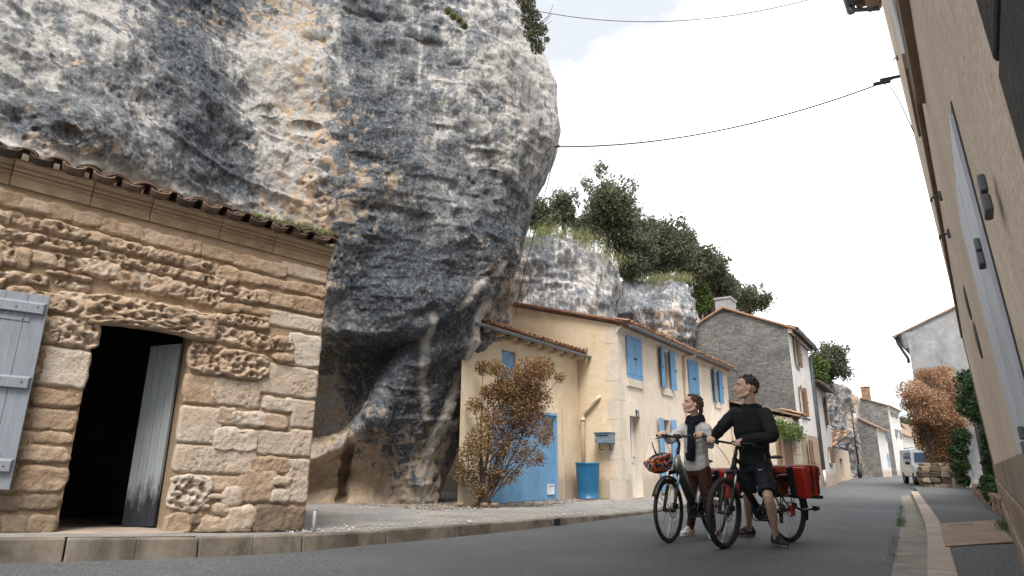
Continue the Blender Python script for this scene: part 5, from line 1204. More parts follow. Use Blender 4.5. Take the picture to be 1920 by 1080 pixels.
M_plinth = m_stone('pinkish_plinth_stone', (.24, .17, .12), (.34, .25, .185), (.44, .35, .27), sc=3, pits=.3)
M_grshut = m_oldpaint('pale_grey_shutter', (.50, .52, .55), (.35, .3, .25), .35, .4, .6)
rh = empty('leaning_house', FR.o, FR.rz, 'tall ochre rendered house leaning over the right pavement close to the viewer', 'house')
zs = RZ(1777, 471)[1]
ZT = ZR0+.25
mb = MB(); MB().quad((0, 0, -.2), (-16, 0, -.2), (-16, 0, ZT), (0, 0, ZT)).build('wall', M_rw, rh)
MB().quad((0, 0, -.2), (0, 0, ZT), (0, -8, ZT), (0, -8, -.2)).build('side_wall', M_rw, rh); 
MB().box(-16, .03, .001, .034, zs-.02, zs+.10).build('string_course', M_plinth, rh, bev=.008)
MB().box(-.32, .012, .0005, .016, .9, zs-.021).build('quoin', M_plinth, rh)
zq = .1
for k in range(3):
    h = (.28, .3, .24)[k]; u = .03
    while u > -15:
        w = random.uniform(.5, .9); MB().box(u-w+.006, u-.006, .001, .022+.012*(2-k)+random.uniform(-.004, .004), zq+.005, zq+h-.005).build('plinth_stone', M_plinth, rh, bev=.015); u -= w
    zq += h
# ground floor shutters, pale grey, closed
uf = RZ(1836, 560, .014)[0]; un = RZ(1870, 560, .014)[0]; um = RZ(1852, 560, .014)[0]; zt2 = RZ(1792, 340, .014)[1]; zb2 = .80
for a, b in ((um+.012, uf), (un, um-.012)):
    if a > b: a, b = b, a
    s_ = MB(); n = 4
    for k in range(n): s_.box(a+(b-a)*k/n+.002, a+(b-a)*(k+1)/n-.002, .004, .014, zb2, zt2)
    o = s_.build('shutter', M_grshut, rh)
MB().box(un-.02, uf+.02, .0005, .004, zb2-.03, zt2+.03).build('shutter_gap_shade', simple('painted_gap_shade', (.06, .055, .05), .9), rh)  # flat dark sheet: shade around and between the leaves put in as colour
def hinge(px, py, s_=.035):
    u, z = RZ(px, py, .05); MB().box(u-s_, u+s_, .0145, .030, z-.04, z-.003).box(u-s_, u+s_, .0145, .028, z+.003, z+.04).build('hinge', simple('grey_hinge', (.11, .115, .12), .6, .4), rh, bev=.004)
for p in ((1815, 376), (1814, 479), (1896, 826)): hinge(*p)
# upper floor shutters seen as pale slivers
for (x0, y0, x1, y1) in ((1716, 200, 1722, 330), (1683, 0, 1690, 50)):
    u1, za = RZ(x0, y0, .02); u2, zb = RZ(x1, y1, .02); a, b = sorted((u1, u1-.9))
    zc = RZ(1735, 320, .02)[1] if y1 > 100 else None
for (px_, py_, hw, h_, zlow) in ((1724, 240, .5, 1.5, RZ(1742, 335, .02)[1]), (1690, 30, .5, 1.5, RZ(1704, 75, .02)[1])):
    u = RZ(px_, py_, .03)[0]
    for a, b in ((u-hw, u-.01), (u+.01, u+hw)): 
        s_ = MB(); [s_.box(a+(b-a)*k/3+.002, a+(b-a)*(k+1)/3-.002, .004, .016, zlow, zlow+h_) for k in range(3)]; s_.build('shutter', M_grshut, rh)
    MB().box(u-hw-.12, u+hw+.12, .001, .04, zlow-.14, zlow-.01).build('sill', M_plinth, rh)
M_hook = simple('hook_iron', (.07, .075, .08), .6, .4)
for px_, py_ in ((1671, 110), (1745, 370), (1761, 440), ):
    u, z = RZ(px_+6, py_, .05); MB().tube([(u, -.02, z), (u, .06, z), (u, .07, z-.01), (u, .072, z-.035)], .009, 6).box(u-.025, u+.025, .0005, .02, z-.03, z+.03).build('shutter_hook', M_hook, rh)
for px_, py_ in ((1809, 568), (1828, 638)):
    u, z = RZ(px_, py_, .02); o = MB().ball((u, .005, z), (.10, .012, .13), 12, 8).build('wall_anchor', M_hook, rh, smooth=True)
# eave with gutter, tiles and the elbow of a downpipe
MB().box(-16, .35, -.1, .50, ZT-.02, ZT+.05).build('eave_boards', M_wood, rh)
gutter(rh, -16, .42, .62, ZT+.03, .10, simple('green_grey_gutter', (.10, .125, .13), .5, .4))
MB().tube([(.10, .60, ZT-.06), (.10, .58, ZT-.18), (.05, .06, ZT-.42)], .05, 10).build('downpipe_elbow', simple('green_grey_pipe', (.10, .125, .13), .5, .4), rh, smooth=True)
for k in range(10): MB().tube([(.25-k*.22, .2, ZT+.14), (.25-k*.22, .66, ZT+.10)], .08, 10).build('tile', M_tile, rh, smooth=True)
MB().box(-.2, .2, .0, .3, ZT-.35, ZT-.03).build('corner_corbel', M_plinth, rh, bev=.05)
# dark stone surround near the viewer
ud = RZ(1896, 110, .02)[0]; zd = RZ(1900, 118, .02)[1]
M_dkst = m_stone('dark_lichen_stone', (.06, .055, .05), (.10, .09, .08), (.16, .145, .125), sc=5, pits=.3)
for a, b in ((zd-1.1, zd-.006), (zd+.006, zd+1.2)): MB().box(ud-1.5, ud, .001, .035, a, b).build('surround_stone', M_dkst, rh, bev=.006)
def shear_y(root):
    for ch in root.children:
        if ch.type == 'MESH' and ch.data.users == 1:
            for v in ch.data.vertices: v.co.y += KR*(v.co.z-.12)
shear_y(rh)

# ------------------------------------------------------------------ grey rendered house beyond the rusty bush
og = at(1702, 640, 28); FG = Frame((og.x, og.y, 0), 38); zg = FG.vz(1699, 622)[1]; vg, zg2 = FG.vz(1800, 573)
gh = empty('grey_rendered_house', FG.o, FG.rz, 'lichen grey rendered gable rising behind the rusty bush', 'house'); sg = (zg2-zg)/vg
gable(gh, [(0, -.2), (0, zg), (-7, zg-7*sg), (-9, zg-7*sg), (-9, -.2)], (0,), M_greyr); MB().quad((0, 0, -.2), (12, 0, -.2), (12, 0, zg), (0, 0, zg)).build('wall', M_greyr, gh)
MB().hexa([(-.08, .45, zg+.45*sg-.0), (12, .45, zg+.45*sg), (12, -7, zg-7*sg+.0), (-.08, -7, zg-7*sg), (-.08, .45, zg+.45*sg+.08), (12, .45, zg+.45*sg+.08), (12, -7, zg-7*sg+.08), (-.08, -7, zg-7*sg+.08)]).build('roof', M_slabr, gh)
gutter(gh, -.1, 12, .48, zg+.35*sg, .10); MB().tube([(.25, .02, zg-.75), (.25, .02, zg-.05)], [.20, .34], 10).build('corner_corbel', M_greyr, gh)
MB().tube([(.1, .46, zg-.1), (.1, .40, zg-.5), (.1, .1, zg-1.2), (.1, .1, zg-1.4)], .06, 8).build('downpipe', M_iron, gh, smooth=True)

# ------------------------------------------------------------------ stone pier with the big rusty bush, post, low wall, ivy
pb = gp(1765, 917, .05); sc_ = (at(1775, 900, pb.y)-at(1765, 900, pb.y)).length/10
pr = empty('stone_pier', tuple(pb), R(-18), 'broad dry stone pier carrying the big rusty bush', 'pier'); z = 0; lvl = 0
wp = 1.32; M_pier = m_stone('mossy_pier_stone', (.055, .048, .036), (.11, .092, .068), (.22, .175, .12), sc=6, pits=.4)
for h in (.24, .19, .23, .20, .14):
    prot = (-.02, .04, .05, .0, -.06)[lvl]; x = -wp/2-prot
    while x < wp/2+prot-.05:
        w = min(random.uniform(.2, .42), wp/2+prot-x)
        MB().box(x+.006, x+w-.006, -.38-prot+random.uniform(-.025, .02), .35, z+.004, z+h-.004, 0, .028).build('stone', M_dirty if lvl == 0 or random.random() < .3 else M_pier, pr, bev=.03); x += w
    z += h; lvl += 1
bb = pb+Vector((0, .05, z)); ry = empty('rusty_bush', tuple(bb), 0, 'big pinkish rust coloured bush growing on the stone pier', 'bush')
sp_ = [(1700, 760, 12, 12), (1712, 735, 30, 24), (1750, 715, 36, 24), (1785, 722, 26, 26), (1735, 700, 20, 12), (1765, 697, 24, 12), (1715, 752, 20, 20), (1745, 755, 36, 28), (1785, 760, 30, 28), (1735, 788, 26, 26), (1765, 795, 32, 30), (1795, 790, 18, 28), (1755, 830, 30, 24), (1780, 835, 20, 24), (1765, 858, 26, 14), (1702, 740, 13, 8), (1728, 815, 14, 18), (1798, 735, 16, 20), (1740, 775, 30, 22)]
cl = []
for x, y, a, b in sp_:
    c = at(x, y, bb.y+random.uniform(-.4, .35))-bb; g_ = 1.2 if y > 770 else 1.02; cl.append((np.array(c), (a*sc_*g_, a*sc_*g_, b*sc_*g_)))
P, sh, _d = crown_pts(32000, cl); h_ = P[:, 2]+vnoise(P, 2, 4)*.5; m = h_ > 1.25
link('leaves', leaf_mesh('leaves', P[m], .085*rng.uniform(.6, 1.3, m.sum()), M_lf_peach, sh[m]+.22, .5), ry); link('leaves', leaf_mesh('leaves', P[~m], .08*rng.uniform(.6, 1.3, (~m).sum()), M_lf_rust, sh[~m]-.02, .5), ry)
shrub_branches((0, 0, -.1), [tuple(c[0]) for c in cl], .04, M_bark, 3).build('branches', M_bark, ry)
po = gp(1838, 911, .12); MB0 = MB(); hh = 2.15
MB0.hexa([(-.2, -.18, -.2), (.2, -.18, -.2), (.2, .18, -.2), (-.2, .18, -.2), (-.17, -.15, hh-.08), (.19, -.15, hh), (.19, .15, hh), (-.17, .15, hh-.08)])
tag(MB0.build('stone_post', M_greyr, loc=po, bev=.03), 'tall grey weathered stone post standing in front of the ivy', 'post')
p = gp(1794, 915, .12); tag(MB().hexa([(-.12, -.1, -.1), (.12, -.1, -.1), (.12, .1, -.1), (-.12, .1, -.1), (-.1, -.08, .36), (.1, -.08, .40), (.1, .08, .40), (-.1, .08, .36)]).build('stone_block', M_kerb2, loc=p, bev=.03), 'short pale stone block beside the stone pier', 'block')
# low reddish wall along the pavement
q0, q1 = gp(1826, 925, .12), gp(1884, 974, .12); dlt = q1-q0; lwall = empty('low_wall', tuple(q0), math.atan2(dlt.y, dlt.x), 'low crumbling reddish stone wall below the ivy', 'wall'); Lw = dlt.length
M_red = m_stone('reddish_stone', (.22, .13, .085), (.34, .22, .15), (.42, .32, .24), sc=5, pits=.3)
sgn = 1
for lv in range(2):
    x = 0
    while x < Lw:
        w = random.uniform(.3, .55); MB().box(x+.006, min(x+w, Lw)-.006, -.02+random.uniform(-.02, .02), .35, lv*.15+.003, lv*.15+.147, 0, .012).build('stone', M_red, lwall, bev=.02); x += w
iw = MB(); i0, i1 = at(1846, 905, 24), at(1872, 912, 13.2)
iw.prism([(i0.x, i0.y, -.1), (i1.x, i1.y, -.1), (i1.x, i1.y, 2.3), (i0.x, i0.y, 2.6)], (.5, .35, 0))
tag(iw.build('garden_wall', M_pier), 'garden wall buried under ivy between the post and the leaning house', 'wall')
iv2 = empty('ivy', tuple(gp(1846, 920, .12)), 0, 'thick dark ivy covering the garden wall beside the leaning house', 'ivy'); ci = Vector(iv2.location); cl = []
for x, y, d_, r in ((1815, 715, 17, .34), (1835, 722, 15.5, .34), (1850, 740, 14.5, .25), (1822, 745, 16.5, .34), (1842, 770, 15, .34), (1860, 800, 14.5, .26), (1862, 822, 14.8, .26), (1864, 845, 14.0, .24), (1864, 870, 14.3, .24), (1868, 890, 13.6, .20), (1850, 775, 14.8, .26), (1858, 800, 20, .3), (1862, 830, 20, .3), (1862, 885, 20, .25), (1858, 912, 13.2, .22), (1866, 925, 12.6, .20), (1812, 765, 24.5, .36), (1802, 820, 24.5, .36), (1800, 872, 24.5, .34), (1798, 845, 24.5, .34), (1864, 905, 15, .2), (1858, 905, 16, .22), (1806, 900, 24.5, .25), (1836, 780, 26, .45), (1862, 850, 20, .3), (1848, 760, 15.2, .35), (1838, 745, 15.8, .35), (1868, 940, 12, .15), (1872, 925, 12.1, .14)):
    cl.append((np.array(at(x, y, d_)-ci), (r, r, r*1.05)))
P, sh, _d = crown_pts(15000, cl); link('leaves', leaf_mesh('leaves', P, .085*rng.uniform(.55, 1.3, len(P)), M_lf_ivy, sh+.05*vnoise(P, 1.2, 2), .85), iv2)
P, sh, _d = crown_pts(2500, [cl[i] for i in (10, 11, 13, 14, 16, 18, 21, 22)]); link('leaves', leaf_mesh('leaves', P, .07, M_lf_green, sh, .6), iv2)
blades('kerb_weeds', None, [gp(1691, 950), gp(1690, 975), gp(1689, 990)], 900, .05, .035, M_lf_green)
blades('kerb_weeds', None, [gp(1680, 1010), gp(1675, 1060)], 250, .04, .03, M_lf_green)
blades('wall_foot_weeds', None, [gp(1893, 1000, .13), gp(1885, 985, .13)], 500, .09, .05, M_lf_green)
blades('wall_foot_weeds', None, [gp(1618, 893, .05), gp(1640, 888, .05), gp(1652, 886, .05)], 1200, .35, .3, M_lf_green)
# wires
def wire(name, label, a, b, sag, r=.011, n=24):
    a, b = Vector(a), Vector(b); pts = [a.lerp(b, t)-Vector((0, 0, sag*4*t*(1-t))) for t in np.linspace(0, 1, n+1)]
    w = MB().tube(pts, r, 5).build(name, M_iron, smooth=True); return tag(w, label, 'cable')
a = at(1004, 20, 12.4); b = at(1640, -40, 10.8); wire('cable', 'thin upper cable from the cliff edge across the top of the sky', a, b, .62, .008)
a2 = at(1040, 275, 11.6); b2 = FR.w(RZ(1690, 142)[0], KR*(RZ(1690, 142)[1])+.02, RZ(1690, 142)[1]); an_ = a2.lerp(b2, .93)
wire('cable', 'lower cable from the cliff nose to the anchor on the leaning house', a2, b2, .36, .014)
MB().tube([a2, a2+(b2-a2).normalized()*.12], .028, 8)
c2 = MB(); pe = FR.w(RZ(1719, 246)[0], KR*RZ(1719, 246)[1]+.03, RZ(1719, 246)[1]); p1 = a2.lerp(b2, .955)-Vector((0, 0, .06)); md = p1.lerp(pe, .5)+Vector((.05, 0, .10)); c2.tube([p1, p1.lerp(md, .5)+Vector((.03, 0, .06)), md, pe], .008, 5)
tag(c2.build('cable', M_iron, smooth=True), 'short slack cable hanging from the anchor to the wall', 'cable')
c3 = MB(); c3.tube([a2+Vector((.02, 0, 0)), at(1030, 330, 12), at(1014, 395, 12.6), at(985, 500, 13.6), at(966, 590, 15)], .008, 5); tag(c3.build('cable', M_iron, smooth=True), 'cable dropping from the cliff nose behind the rock', 'cable')
cl_ = MB(); cl_.tube([a2, a2+(b2-a2).normalized()*.10], .035, 8); tag(cl_.build('cable_clamp', M_hook), 'small cable clamp at the cliff nose', 'clamp')
cl_ = MB(); q = a2.lerp(b2, .955)-Vector((0, 0, .055)); dd_ = (b2-a2).normalized(); cl_.tube([q-dd_*.13, q+dd_*.13], .035, 8); cl_.tube([b2-dd_*.3, b2], .03, 8); tag(cl_.build('cable_clamp', M_hook), 'cable clamps next to the anchor on the leaning house', 'clamp')

# ------------------------------------------------------------------ white van
vp = at(1741, 900, 34.5); vp.z = 0; van = empty('white_van', tuple(vp), R(-112), 'white compact van parked behind the stone pier', 'van')
M_vw = simple('white_car_paint', (.74, .75, .76), .28, 0, .02, 2, spec=.6); M_rub = simple('tyre_rubber', (.018, .018, .019), .8, 0, .2, 30); M_blk = simple('black_plastic', (.022, .023, .025), .55, 0, .15, 20); M_vg = m_glass('car_glass', (.10, .16, .24)); M_chr = simple('brushed_alloy', (.50, .51, .53), .3, .9, .1, 10)
pf = [(2.18, .38), (2.22, .62), (2.12, .88), (1.35, 1.08), (.95, 1.62), (.65, 1.78), (-2.0, 1.82), (-2.14, 1.7), (-2.18, .9), (-2.18, .38)]
mb = MB(); n = len(pf); vs = []
for s_ in (-1, 1):
    for lay in (0, 1):
        for x, z in pf: vs.append((x*(.985 if lay else 1), s_*((.88 if lay == 0 else .80)-.13*max(0, z-1.05)), z+(0 if lay == 0 else (.02 if z > 1 else 0))))
fs = []
L0, L1, R0, R1 = 2*n*0+0, n, 2*n, 3*n
for i in range(n):
    j = (i+1) % n; fs.append((i, j, 2*n+j, 2*n+i))
mb.add([(x, -(.89-.16*max(0, z-1.0)), z) for x, z in pf]+[(x, (.89-.16*max(0, z-1.0)), z) for x, z in pf], [(i, (i+1) % n, n+(i+1) % n, n+i) for i in range(n)]+[tuple(range(n))[::-1], tuple(range(n, 2*n))])
mb.build('body', M_vw, van, bev=.07)
ws = [(1.33, 1.12), (.97, 1.60)]
MB().hexa([(1.37, -.74, 1.13), (1.37, .74, 1.13), (1.30, .74, 1.13), (1.30, -.74, 1.13), (1.02, -.66, 1.60), (1.02, .66, 1.60), (.9, .66, 1.60), (.9, -.66, 1.60)]).build('windshield', M_vg, van)
for s_ in (-1, 1):
    for x0, x1 in ((.15, 1.05), (-.85, .05)):
        y0, y1 = s_*.875, s_*.80; pts = [(x0, y0, 1.12), (x1+(.1 if x1 > 1 else 0), y0, 1.12), (x1-(.25 if x1 > 1 else 0), y1, 1.62), (x0, y1, 1.62)]; MB().prism(pts, (0, s_*.02, 0)).build('side_window', M_vg, van)
    m_ = MB(); m_.ball((1.12, s_*1.02, 1.08), (.07, .11, .09), 8, 6); m_.build('mirror', M_blk, van, smooth=True)
    MB().ball((2.05, s_*.66, .80), (.12, .17, .10), 10, 7).build('headlight', simple('headlamp_glass', (.55, .57, .6), .15), van, smooth=True)
    MB().box(-1.7, .8, s_*.62-.02, s_*.62+.02, 1.85, 1.88).build('roof_rail', M_blk, van)
    for x in (1.35, -1.35):
        w = empty('wheel', (x, s_*.80, .31)); w.parent = van; w.rotation_euler = (R(90), 0, 0)
        lathe([(.17, -.09), (.29, -.10), (.31, -.07), (.31, .07), (.29, .10), (.17, .09)], 20).build('tyre', M_rub, w, smooth=True); lathe([(0, -.05), (.17, -.07), (.175, .07), (0, .05)], 14).build('rim', M_chr, w)
MB().box(2.16, 2.26, -.80, .80, .34, .56).build('bumper', M_blk, van, bev=.03); MB().box(2.262, 2.27, -.26, .26, .42, .53).build('licence_plate', M_vw, van); MB().box(2.19, 2.235, -.35, .35, .62, .74).build('grille', M_blk, van)
# small dark letterbox post beside the far wall
p = gp(1699, 889); pp = MB(); pp.tube([(0, 0, 0), (0, 0, .95)], .12, 8); o = pp.build('brown_post', M_brown, loc=p); tag(o, 'brown post with dark box left of the van', 'post'); MB().box(-.18, .18, -.15, .15, .96, 1.4).build('box', M_blk, o)
# ------------------------------------------------------------------ bicycles
M_bk = simple('matt_black_metal', (.018, .019, .021), .4, .3, .1, 20); M_tyre = simple('bicycle_tyre', (.022, .022, .023), .75, 0, .2, 60)
M_steel = simple('polished_steel', (.45, .46, .48), .25, .95, .1, 20); M_silver = simple('silver_frame_paint', (.40, .41, .42), .3, .5, .05, 5)
M_dgrey = simple('dark_grey_frame_paint', (.055, .062, .064), .35, .3, .08, 5); M_red = simple('red_tarpaulin', (.42, .022, .014), .38, 0, .18, 4, .3, 14)
M_blkfab = simple('black_fabric', (.012, .012, .013), .8, 0, .2, 20); M_cream_cover = simple('cream_rain_cover', (.60, .52, .40), .6, 0, .12, 8); M_reflr = simple('red_reflector', (.5, .03, .02), .3)
class Bike:
    def __init__(s, name, label, pf_, az, steer, group, Rw=.365, tw=.026, wb=1.12, la=.82, rise=0.0, bar=.34):
        s.az = R(az); X = Vector((math.sin(s.az), math.cos(s.az), 0)); pf_ = Vector(pf_); pf_.z = 0
        s.X = -X; s.o = pf_ + X*wb       # rear contact point, local X points to the front wheel
        rz = math.atan2(s.X.y, s.X.x); s.rz = rz; s.root = empty(name, s.o, rz, label, 'bicycle', group)
        s.Rw, s.tw, s.wb = Rw, tw, wb; s.ax = Vector((-math.cos(R(69)), 0, math.sin(R(69)))); pr_ = Vector((math.sin(R(69)), 0, math.cos(R(69))))
        s.fa = Vector((wb, 0, Rw)); s.A0 = s.fa-pr_*.045; s.S = Matrix.Translation(s.A0) @ Matrix.Rotation(R(steer), 4, s.ax) @ Matrix.Translation(-s.A0)
        s.la = la; s.rise = rise; s.bar = bar
        s.M = Matrix.Translation(s.o) @ Matrix.Rotation(rz, 4, 'Z')
    def W(s, p): return s.M @ Vector(p)
    def fix(s, mb): mb.v = [tuple(s.S @ Vector(p)) for p in mb.v]; return mb
    def wheel(s, c, front, knob=False, rotor=True):
        f = s.fix if front else (lambda m: m); root = s.root; c = Vector(c); Rr = s.Rw-s.tw
        w = None
        ty = MB(); ty.tube([c+Vector((Rr*math.cos(a), 0, Rr*math.sin(a))) for a in np.linspace(0, 2*math.pi, 57)[:-1]], s.tw, 12, closed=True)
        if knob:
            for k in range(84):
                a = 2*math.pi*k/84; e = Vector((math.cos(a), 0, math.sin(a))); t = Vector((-e.z, 0, e.x))
                for yy in (-.013, .013) if k % 2 else (-.022, 0, .022):
                    rr_ = Rr+s.tw*(.985 if abs(yy) < .02 else .62); q = c+e*rr_+Vector((0, yy, 0)); sz = .006
                    ty.hexa([q-t*sz-Vector((0, .004, 0)), q+t*sz-Vector((0, .004, 0)), q+t*sz+Vector((0, .004, 0)), q-t*sz+Vector((0, .004, 0))]+[q-t*sz-Vector((0, .004, 0))+e*.005, q+t*sz-Vector((0, .004, 0))+e*.005, q+t*sz+Vector((0, .004, 0))+e*.005, q-t*sz+Vector((0, .004, 0))+e*.005])
        wo = f(ty).build('wheel', M_tyre, root, smooth=True)
        rm = MB(); n = 56
        for (r1, r2, y) in ((Rr-.010, Rr-.034, .013),):
            prof_ = [(r1, y), (r2+.006, y), (r2, 0), (r2+.006, -y), (r1, -y)]
            vs = [c+Vector((r*math.cos(2*math.pi*j/n), yy, r*math.sin(2*math.pi*j/n))) for r, yy in prof_ for j in range(n)]
            rm.add(vs, [(i*n+j, i*n+(j+1) % n, (i+1)*n+(j+1) % n, (i+1)*n+j) for i in range(4) for j in range(n)])
        f(rm).build('rim', M_bk, wo, smooth=True)
        sp = MB()
        for k in range(32):
            a = 2*math.pi*k/32; yy = .032 if k % 2 else -.032; b = a+(.35 if (k//2) % 2 else -.35)
            sp.tube([c+Vector((.025*math.cos(b), yy, .025*math.sin(b))), c+Vector(((Rr-.03)*math.cos(a), 0, (Rr-.03)*math.sin(a)))], .0016, 4, cap=False)
        tag(f(sp).build('spokes', M_steel, wo), kind='stuff')
        f(MB().tube([c-Vector((0, .05, 0)), c+Vector((0, .05, 0))], .022, 10).tube([c-Vector((0, .075, 0)), c+Vector((0, .075, 0))], .008, 8)).build('hub', M_bk, wo)
        if rotor:
            rt_ = MB(); y = .052
            rt_.tube([c+Vector((.08*math.cos(a), y, .08*math.sin(a))) for a in np.linspace(0, 2*math.pi, 29)[:-1]], .007, 4, closed=True)
            for k in range(6):
                a = math.pi*k/3; rt_.tube([c+Vector((.02*math.cos(a), y, .02*math.sin(a))), c+Vector((.08*math.cos(a+.5), y, .08*math.sin(a+.5)))], .004, 4)
            f(rt_).build('brake_disc', M_steel, wo); f(MB().box(c.x-.11, c.x-.06, y-.02, y+.02, c.z+.02, c.z+.075)).build('brake_caliper', M_bk, root)
        f(MB().tube([c+Vector((0, 0, -(Rr-.03))), c+Vector((0, 0, -(Rr-.075)))], .003, 4)).build('valve', M_bk, wo)
        return wo
    def fork(s, m_low, m_up, susp=True):
        cr = s.A0+s.ax*.46; 
        for yy in (-.062, .062):
            lo = s.fa+Vector((0, yy, 0)); hi = cr+Vector((.03, yy, 0)); mid = lo.lerp(hi, .62)
            s.fix(MB().tube([lo+Vector((0, 0, -.01)), mid], [.019, .021], 8)).build('fork_leg', m_low, s.root, smooth=True); s.fix(MB().tube([mid, hi], .0155, 8)).build('stanchion', m_up, s.root, smooth=True)
            s.fix(MB().ball(lo, (.022, .018, .022), 8, 6)).build('dropout', m_low, s.root)
        a = MB(); h = s.fa.lerp(cr, .63)+Vector((.045, 0, 0)); a.tube([h+Vector((-.02, -.062, -.02)), h+Vector((.0, -.04, .03)), h+Vector((0, .04, .03)), h+Vector((-.02, .062, -.02))], .011, 6); s.fix(a).build('fork_arch', m_low, s.root)
        s.fix(MB().tube([cr+Vector((.03, -.075, 0)), cr+Vector((.0, 0, .02)), cr+Vector((.03, .075, 0))], .024, 8)).build('fork_crown', M_bk, s.root)
    def cockpit(s, stemlen=.06, back=0.0, grips=M_bk, silver=False):
        top = s.A0+s.ax*(s.la-.09); ht0 = s.A0+s.ax*.49; s.ht0 = ht0; s.ht1 = s.A0+s.ax*(s.la-.16)
        bc = s.A0+s.ax*s.la+Vector((stemlen, 0, s.rise)); s.barc = s.S @ bc
        s.fix(MB().tube([s.ht1, top, s.A0+s.ax*s.la*.98, bc], [.02, .02, .019, .022], 8)).build('stem', M_bk, s.root, smooth=True)
        b = s.bar; pts = [(bc.x-back, -b, bc.z+.02), (bc.x-back*.55, -b*.6, bc.z+.022), (bc.x+.0, -b*.22, bc.z+.01), (bc.x, 0, bc.z), (bc.x, b*.22, bc.z+.01), (bc.x-back*.55, b*.6, bc.z+.022), (bc.x-back, b, bc.z+.02)]
        s.fix(MB().tube(pts, .0135, 8)).build('handlebar', M_bk, s.root, smooth=True); s.grip = {}
        for sd_, i in ((-1, 0), (1, 6)):
            e = Vector(pts[i]); q = Vector(pts[1 if i == 0 else 5]); d = (q-e).normalized()
            g = s.fix(MB().tube([e, e+d*.01, e+d*.12, e+d*.13], [.019, .0185, .0175, .02], 10)).build('grip', grips, s.root, smooth=True)
            s.grip[sd_] = s.W(s.S @ (e+d*.065)); s.gdir = (s.W(s.S @ e)-s.W(s.S @ q)).normalized()
            l = MB(); m_ = e+d*.155; l.tube([m_, m_+Vector((.025, 0, -.015)), m_+Vector((.05, -d.y*.06, -.03)), m_+Vector((.055, -d.y*.12, -.045))], .006, 6); l.box(m_.x-.012, m_.x+.03, m_.y-.016, m_.y+.016, m_.z-.035, m_.z+.008); s.fix(l).build('brake_lever', M_bk, s.root, smooth=False)
            s.fix(MB().tube([m_+Vector((.03, 0, -.02)), m_+Vector((.13, -sd_*.06, -.04)), bc+Vector((.12, sd_*.04, -.16)), bc+Vector((.03, sd_*.02, -.30)), s.A0+s.ax*.42+Vector((.04, sd_*.06, 0))], .0035, 5)).build('brake_cable', M_bk, s.root, smooth=True)
        s.fix(MB().box(bc.x-.035, bc.x+.03, -.035, .035, bc.z+.018, bc.z+.036)).build('display', M_bk, s.root, bev=.006)
    def tube(s, name, a, b, r, mat, sq=1.0, r2=None):
        a, b = Vector(a), Vector(b); return MB().tube([a, a.lerp(b, .5), b], [r, r, r2 or r], 12, sq=sq).build(name, mat, s.root, smooth=True)
    def drive(s, bb):
        bb = Vector(bb); s.bb = bb
        MB().tube([bb-Vector((0, .062, 0)), bb+Vector((0, .062, 0))], .082, 16).tube([bb+Vector((.08, -.05, .04)), bb+Vector((.08, .05, .04))], .055, 12).build('motor', M_bk, s.root, bev=.01)
        cr_ = MB(); cr_.tube([bb+Vector((.09*math.cos(a), -.078, .09*math.sin(a))) for a in np.linspace(0, 2*math.pi, 25)[:-1]], .006, 5, closed=True); cr_.build('chainring', M_bk, s.root)
        for sd_, an in ((1, R(-20)), (-1, R(160))):
            e = bb+Vector((.17*math.cos(an), sd_*.09, .17*math.sin(an))); MB().tube([bb+Vector((0, sd_*.08, 0)), e], [.016, .011], 8).build('crank', M_bk, s.root, smooth=True)
            p = MB().box(e.x-.045, e.x+.045, *sorted((e.y+sd_*.015, e.y+sd_*.11)), e.z-.012, e.z+.012); po_ = p.build('pedal', M_bk, s.root, bev=.004)
            MB().box(e.x-.0465, e.x-.0455, *sorted((e.y+sd_*.03, e.y+sd_*.10)), e.z-.008, e.z+.008).build('reflector', simple('amber_reflector', (.6, .2, .02), .3), po_)
        ra = Vector((0, 0, s.Rw)); MB().tube([bb+Vector((0, -.078, .09)), ra+Vector((0, -.06, .045))], .005, 4).tube([bb+Vector((0, -.078, -.09)), ra+Vector((.02, -.06, -.12))], .005, 4).build('chain', M_steel, s.root)
        MB().tube([ra+Vector((0, -.07, 0)), ra+Vector((0, -.045, 0))], [.05, .06], 14).build('cassette', M_steel, s.root); MB().box(-.01, .035, -.085, -.06, s.Rw-.16, s.Rw-.04).build('derailleur', M_bk, s.root, bev=.005)
    def rear(s, seat_top, m_fr, m_ss):
        ra = Vector((0, 0, s.Rw)); st = Vector(seat_top)
        for yy in (-.065, .065):
            MB().tube([ra+Vector((0, yy, 0)), s.bb+Vector((-.09, yy*.8, 0))], [.010, .015], 8).build('chain_stay', m_ss, s.root, smooth=True); MB().tube([ra+Vector((0, yy, 0)), st+Vector((-.02, yy*.35, -.05))], [.008, .010], 8).build('seat_stay', m_ss, s.root, smooth=True)
    def saddle(s, p):
        p = Vector(p); mb = MB(); n = 9; vs = []
        prof_ = [(-.13, .075), (-.10, .085), (-.05, .075), (0, .045), (.06, .026), (.12, .020), (.15, .014)]
        for x, w in prof_:
            for j in range(n): a = math.pi*j/(n-1); vs.append(p+Vector((x, w*math.cos(a), .03*math.sin(a)+(.012 if x < -.05 else 0)-.015)))
        mb.add(vs, [(i*n+j, i*n+j+1, (i+1)*n+j+1, (i+1)*n+j) for i in range(len(prof_)-1) for j in range(n-1)]+[tuple(range(n)), tuple(range((len(prof_)-1)*n, len(prof_)*n))[::-1]]+[(i*n, (i+1)*n, (i+1)*n+n-1, i*n+n-1) for i in range(len(prof_)-1)])
        mb.build('saddle', M_blkfab, s.root, smooth=True)
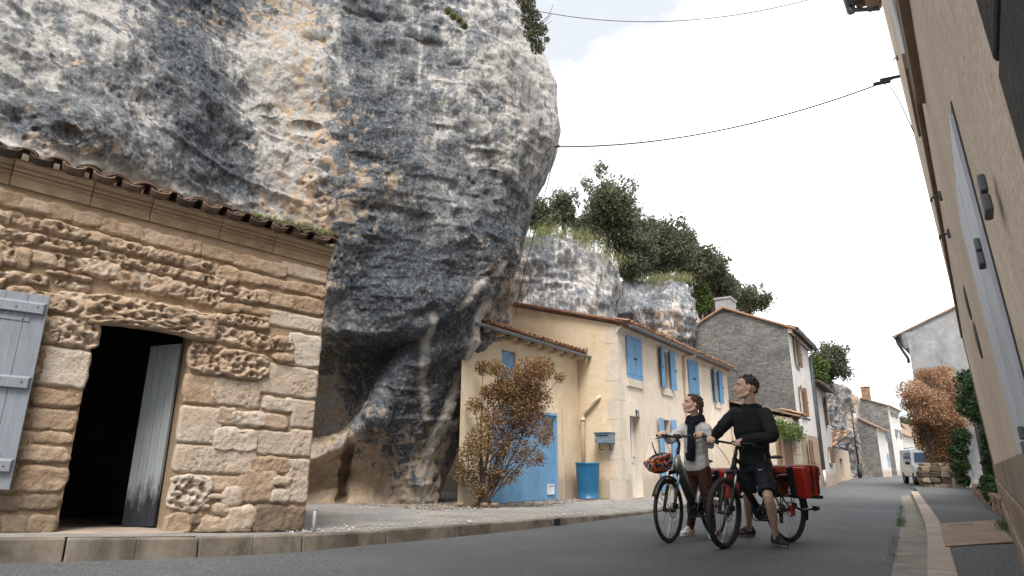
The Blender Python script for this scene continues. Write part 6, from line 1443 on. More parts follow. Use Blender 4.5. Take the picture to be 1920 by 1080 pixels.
    def rack(s, z):
        mb = MB()
        for yy in (-.06, .06): mb.tube([(.05, yy, z), (-.34, yy, z)], .006, 6).tube([(-.05, yy, z), (0, yy*1.3, s.Rw+.03)], .006, 6).tube([(-.28, yy, z), (0, yy*1.3, s.Rw+.03)], .006, 6)
        for x in (.05, -.1, -.22, -.34): mb.tube([(x, -.06, z), (x, .06, z)], .006, 6)
        mb.build('rack', M_bk, s.root)
    def fender(s, c, a0, a1, front, mat=None, rr=.03, w=.032):
        c = Vector(c); mb = MB(); n = 5; k = 18; vs = []
        for i in range(k+1):
            a = R(a0+(a1-a0)*i/k)
            for j in range(n):
                b = math.pi*j/(n-1); r = s.Rw+rr-.012+.014*math.sin(b); vs.append(c+Vector((r*math.cos(a), w*math.cos(b), r*math.sin(a))))
        mb.add(vs, [(i*n+j, i*n+j+1, (i+1)*n+j+1, (i+1)*n+j) for i in range(k) for j in range(n-1)])
        if front: s.fix(mb)
        o = mb.build('mudguard', mat or M_bk, s.root, smooth=True); m = o.modifiers.new('t', 'SOLIDIFY'); m.thickness = .003
        return o
def pannier(bike, side_, x0, x1, z0, z1, th, lean=.03, big=False):
    """waterproof bag on one side of the rack (local bike coords); x1 is the front"""
    s_ = side_; y0, y1 = s_*.085, s_*(.085+th); n = empty('pannier', bike.o, bike.rz)
    def bx(a, b, c, d, e, f_, nm, mat, par, bev=.02): 
        lo, hi = sorted((c, d)); return MB().box(a, b, lo, hi, e, f_).build(nm, mat, par, bev=bev)
    mb = MB(); q0, q1 = (y0, y1) if s_ > 0 else (y1, y0)
    mb.hexa([(x0+.05, q0, z0), (x1-.05, q0, z0), (x1-.05, q1, z0), (x0+.05, q1, z0), (x0, q0, z1), (x1, q0, z1), (x1, q1, z1), (x0, q1, z1)])
    body = mb.build('body', M_red, n, bev=.028)
    yo = y1+s_*.001; f0 = x1-.05
    yi = sorted((s_*.082, s_*(.085+th*.42))); fr = MB(); fr.hexa([(x1-.10, yi[0], z0-.003), (x1-.04, yi[0], z0-.003), (x1-.04, yi[1], z0-.003), (x1-.10, yi[1], z0-.003), (x1-.055, yi[0], z1+.003), (x1+.010, yi[0], z1+.003), (x1+.010, yi[1], z1+.003), (x1-.055, yi[1], z1+.003)]); fr.build('front_panel', M_blkfab, n, bev=.02)
    fl = MB(); fl.hexa([(x0-.008, q0-.006, z1-.10), (x1-.05, q0-.006, z1-.05), (x1-.05, q1+.008, z1-.05), (x0-.008, q1+.008, z1-.10), (x0-.008, q0, z1+.015), (x1-.04, q0, z1+.02), (x1-.04, q1, z1+.02), (x0-.008, q1, z1+.015)]); fl.build('flap', M_red, n, bev=.02)
    bx(x0+.02, x1-.07, y0, y1+s_*.004, z1+.021, z1+.034, 'top_cover', M_cream_cover, n, .006)
    for x in (x0+.08, x1-.14):
        bx(x-.014, x+.014, y1+s_*.009, y1+s_*.013, z0+.05, z1+.01, 'strap', M_blkfab, n, .002); bx(x-.02, x+.02, y1+s_*.013, y1+s_*.022, z1-.14, z1-.10, 'buckle', M_bk, n, .003)
    bx(x0+.03, x1-.10, y1+s_*.001, y1+s_*.006, z0+.002, z0+.035, 'bottom_edge', M_blkfab, n, .002); bx(x0-.004, x0+.06, y0-.0, y1, z0-.006, z0+.03, 'corner_pad', M_blkfab, n, .004)
    return n
GB = 'touring e-bikes ridden by the couple'
# the man's black mountain e-bike
mbk = Bike('bicycle', 'black mountain e-bike with knobbly tyres straddled by the man', gp(1362, 1029), 56.5, 12, GB, .368, .030, 1.14, .80, .0, .38)
mbk.wheel(mbk.fa, True, True); mbk.wheel((0, 0, mbk.Rw), False, True); mbk.fork(M_bk, M_steel); mbk.cockpit(.05, .03)
bb = Vector((.46, 0, .34)); mbk.drive(bb)
mbk.tube('head_tube', mbk.ht0, mbk.ht1, .028, M_bk); mbk.tube('down_tube', mbk.ht0.lerp(mbk.ht1, .2), bb+Vector((.09, 0, .06)), .045, M_bk, .8); st = Vector((.30, 0, .72)); mbk.tube('top_tube', mbk.ht0.lerp(mbk.ht1, .85), st, .024, M_bk); mbk.tube('seat_tube', st, bb, .022, M_bk); mbk.rear(st, M_bk, M_bk)
MB().tube([st, Vector((.235, 0, .93))], .0145, 8).build('seat_post', M_bk, mbk.root, smooth=True); mbk.saddle((.20, 0, .96)); mbk.rack(.78)
MB().box(.62, .70, -.0455, -.044, .55, .60).build('frame_label', M_silver, mbk.root)
pe = MB(); pe.tube([(-.02, .10, .40), (-.10, .14, .36), (-.30, .17, .38)], .014, 8); pe.tube([(-.29, .17, .378), (-.36, .175, .385)], .03, 10); pe.build('rear_peg', M_bk, mbk.root, smooth=True)
MB().box(-.05, .04, .07, .085, .30, .42).build('reflector', M_reflr, mbk.root, bev=.01); mbk.fender((0, 0, mbk.Rw), 70, 200, False)
p1 = pannier(mbk, 1, -.27, .06, .50, .85, .23); tag(p1, 'red pannier with black straps on the near side of the black e-bike', 'pannier', 'red panniers')
p2 = pannier(mbk, -1, -.28, .08, .50, .84, .18); tag(p2, 'red pannier on the far side of the black e-bike behind the man', 'pannier', 'red panniers')
# the woman's silver-grey step-through e-bike
wbk = Bike('bicycle', 'grey and silver step-through e-bike with mudguards straddled by the woman', gp(1257, 1018), 44, 4, GB, .355, .021, 1.12, .84, .07, .32)
wbk.wheel(wbk.fa, True); wbk.wheel((0, 0, wbk.Rw), False); wbk.fork(M_bk, M_steel); wbk.cockpit(.07, .10)
bb = Vector((.46, 0, .33)); wbk.drive(bb)
wbk.tube('head_tube', wbk.ht0, wbk.ht1, .034, M_silver); wbk.tube('down_tube', wbk.ht0.lerp(wbk.ht1, .35), bb+Vector((.10, 0, .07)), .050, M_dgrey, .85); wbk.tube('frame_cover', wbk.ht0.lerp(wbk.ht1, .8)+Vector((-.02, 0, 0)), bb+Vector((.04, 0, .14)), .026, M_silver); st = Vector((.30, 0, .64)); wbk.tube('seat_tube', st, bb, .034, M_silver); wbk.rear(st, M_silver, M_silver)
MB().tube([st, Vector((.235, 0, .88))], .0145, 8).build('seat_post', M_bk, wbk.root, smooth=True); wbk.saddle((.20, 0, .91)); wbk.rack(.76)
f = wbk.fender(wbk.fa, 25, 128, True); wbk.fender((0, 0, wbk.Rw), 30, 205, False)
stv = MB(); [stv.tube([wbk.fa+Vector((0, y_, 0)), wbk.fa+Vector(((wbk.Rw+.02)*math.cos(R(a)), y_*.6, (wbk.Rw+.02)*math.sin(R(a))))], .003, 4) for y_ in (-.06, .06) for a in (30, 125)]; wbk.fix(stv).build('mudguard_stay', M_bk, wbk.root)
hl = wbk.A0+wbk.ax*.50+Vector((.09, 0, .02)); wbk.fix(MB().tube([hl+Vector((-.03, 0, 0)), hl+Vector((.03, 0, .0))], [.022, .034], 12)).build('headlight', M_bk, wbk.root, smooth=True); wbk.fix(MB().ball(hl+Vector((.032, 0, 0)), (.012, .03, .03), 10, 6)).build('headlight_lens', simple('lamp_lens', (.7, .72, .74), .15), wbk.root, smooth=True)
p3 = pannier(wbk, 1, -.34, .10, .46, .80, .17); tag(p3, 'red pannier on the near side of the grey e-bike behind the woman', 'pannier', 'red panniers')
p4 = pannier(wbk, -1, -.34, .10, .46, .80, .17); tag(p4, 'red pannier on the far side of the grey e-bike', 'pannier', 'red panniers')
# helmet hanging from the handlebar
hc = wbk.W(wbk.S @ (wbk.A0+wbk.ax*.66+Vector((.20, -.08, .0)))); hc = at(1236, 862, hc.y); hm = empty('helmet', tuple(hc), R(-20), 'orange, black and white cycling helmet hanging from the handlebar', 'helmet')
t_ = NT('helmet_shell'); v_ = t_.noise(9, 2, .4, scale3=(1, 1, 2.6), dist=1.0); M_hel = t_.done(t_.ramp(v_, [(.40, (.02, .02, .025)), (.44, (.62, .14, .03)), (.52, (.50, .02, .015)), (.56, (.02, .02, .03)), (.60, (.70, .70, .74)), (.64, (.02, .02, .025))]), .25, 0, .6)
for e in t_.t.nodes:
    if e.type == 'VALTORGB': e.color_ramp.interpolation = 'CONSTANT'
V = []; nu, nv = 48, 22
for i in range(nv):
    th = math.pi*.56*i/(nv-1)
    for j in range(nu):
        a = 2*math.pi*j/nu; rib = .010*math.cos(a*8)*math.sin(th*1.7); r = 1+rib*3
        V.append((.165*math.sin(th)*math.cos(a)*r*(1+.15*math.cos(a)), .115*math.sin(th)*math.sin(a)*r, -.105*math.cos(th)*r))
F_ = [(i*nu+j, i*nu+(j+1) % nu, (i+1)*nu+(j+1) % nu, (i+1)*nu+j) for i in range(nv-1) for j in range(nu)]
o = link('shell', npmesh('shell', V, F_, M_hel, True), hm); so = o.modifiers.new('s', 'SOLIDIFY'); so.thickness = .014
vt = MB()
for sd_ in (-1, 1):
    for x, z in ((.09, -.05), (.02, -.07), (-.06, -.055), (.05, -.015), (-.03, -.015)):
        y = sd_*.118*math.sqrt(max(.1, 1-(x/.18)**2-(z/.11)**2*.8)); vt.ball((x, y, z), (.030, .010, .010), 10, 5)
vt.build('vents', M_blkfab, hm); st_ = MB(); st_.tube([(.06, .09, .02), (.03, .03, .10), (.0, 0, .14), (-.02, -.05, .08), (-.05, -.09, .02)], .006, 5); st_.build('strap', M_blkfab, hm)
MB().ball((0, 0, .0), (.145, .10, .05), 14, 7).build('lining', M_blkfab, hm, smooth=True)
hm.rotation_euler = (R(16), R(14), R(200)); hm.scale = (1.12, 1.2, 1.5)

# ------------------------------------------------------------------ people
def blob(name, mb, mat, parent, vox, smooth=4, fac=.6, wrinkle=None, seed=0, loc=None):
    me = mb.mesh(name+'_raw', mat); tmp = bpy.data.objects.new('tmp', me); COL.objects.link(tmp)
    r = tmp.modifiers.new('r', 'REMESH'); r.mode = 'VOXEL'; r.voxel_size = vox
    if smooth: s_ = tmp.modifiers.new('s', 'SMOOTH'); s_.iterations = smooth; s_.factor = fac
    bpy.context.view_layer.update(); ev = tmp.evaluated_get(bpy.context.evaluated_depsgraph_get()); m2 = bpy.data.meshes.new_from_object(ev)
    bpy.data.objects.remove(tmp); bpy.data.meshes.remove(me); m2.name = name
    n = len(m2.vertices); co = np.empty(n*3); m2.vertices.foreach_get('co', co); co = co.reshape(-1, 3)
    if wrinkle:
        no = np.empty(n*3); m2.vertices.foreach_get('normal', no); no = no.reshape(-1, 3)
        amp, sc, st = wrinkle; d = amp*fbm(co*np.array(st), sc, 3, seed+40, ridged=True); co = co+no*d[:, None]; m2.vertices.foreach_set('co', co.ravel())
    m2.polygons.foreach_set('use_smooth', [True]*len(m2.polygons)); m2.materials.clear(); m2.materials.append(mat); m2.update()
    return link(name, m2, parent)
def limb(mb, pts, rs, n=12, sq=1.0):
    P = [Vector(p) for p in pts]; out = []; rr_ = []
    k = 5
    for i in range(len(P)-1):
        for j in range(k):
            t = j/k; out.append(P[i].lerp(P[i+1], t)); tt = t*t*(3-2*t); rr_.append(rs[i]*(1-tt)+rs[i+1]*tt)
    out.append(P[-1]); rr_.append(rs[-1])
    for _ in range(2): out = [out[0]]+[(out[i-1]+out[i]*2+out[i+1])/4 for i in range(1, len(out)-1)]+[out[-1]]
    mb.tube(out, rr_, n, sq=sq); mb.ball(out[0], rs[0]*.98, n, 8); mb.ball(out[-1], rs[-1]*.98, n, 8)
def ell(mb, c, r, axes, n=14, m=10):
    """ellipsoid with axes (Vectors) and radii"""
    t = MB().ball((0, 0, 0), 1.0, n, m); a, b, d = axes; c = Vector(c); mb.add([c+a*(v[0]*r[0])+b*(v[1]*r[1])+d*(v[2]*r[2]) for v in t.v], t.f)
def torso(mb, rings, front, n=20):
    """rings: (centre, half width, half depth); front: facing vector"""
    vs = []; R_ = []
    for i in range(len(rings)-1):
        for j in range(4):
            t = j/4; a, b = rings[i], rings[i+1]; R_.append((Vector(a[0]).lerp(Vector(b[0]), t), a[1]*(1-t)+b[1]*t, a[2]*(1-t)+b[2]*t))
    R_.append((Vector(rings[-1][0]), rings[-1][1], rings[-1][2]))
    f = Vector(front); f.z = 0; f.normalize(); s_ = f.cross(Vector((0, 0, 1)))
    for c, w, d in R_:
        for j in range(n):
            a = 2*math.pi*j/n; ca, sa = math.cos(a), math.sin(a); e = .8; vs.append(c+s_*(w*math.copysign(abs(ca)**e, ca))+f*(d*math.copysign(abs(sa)**e, sa)))
    k = len(R_); mb.add(vs, [(i*n+j, i*n+(j+1) % n, (i+1)*n+(j+1) % n, (i+1)*n+j) for i in range(k-1) for j in range(n)]+[tuple(range(n))[::-1], tuple(range((k-1)*n, k*n))])
def hand(mb, wrist, gc, gdir, rg, side_, over=Vector((0, 0, 1)), sc=1.0):
    """hand on a bar: gc bar centre under the palm, gdir bar axis pointing to the thumb side, fingers wrap round"""
    wrist, gc, ax = Vector(wrist), Vector(gc), Vector(gdir).normalized(); b = (wrist-gc); b -= ax*b.dot(ax); b.normalize(); u = Vector(over); u -= ax*u.dot(ax); u.normalize(); back = (b-u*b.dot(u)).normalized()
    pr_ = rg+.014; palm = gc+u*(pr_+.004)+back*.022
    ell(mb, palm, (.042*sc, .040*sc, .017*sc), (ax, (back+u*.25).normalized(), u)); limb(mb, [wrist, wrist.lerp(palm, .5), palm], [.027*sc, .027*sc, .020*sc], 10)
    for k in range(4):
        off = ax*((k-1.5)*-.0205*sc); ln = (1.0, 1.06, 1.0, .84)[k]; r = .0088*sc
        st = gc+off+u*(pr_+.003)-back*.008; pts = [palm+off*.95, st]
        for a in (60, 120, 185, 235): aa = R(a*ln); pts.append(gc+off+(u*math.cos(aa)-back*math.sin(aa))*(rg+.0095))
        mb.tube(pts, [r*1.1, r*1.12, r*1.05, r, r*.95, r*.8], 8); mb.ball(pts[-1], r*.85, 8, 6)
    t0 = palm+ax*.034+back*.02; pts = [t0, gc+ax*.052+u*(rg+.006)-back*.004, gc+ax*.058+(u*.25-back)*(rg+.012), gc+ax*.052-u*.4*(rg+.012)-back*(rg+.010)]; mb.tube(pts, [.013*sc, .0115*sc, .010*sc, .008*sc], 8); mb.ball(pts[-1], .0085, 8, 6)
M_hairb = None
def m_hair(name, c1, c2):
    t = NT(name); n_ = t.noise(30, 5, .7, scale3=(3, 3, .6)); t.bump(n_, .5, .004); return t.done(t.ramp(n_, [(.35, c1), (.65, c2)]), .5, 0, .4)
def m_skin(name, c):
    t = NT(name); n_ = t.noise(14, 4, .6); cc = t.ramp(n_, [(.35, tuple(x*.88 for x in c)), (.65, tuple(min(1, x*1.1) for x in c))]); t.b.inputs['Subsurface Weight'].default_value = .12; t.b.inputs['Subsurface Radius'].default_value = (.012, .005, .003)
    t.bump(t.noise(120, 3), .15, .001); return t.done(cc, .5, 0, .4)
M_skin = m_skin('skin', (.62, .41, .30)); M_skin2 = m_skin('pale_skin', (.62, .40, .29)); M_lip = simple('lip', (.38, .13, .10), .45); M_teeth = simple('teeth', (.75, .72, .66), .3); M_eye = simple('eye_white', (.7, .68, .65), .2); M_iris = simple('eye_dark', (.03, .02, .015), .2)
M_hman = m_hair('dark_brown_hair', (.012, .008, .006), (.045, .028, .019)); M_hwom = m_hair('brown_hair', (.035, .019, .011), (.12, .07, .042))
def head(mb, H, F, U, woman=False, s=1.0):
    sc_h = s
    Rr = F.cross(U).normalized(); U = Rr.cross(F).normalized(); P = lambda f, u, r=0, s=s: H+F*(f*s)+U*(u*s)+Rr*(r*s); A = (Rr, F, U)
    ell(mb, P(-.012, .035), (.074*s, .096*s, .088*s), A); ell(mb, P(.030, -.018), (.060*s, .064*s, .078*s), A); ell(mb, P(.018, .052), (.066*s, .074*s, .056*s), A)
    ell(mb, P(.034, -.070), (.040*s, .050*s, .030*s), A); ell(mb, P(.070, -.088), (.019*s, .018*s, .016*s), A)      # jaw and chin
    for r in (-1, 1): limb(mb, [P(-.008, -.045, r*.056), P(.03, -.075, r*.042), P(.066, -.090, r*.012)], [.018*s, .016*s, .014*s], 8); ell(mb, P(.062, -.022, r*.036), (.022*s, .020*s, .020*s), A)
    limb(mb, [P(.090, .022), P(.103, -.004), P(.117 if not woman else .112, -.024)], [.0085*s, .010*s, .0125*s], 8); ell(mb, P(.101, -.030, .011), (.008*s, .011*s, .008*s), A); ell(mb, P(.101, -.030, -.011), (.008*s, .011*s, .008*s), A)
    limb(mb, [P(.070, .030, -.042), P(.086, .033, -.022), P(.090, .030, 0), P(.086, .033, .022), P(.070, .030, .042)], [.009*s, .010*s, .010*s, .010*s, .009*s], 8)
    ell(mb, P(.090, -.050), (.022*s, .010*s, .006*s), A); ell(mb, P(.086, -.064), (.018*s, .011*s, .007*s), A)
    for r in (-1, 1): ell(mb, P(-.008, .0, r*.074), (.011*s, .018*s, .027*s), A); ell(mb, P(-.004, -.022, r*.074), (.009*s, .013*s, .012*s), A)
    return P, A
def face_bits(root, P, A, s, mh, smile=True):
    for r in (-1, 1):
        m = MB(); ell(m, P(.076, .010, r*.031), (.0125*s, .0095*s, .0075*s), A, 10, 7); m.build('eye', M_eye, root, smooth=True)
        m = MB(); ell(m, P(.0835, .011, r*.032), (.0055*s, .004*s, .0055*s), A, 8, 6); m.build('iris', M_iris, root, smooth=True)
        m = MB(); limb(m, [P(.077, .030, r*.050), P(.090, .036, r*.032), P(.096, .031, r*.014)], [.0028*s, .0042*s, .0040*s], 6); m.build('eyebrow', mh, root, smooth=True)
        m = MB(); limb(m, [P(.074, .0175, r*.045), P(.0835, .0195, r*.032), P(.083, .0165, r*.019)], [.0018*s, .0022*s, .0018*s], 6); m.build('eyelid', mh, root, smooth=True)
    m = MB(); limb(m, [P(.078, -.051, -.027), P(.096, -.053, 0), P(.078, -.051, .027)], [.003*s, .0062*s, .003*s], 6); limb(m, [P(.079, -.058, -.023), P(.094, -.066, 0), P(.079, -.058, .023)], [.003*s, .0068*s, .003*s], 6); m.build('lips', M_lip, root, smooth=True)
    if smile: m = MB(); limb(m, [P(.080, -.055, -.022), P(.0975, -.0595, 0), P(.080, -.055, .022)], [.0030*s, .0044*s, .0030*s], 6); m.build('teeth', M_teeth, root, smooth=True)
def shoe(root, name, ank, toe_dir, m_up, m_sole, s=1.0):
    d = Vector(toe_dir); d.z = 0; d.normalize(); r = d.cross(Vector((0, 0, 1))); c = Vector(ank); g = Vector((c.x, c.y, 0)); mb = MB(); U_ = Vector((0, 0, 1)); A = (r, d, U_)
    ell(mb, g+d*-.035*s+U_*.055, (.040*s, .050*s, .045*s), A); ell(mb, g+d*.06*s+U_*.050, (.043*s, .085*s, .036*s), A); ell(mb, g+d*.135*s+U_*.042, (.045*s, .062*s, .026*s), A); limb(mb, [g+d*-.02*s+U_*.05, g+d*-.015*s+U_*.105], [.042*s, .040*s], 10); limb(mb, [g+d*.02+U_*.10, g+d*.10*s+U_*.072], [.030*s, .028*s], 8)
    up_ = blob(name, mb, m_up, root, .006, 3, .5)
    sm = MB(); out = []
    for j in range(26):
        a = 2*math.pi*j/26; ca, sa = math.cos(a), math.sin(a); w = (.045 if sa > 0 else .038)*s; out.append(g+r*(w*ca)+d*(.062*s+.135*s*math.copysign(abs(sa)**.8, sa)))
    sm.prism([p+U_*.002 for p in out][::-1], (0, 0, .028)); sm.build('sole', m_sole, up_, bev=.006)
    lc = MB()
    for k in range(4): q = g+d*(.05+.022*k)*s+U_*(.098-.010*k); lc.tube([q-r*.022, q+U_*.006, q+r*.022], .0035, 5)
    lc.build('laces', m_sole if m_sole is M_sole_w else m_up, up_); return up_
M_sole_b = simple('brown_sole', (.17, .13, .10), .8, 0, .2, 20); M_sole_w = simple('white_sole', (.68, .67, .65), .6); M_shoe_b = simple('dark_grey_shoe', (.022, .025, .030), .8, 0, .35, 40, .4, 90); M_shoe_w = simple('white_leather', (.66, .65, .63), .5)
def m_cloth(name, c, rough=.75, weave=260, b=.25, var=.15):
    t = NT(name); n_ = t.noise(2.5, 5, .6); t.bump(t.noise(weave, 3, .5), b, .001); t.bump(t.noise(9, 6, .65, dist=.6), .55, .022)
    return t.done(t.ramp(n_, [(.35, tuple(x*(1-var) for x in c)), (.65, tuple(min(1, x*(1+var)) for x in c))]), rough, 0, .3)
M_jack = m_cloth('black_jacket', (.012, .013, .014), .85); M_short = m_cloth('black_shorts', (.010, .012, .017), .7); M_hood = m_cloth('light_grey_hoodie', (.56, .55, .53), .9, 120, .4, .06); M_scarf = m_cloth('navy_scarf', (.010, .012, .020), .95, 90, .6); M_trou = m_cloth('brown_corduroy', (.055, .022, .014), .85, 160, .4)

Z = Vector((0, 0, 1))
def grp(h): return Vector(h)
# ---- the man
hd = mbk.X.copy(); rgt = Vector((hd.y, -hd.x, 0))          # rider's right
gL, gR = mbk.grip[1], mbk.grip[-1]
aR, aL = gp(1406, 1006), gp(1457, 1024); man = empty('person', tuple((aR+aL)/2), 0, 'man in black jacket and shorts straddling the black e-bike, looking up left', 'person', 'couple with touring bicycles')
mo = Vector(man.location); l_ = lambda v: Vector(v)-mo
pel = at(1416, 866, 7.52); hipR, hipL = pel+rgt*.09+Z*-.02, pel-rgt*.09-Z*.02; chest = at(1407, 800, 7.44); neck = at(1406, 765, 7.42); H = at(1400, 729, 7.36)
shR, shL = at(1380, 774, 7.54), at(1435, 776, 7.26); ft = Vector((-.70, -.71, 0)).normalized(); frt = Vector((ft.y, -ft.x, 0))
ankR, ankL = Vector((aR.x, aR.y, .09)), Vector((aL.x, aL.y, .09)); kneR, kneL = at(1402, 929, 7.58), at(1440, 931, 7.15)
elR, elL = at(1352, 802, 7.52), at(1450, 820, 7.02)
stemw = mbk.W(mbk.S @ Vector(mbk.S.inverted() @ mbk.barc)); gcL = mbk.W(mbk.barc+Vector((0, .05, .005)))
wrR = gR - hd*.075 + Z*.045; wrL = gcL - hd*.075+Z*.05+rgt*-.02
bd = MB(); F = Vector((-.95, .12, .16)).normalized(); P_, A_ = head(bd, l_(H), F, Vector((.12, 0, 1)).normalized(), False, 1.2)
limb(bd, [l_(H)+Vector((.025, .0, -.07)), l_(neck)-Z*.02], [.058, .066]); torso(bd, [(l_(pel)-Z*.06, .13, .09), (l_(pel)+Z*.08, .125, .085), (l_(chest), .15, .095), (l_(neck)-Z*.05, .13, .075), (l_(neck)-Z*.01, .055, .055)], hd)
for s_, a, b, c in ((1, shR, elR, wrR), (-1, shL, elL, wrL)): limb(bd, [l_(a), l_(b), l_(c)], [.045, .036, .026])
for a, b, c in ((hipR, kneR, ankR), (hipL, kneL, ankL)):
    a, b, c = l_(a), l_(b), l_(c); cal = b.lerp(c, .32)-hd*.015; limb(bd, [a, a.lerp(b, .5), b, cal, c.lerp(b, .12), c-Z*.02], [.085, .072, .053, .054, .033, .033])
hand(bd, l_(wrR), l_(gR), -mbk.gdir if mbk.gdir.dot(rgt) > 0 else mbk.gdir, .018, 1, Z, 1.0); hand(bd, l_(wrL), l_(gcL), rgt, .018, 1, Z, 1.0)
blob('body', bd, M_skin, man, .0055, 2, .5)
face_bits(man, P_, A_, 1.2, M_hman)
hr = MB(); rs = np.random.default_rng(5)
for k in range(170):
    th, ph = rs.uniform(0, math.pi), rs.uniform(-math.pi, math.pi); f_, r_, u_ = math.sin(th)*math.cos(ph), math.sin(th)*math.sin(ph), math.cos(th)
    if u_ < -.25 and f_ > -.45: continue
    if f_ > .50 and u_ < .60: continue
    if u_ < .12 and f_ > -.18: continue
    c = P_(-.012+f_*.094, .038+u_*.090, r_*.074); o_ = (A_[1]*f_+A_[0]*r_+A_[2]*u_).normalized(); q = rs.uniform(.012, .022)*(1.4 if u_ > .5 else 1)
    t2 = (o_*.7+Vector(rs.normal(size=3)*.35)-A_[2]*.15).normalized(); hr.tube([c-o_*.014, c+t2*q*.5, c+t2*q], [.019, .015, .007], 6)
ell(hr, P_(-.012, .050), (.089, .108, .101), A_); blob('hair', hr, M_hman, man, .005, 1, .5, (.004, 30, (1, 1, 1)))
# cut the hair shell away from the face by keeping it behind the brow (the ellipsoid sits back from it)
jk = MB(); torso(jk, [(l_(pel)-Z*.035, .178, .130), (l_(pel)-Z*.015, .178, .130), (l_(pel)+Z*.09, .165, .128), (l_(chest)-Z*.06, .182, .135), (l_(chest)+Z*.07, .192, .132), (l_(neck)-Z*.045, .172, .110), (l_(neck)-Z*.01, .092, .090), (l_(neck)+Z*.05, .076, .080)], ft)
for a, b, c in ((shR, elR, wrR), (shL, elL, wrL)):
    a, b, c = l_(a), l_(b), l_(c); limb(jk, [a-Z*.01, a.lerp(b, .5), b, b.lerp(c, .5), b.lerp(c, .95)], [.078, .074, .066, .060, .048], 14)
limb(jk, [l_(neck)-hd*.05+rgt*.08+Z*.0, l_(neck)-hd*.11+Z*.015, l_(neck)-hd*.05-rgt*.08+Z*.0], [.035, .05, .035], 10)
jo = blob('jacket', jk, M_jack, man, .0085, 5, .5, (.011, 7, (1, 1, 1.5)), 3)
zp = MB(); zp.tube([l_(neck)+ft*.086+Z*.02, l_(chest)+ft*.138+Z*.05, l_(chest)+ft*.150-Z*.06, l_(pel)+ft*.148+Z*.09, l_(pel)+ft*.135], .005, 5); zp.build('zip', M_bk, jo)
pk = MB(); q = l_(pel)-rgt*.172+Z*.10; pk.tube([q+hd*.055, q+hd*.06-Z*.09], .004, 5); pk.build('pocket_zip', simple('grey_zip', (.16, .16, .17), .5), jo)
dc = MB(); [dc.tube([l_(neck)+hd*.085+rgt*k*.03, l_(neck)+hd*.11+rgt*k*.035-Z*.05], .004, 5) for k in (-1, 1)]; dc.build('drawcord', M_bk, jo)
sh_ = MB(); torso(sh_, [(l_(pel)-Z*.12, .145, .115), (l_(pel)-Z*.03, .16, .12), (l_(pel)+Z*.06, .15, .115)], hd)
for a, b in ((hipR, kneR), (hipL, kneL)): a, b = l_(a), l_(b); ax_ = (b-a).normalized(); q_ = a.lerp(b, .90); limb(sh_, [a, a.lerp(b, .3), a.lerp(b, .55)], [.104, .098, .090], 16); sh_.tube([a.lerp(b, .45), a.lerp(b, .7), q_], [.098, .095, .094], 18)
so_ = blob('shorts', sh_, M_short, man, .0085, 3, .5, (.010, 8, (1, 1, 1.2)), 8)
# small pale sports mark on the thigh of the shorts
th_ = l_(hipL).lerp(l_(kneL), .22); side_n = (-rgt*.8+hd*.25); side_n = Vector((side_n.x, side_n.y, 0)).normalized(); tx = Vector((side_n.y, -side_n.x, 0)); tx = tx if tx.x > 0 else -tx
c0 = l_(at(1428, 881, 7.1)); rr0 = ray(1428, 881)
def swoosh(s_):
    top = [(-.5, .0), (-.46, -.10), (-.35, -.14), (-.2, -.10), (.5, .22)]; bot = [(.5, .22), (-.22, -.24), (-.40, -.30), (-.54, -.22), (-.55, -.10)]
    return [(x*s_, z*s_) for x, z in top+bot[1:]]
hit = None
bpy.context.view_layer.update(); o_ = CAM-mo; dv = ray(1428, 881).normalized(); okh, hp_, hn, _i = so_.ray_cast(o_, dv)
if okh:
    tx = Z.cross(hn).normalized(); tx = tx if tx.x > 0 else -tx; uz_ = hn.cross(tx); uz_ = uz_ if uz_.z > 0 else -uz_
    mb = MB(); pts = [hp_+hn*.012+tx*x+uz_*z for x, z in swoosh(.058)]; mb.prism(pts, hn*.002); mb.build('sports_mark', simple('pale_print', (.5, .5, .5), .6), so_)
toeR, toeL = (hd*.8+rgt*.1), Vector((.30, -.95, 0))
shoe(man, 'shoe', l_(ankR)+Z*0, hd+rgt*.35, M_shoe_b, M_sole_b, 1.12) if False else None
def shoe_at(root, ank, d, mu, ms, s_):
    o = shoe(root, 'shoe', Vector((ank.x, ank.y, 0)), d, mu, ms, s_); return o
shoe_at(man, l_(ankR), hd*1+rgt*.2, M_shoe_b, M_sole_b, 1.12); shoe_at(man, l_(ankL), Vector((.12, -1, 0)), M_shoe_b, M_sole_b, 1.12)
sk = MB()
for a in (ankR, ankL): sk.tube([l_(a)-Z*.0, l_(a)+Z*.035], .042, 12)
sk.build('ankle_socks', M_blkfab, man, smooth=True)
# ---- the woman
hd = wbk.X.copy(); rgt = Vector((hd.y, -hd.x, 0)); gL, gR = wbk.grip[1], wbk.grip[-1]
aR, aL = gp(1295, 1004), gp(1337, 1008); wom = empty('person', tuple((aR+aL)/2), 0, 'woman in light grey hoodie and dark scarf straddling the grey e-bike', 'person', 'couple with touring bicycles')
wo_ = Vector(wom.location); l_ = lambda v: Vector(v)-wo_
yw = (aR.y+aL.y)/2-.10
pel = at(1307, 878, yw); hipR, hipL = pel+rgt*.085-Z*.02, pel-rgt*.085-Z*.02; chest = at(1305, 822, yw-.05); neck = at(1303, 786, yw-.06); H = at(1298, 760, yw-.10)
shR, shL = at(1286, 801, yw+.06), at(1323, 803, yw-.20); ankR, ankL = Vector((aR.x, aR.y, .09)), Vector((aL.x, aL.y, .09)); kneR, kneL = at(1303, 937, yw+.02), at(1327, 938, yw-.18)
elR, elL = at(1256, 826, yw-.05), at(1331, 836, yw-.28)
wrR = gR-hd*.07+Z*.04; wrL = gL-hd*.075+Z*.035
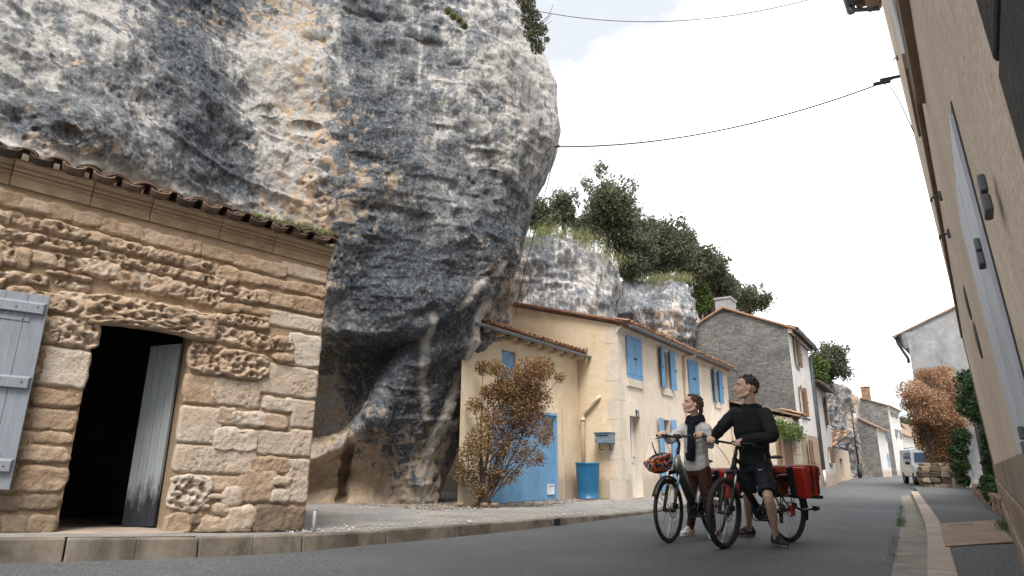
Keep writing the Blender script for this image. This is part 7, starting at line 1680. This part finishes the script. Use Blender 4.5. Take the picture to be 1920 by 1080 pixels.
bd = MB(); F = Vector((-.93, -.10, .22)).normalized(); P_, A_ = head(bd, l_(H), F, Vector((.15, 0, 1)).normalized(), True, 1.12)
limb(bd, [l_(H)+Vector((.02, 0, -.06)), l_(neck)], [.047, .052]); torso(bd, [(l_(pel)-Z*.06, .14, .09), (l_(pel)+Z*.10, .11, .075), (l_(chest), .125, .085), (l_(neck)-Z*.05, .11, .07), (l_(neck), .048, .048)], hd)
for a, b, c in ((shR, elR, wrR), (shL, elL, wrL)): limb(bd, [l_(a), l_(b), l_(c)], [.038, .031, .023])
for a, b, c in ((hipR, kneR, ankR), (hipL, kneL, ankL)): a, b, c = l_(a), l_(b), l_(c); limb(bd, [a, b, b.lerp(c, .35), c], [.08, .048, .046, .030])
gd_ = wbk.gdir if wbk.gdir.dot(rgt) > 0 else -wbk.gdir
hand(bd, l_(wrR), l_(gR), -gd_, .018, 1, Z, .92); hand(bd, l_(wrL), l_(gL), gd_, .018, 1, Z, .92)
blob('body', bd, M_skin2, wom, .0055, 2, .5); face_bits(wom, P_, A_, 1.12, M_hwom, False)
hr = MB()
for k in range(150):
    th, ph = rs.uniform(0, math.pi), rs.uniform(-math.pi, math.pi); f_, r_, u_ = math.sin(th)*math.cos(ph), math.sin(th)*math.sin(ph), math.cos(th)
    if f_ > .55 and u_ < .62: continue
    if u_ < .15 and f_ > -.05: continue
    if u_ < -.55: continue
    c = P_(-.012+f_*.098, .035+u_*.094, r_*.078); t2 = (Vector(A_[1])*-.8-A_[2]*.5*(1-u_)).normalized(); hr.tube([c-t2*.02, c+t2*.03], [.012, .010], 6)
ell(hr, P_(-.016, .044), (.086, .101, .096), A_); limb(hr, [P_(-.10, .0), P_(-.115, -.05), P_(-.10, -.09)], [.030, .028, .018], 10); blob('hair', hr, M_hwom, wom, .005, 2, .5, (.002, 30, (1, 1, 1)))
ho = MB(); torso(ho, [(l_(pel)-Z*.01, .150, .115), (l_(pel)+Z*.05, .158, .12), (l_(pel)+Z*.15, .142, .112), (l_(chest)+Z*.02, .148, .115), (l_(neck)-Z*.05, .13, .09), (l_(neck)-Z*.015, .07, .07)], hd)
for a, b, c in ((shR, elR, wrR), (shL, elL, wrL)): a, b, c = l_(a), l_(b), l_(c); limb(ho, [a-Z*.01, a.lerp(b, .5), b, b.lerp(c, .5), b.lerp(c, .93)], [.070, .062, .053, .045, .036], 14)
limb(ho, [l_(neck)-hd*.04+rgt*.07-Z*.02, l_(neck)-hd*.11-Z*.015, l_(neck)-hd*.04-rgt*.07-Z*.02], [.03, .045, .03], 10)
hob = blob('hoodie', ho, M_hood, wom, .0085, 3, .5, (.012, 8, (1, 1, 1.5)), 11)
rb_ = MB(); torso(rb_, [(l_(pel)-Z*.035, .148, .112), (l_(pel)+Z*.02, .160, .123)], hd); rb_.build('waistband', M_hood, hob, smooth=True)
sc_f = MB(); n = 22; c = l_(neck)
for lv, rr_, dz in ((0, .078, .015), (1, .090, -.022)): sc_f.tube([c+hd*(rr_*1.05*math.cos(2*math.pi*k/n))+rgt*(rr_*math.sin(2*math.pi*k/n))+Z*(dz-.025*math.cos(2*math.pi*k/n)) for k in range(n)], .036, 9, closed=True)
fr = [c+hd*.11-Z*.05, l_(chest)+hd*.135, l_(chest)+hd*.145-Z*.10, l_(pel)+hd*.150+Z*.10]; sc_f.tube(fr, [.055, .058, .060, .055], 12, sq=.45)
blob('scarf', sc_f, M_scarf, wom, .008, 2, .5, (.012, 10, (1, 1, 1.6)), 15)
tr = MB(); torso(tr, [(l_(pel)-Z*.10, .14, .105), (l_(pel)-Z*.02, .148, .11), (l_(pel)+Z*.05, .13, .10)], hd)
for a, b, c in ((hipR, kneR, ankR), (hipL, kneL, ankL)): a, b, c = l_(a), l_(b), l_(c); limb(tr, [a, a.lerp(b, .5), b, b.lerp(c, .4), c+Z*.01], [.094, .084, .065, .060, .046], 14)
blob('trousers', tr, M_trou, wom, .0085, 3, .5, (.007, 10, (1, 1, 2)), 19)
for ak, d_ in ((ankR, hd+rgt*.1), (ankL, hd*.6-rgt*.2)):
    o = shoe_at(wom, l_(ak), d_, M_shoe_w, M_sole_w, 1.0); d = Vector(d_); d.z = 0; d.normalize(); r = d.cross(Z); g = Vector((l_(ak).x, l_(ak).y, 0)); st = MB()
    for k in range(3): q = g-r*.047+d*(.01+.024*k); st.tube([q+Z*.035+d*.022, q+r*.004+Z*.075], .005, 5)
    st.build('stripe', simple('tan_stripe', (.45, .22, .10), .6), o)
er = MB(); q = P_(-.004, -.042, -.080); er.tube([q+A_[1]*(.014*math.cos(t))+A_[2]*(.014*math.sin(t)) for t in np.linspace(0, 6, 12)], .002, 5); q = P_(-.004, -.042, .080); er.tube([q+A_[1]*(.014*math.cos(t))+A_[2]*(.014*math.sin(t)) for t in np.linspace(0, 6, 12)], .002, 5); er.build('earrings', M_steel, wom)
bgp = l_(pel)+hd*.165+Z*.14; MB().hexa([bgp+v for v in (Vector((-.045, -.045, -.05)), Vector((.045, -.045, -.05)), Vector((.045, .045, -.05)), Vector((-.045, .045, -.05)), Vector((-.05, -.045, .05)), Vector((.05, -.045, .05)), Vector((.05, .045, .05)), Vector((-.05, .045, .05)))]).build('scarf_end', M_scarf, wom, bev=.015)
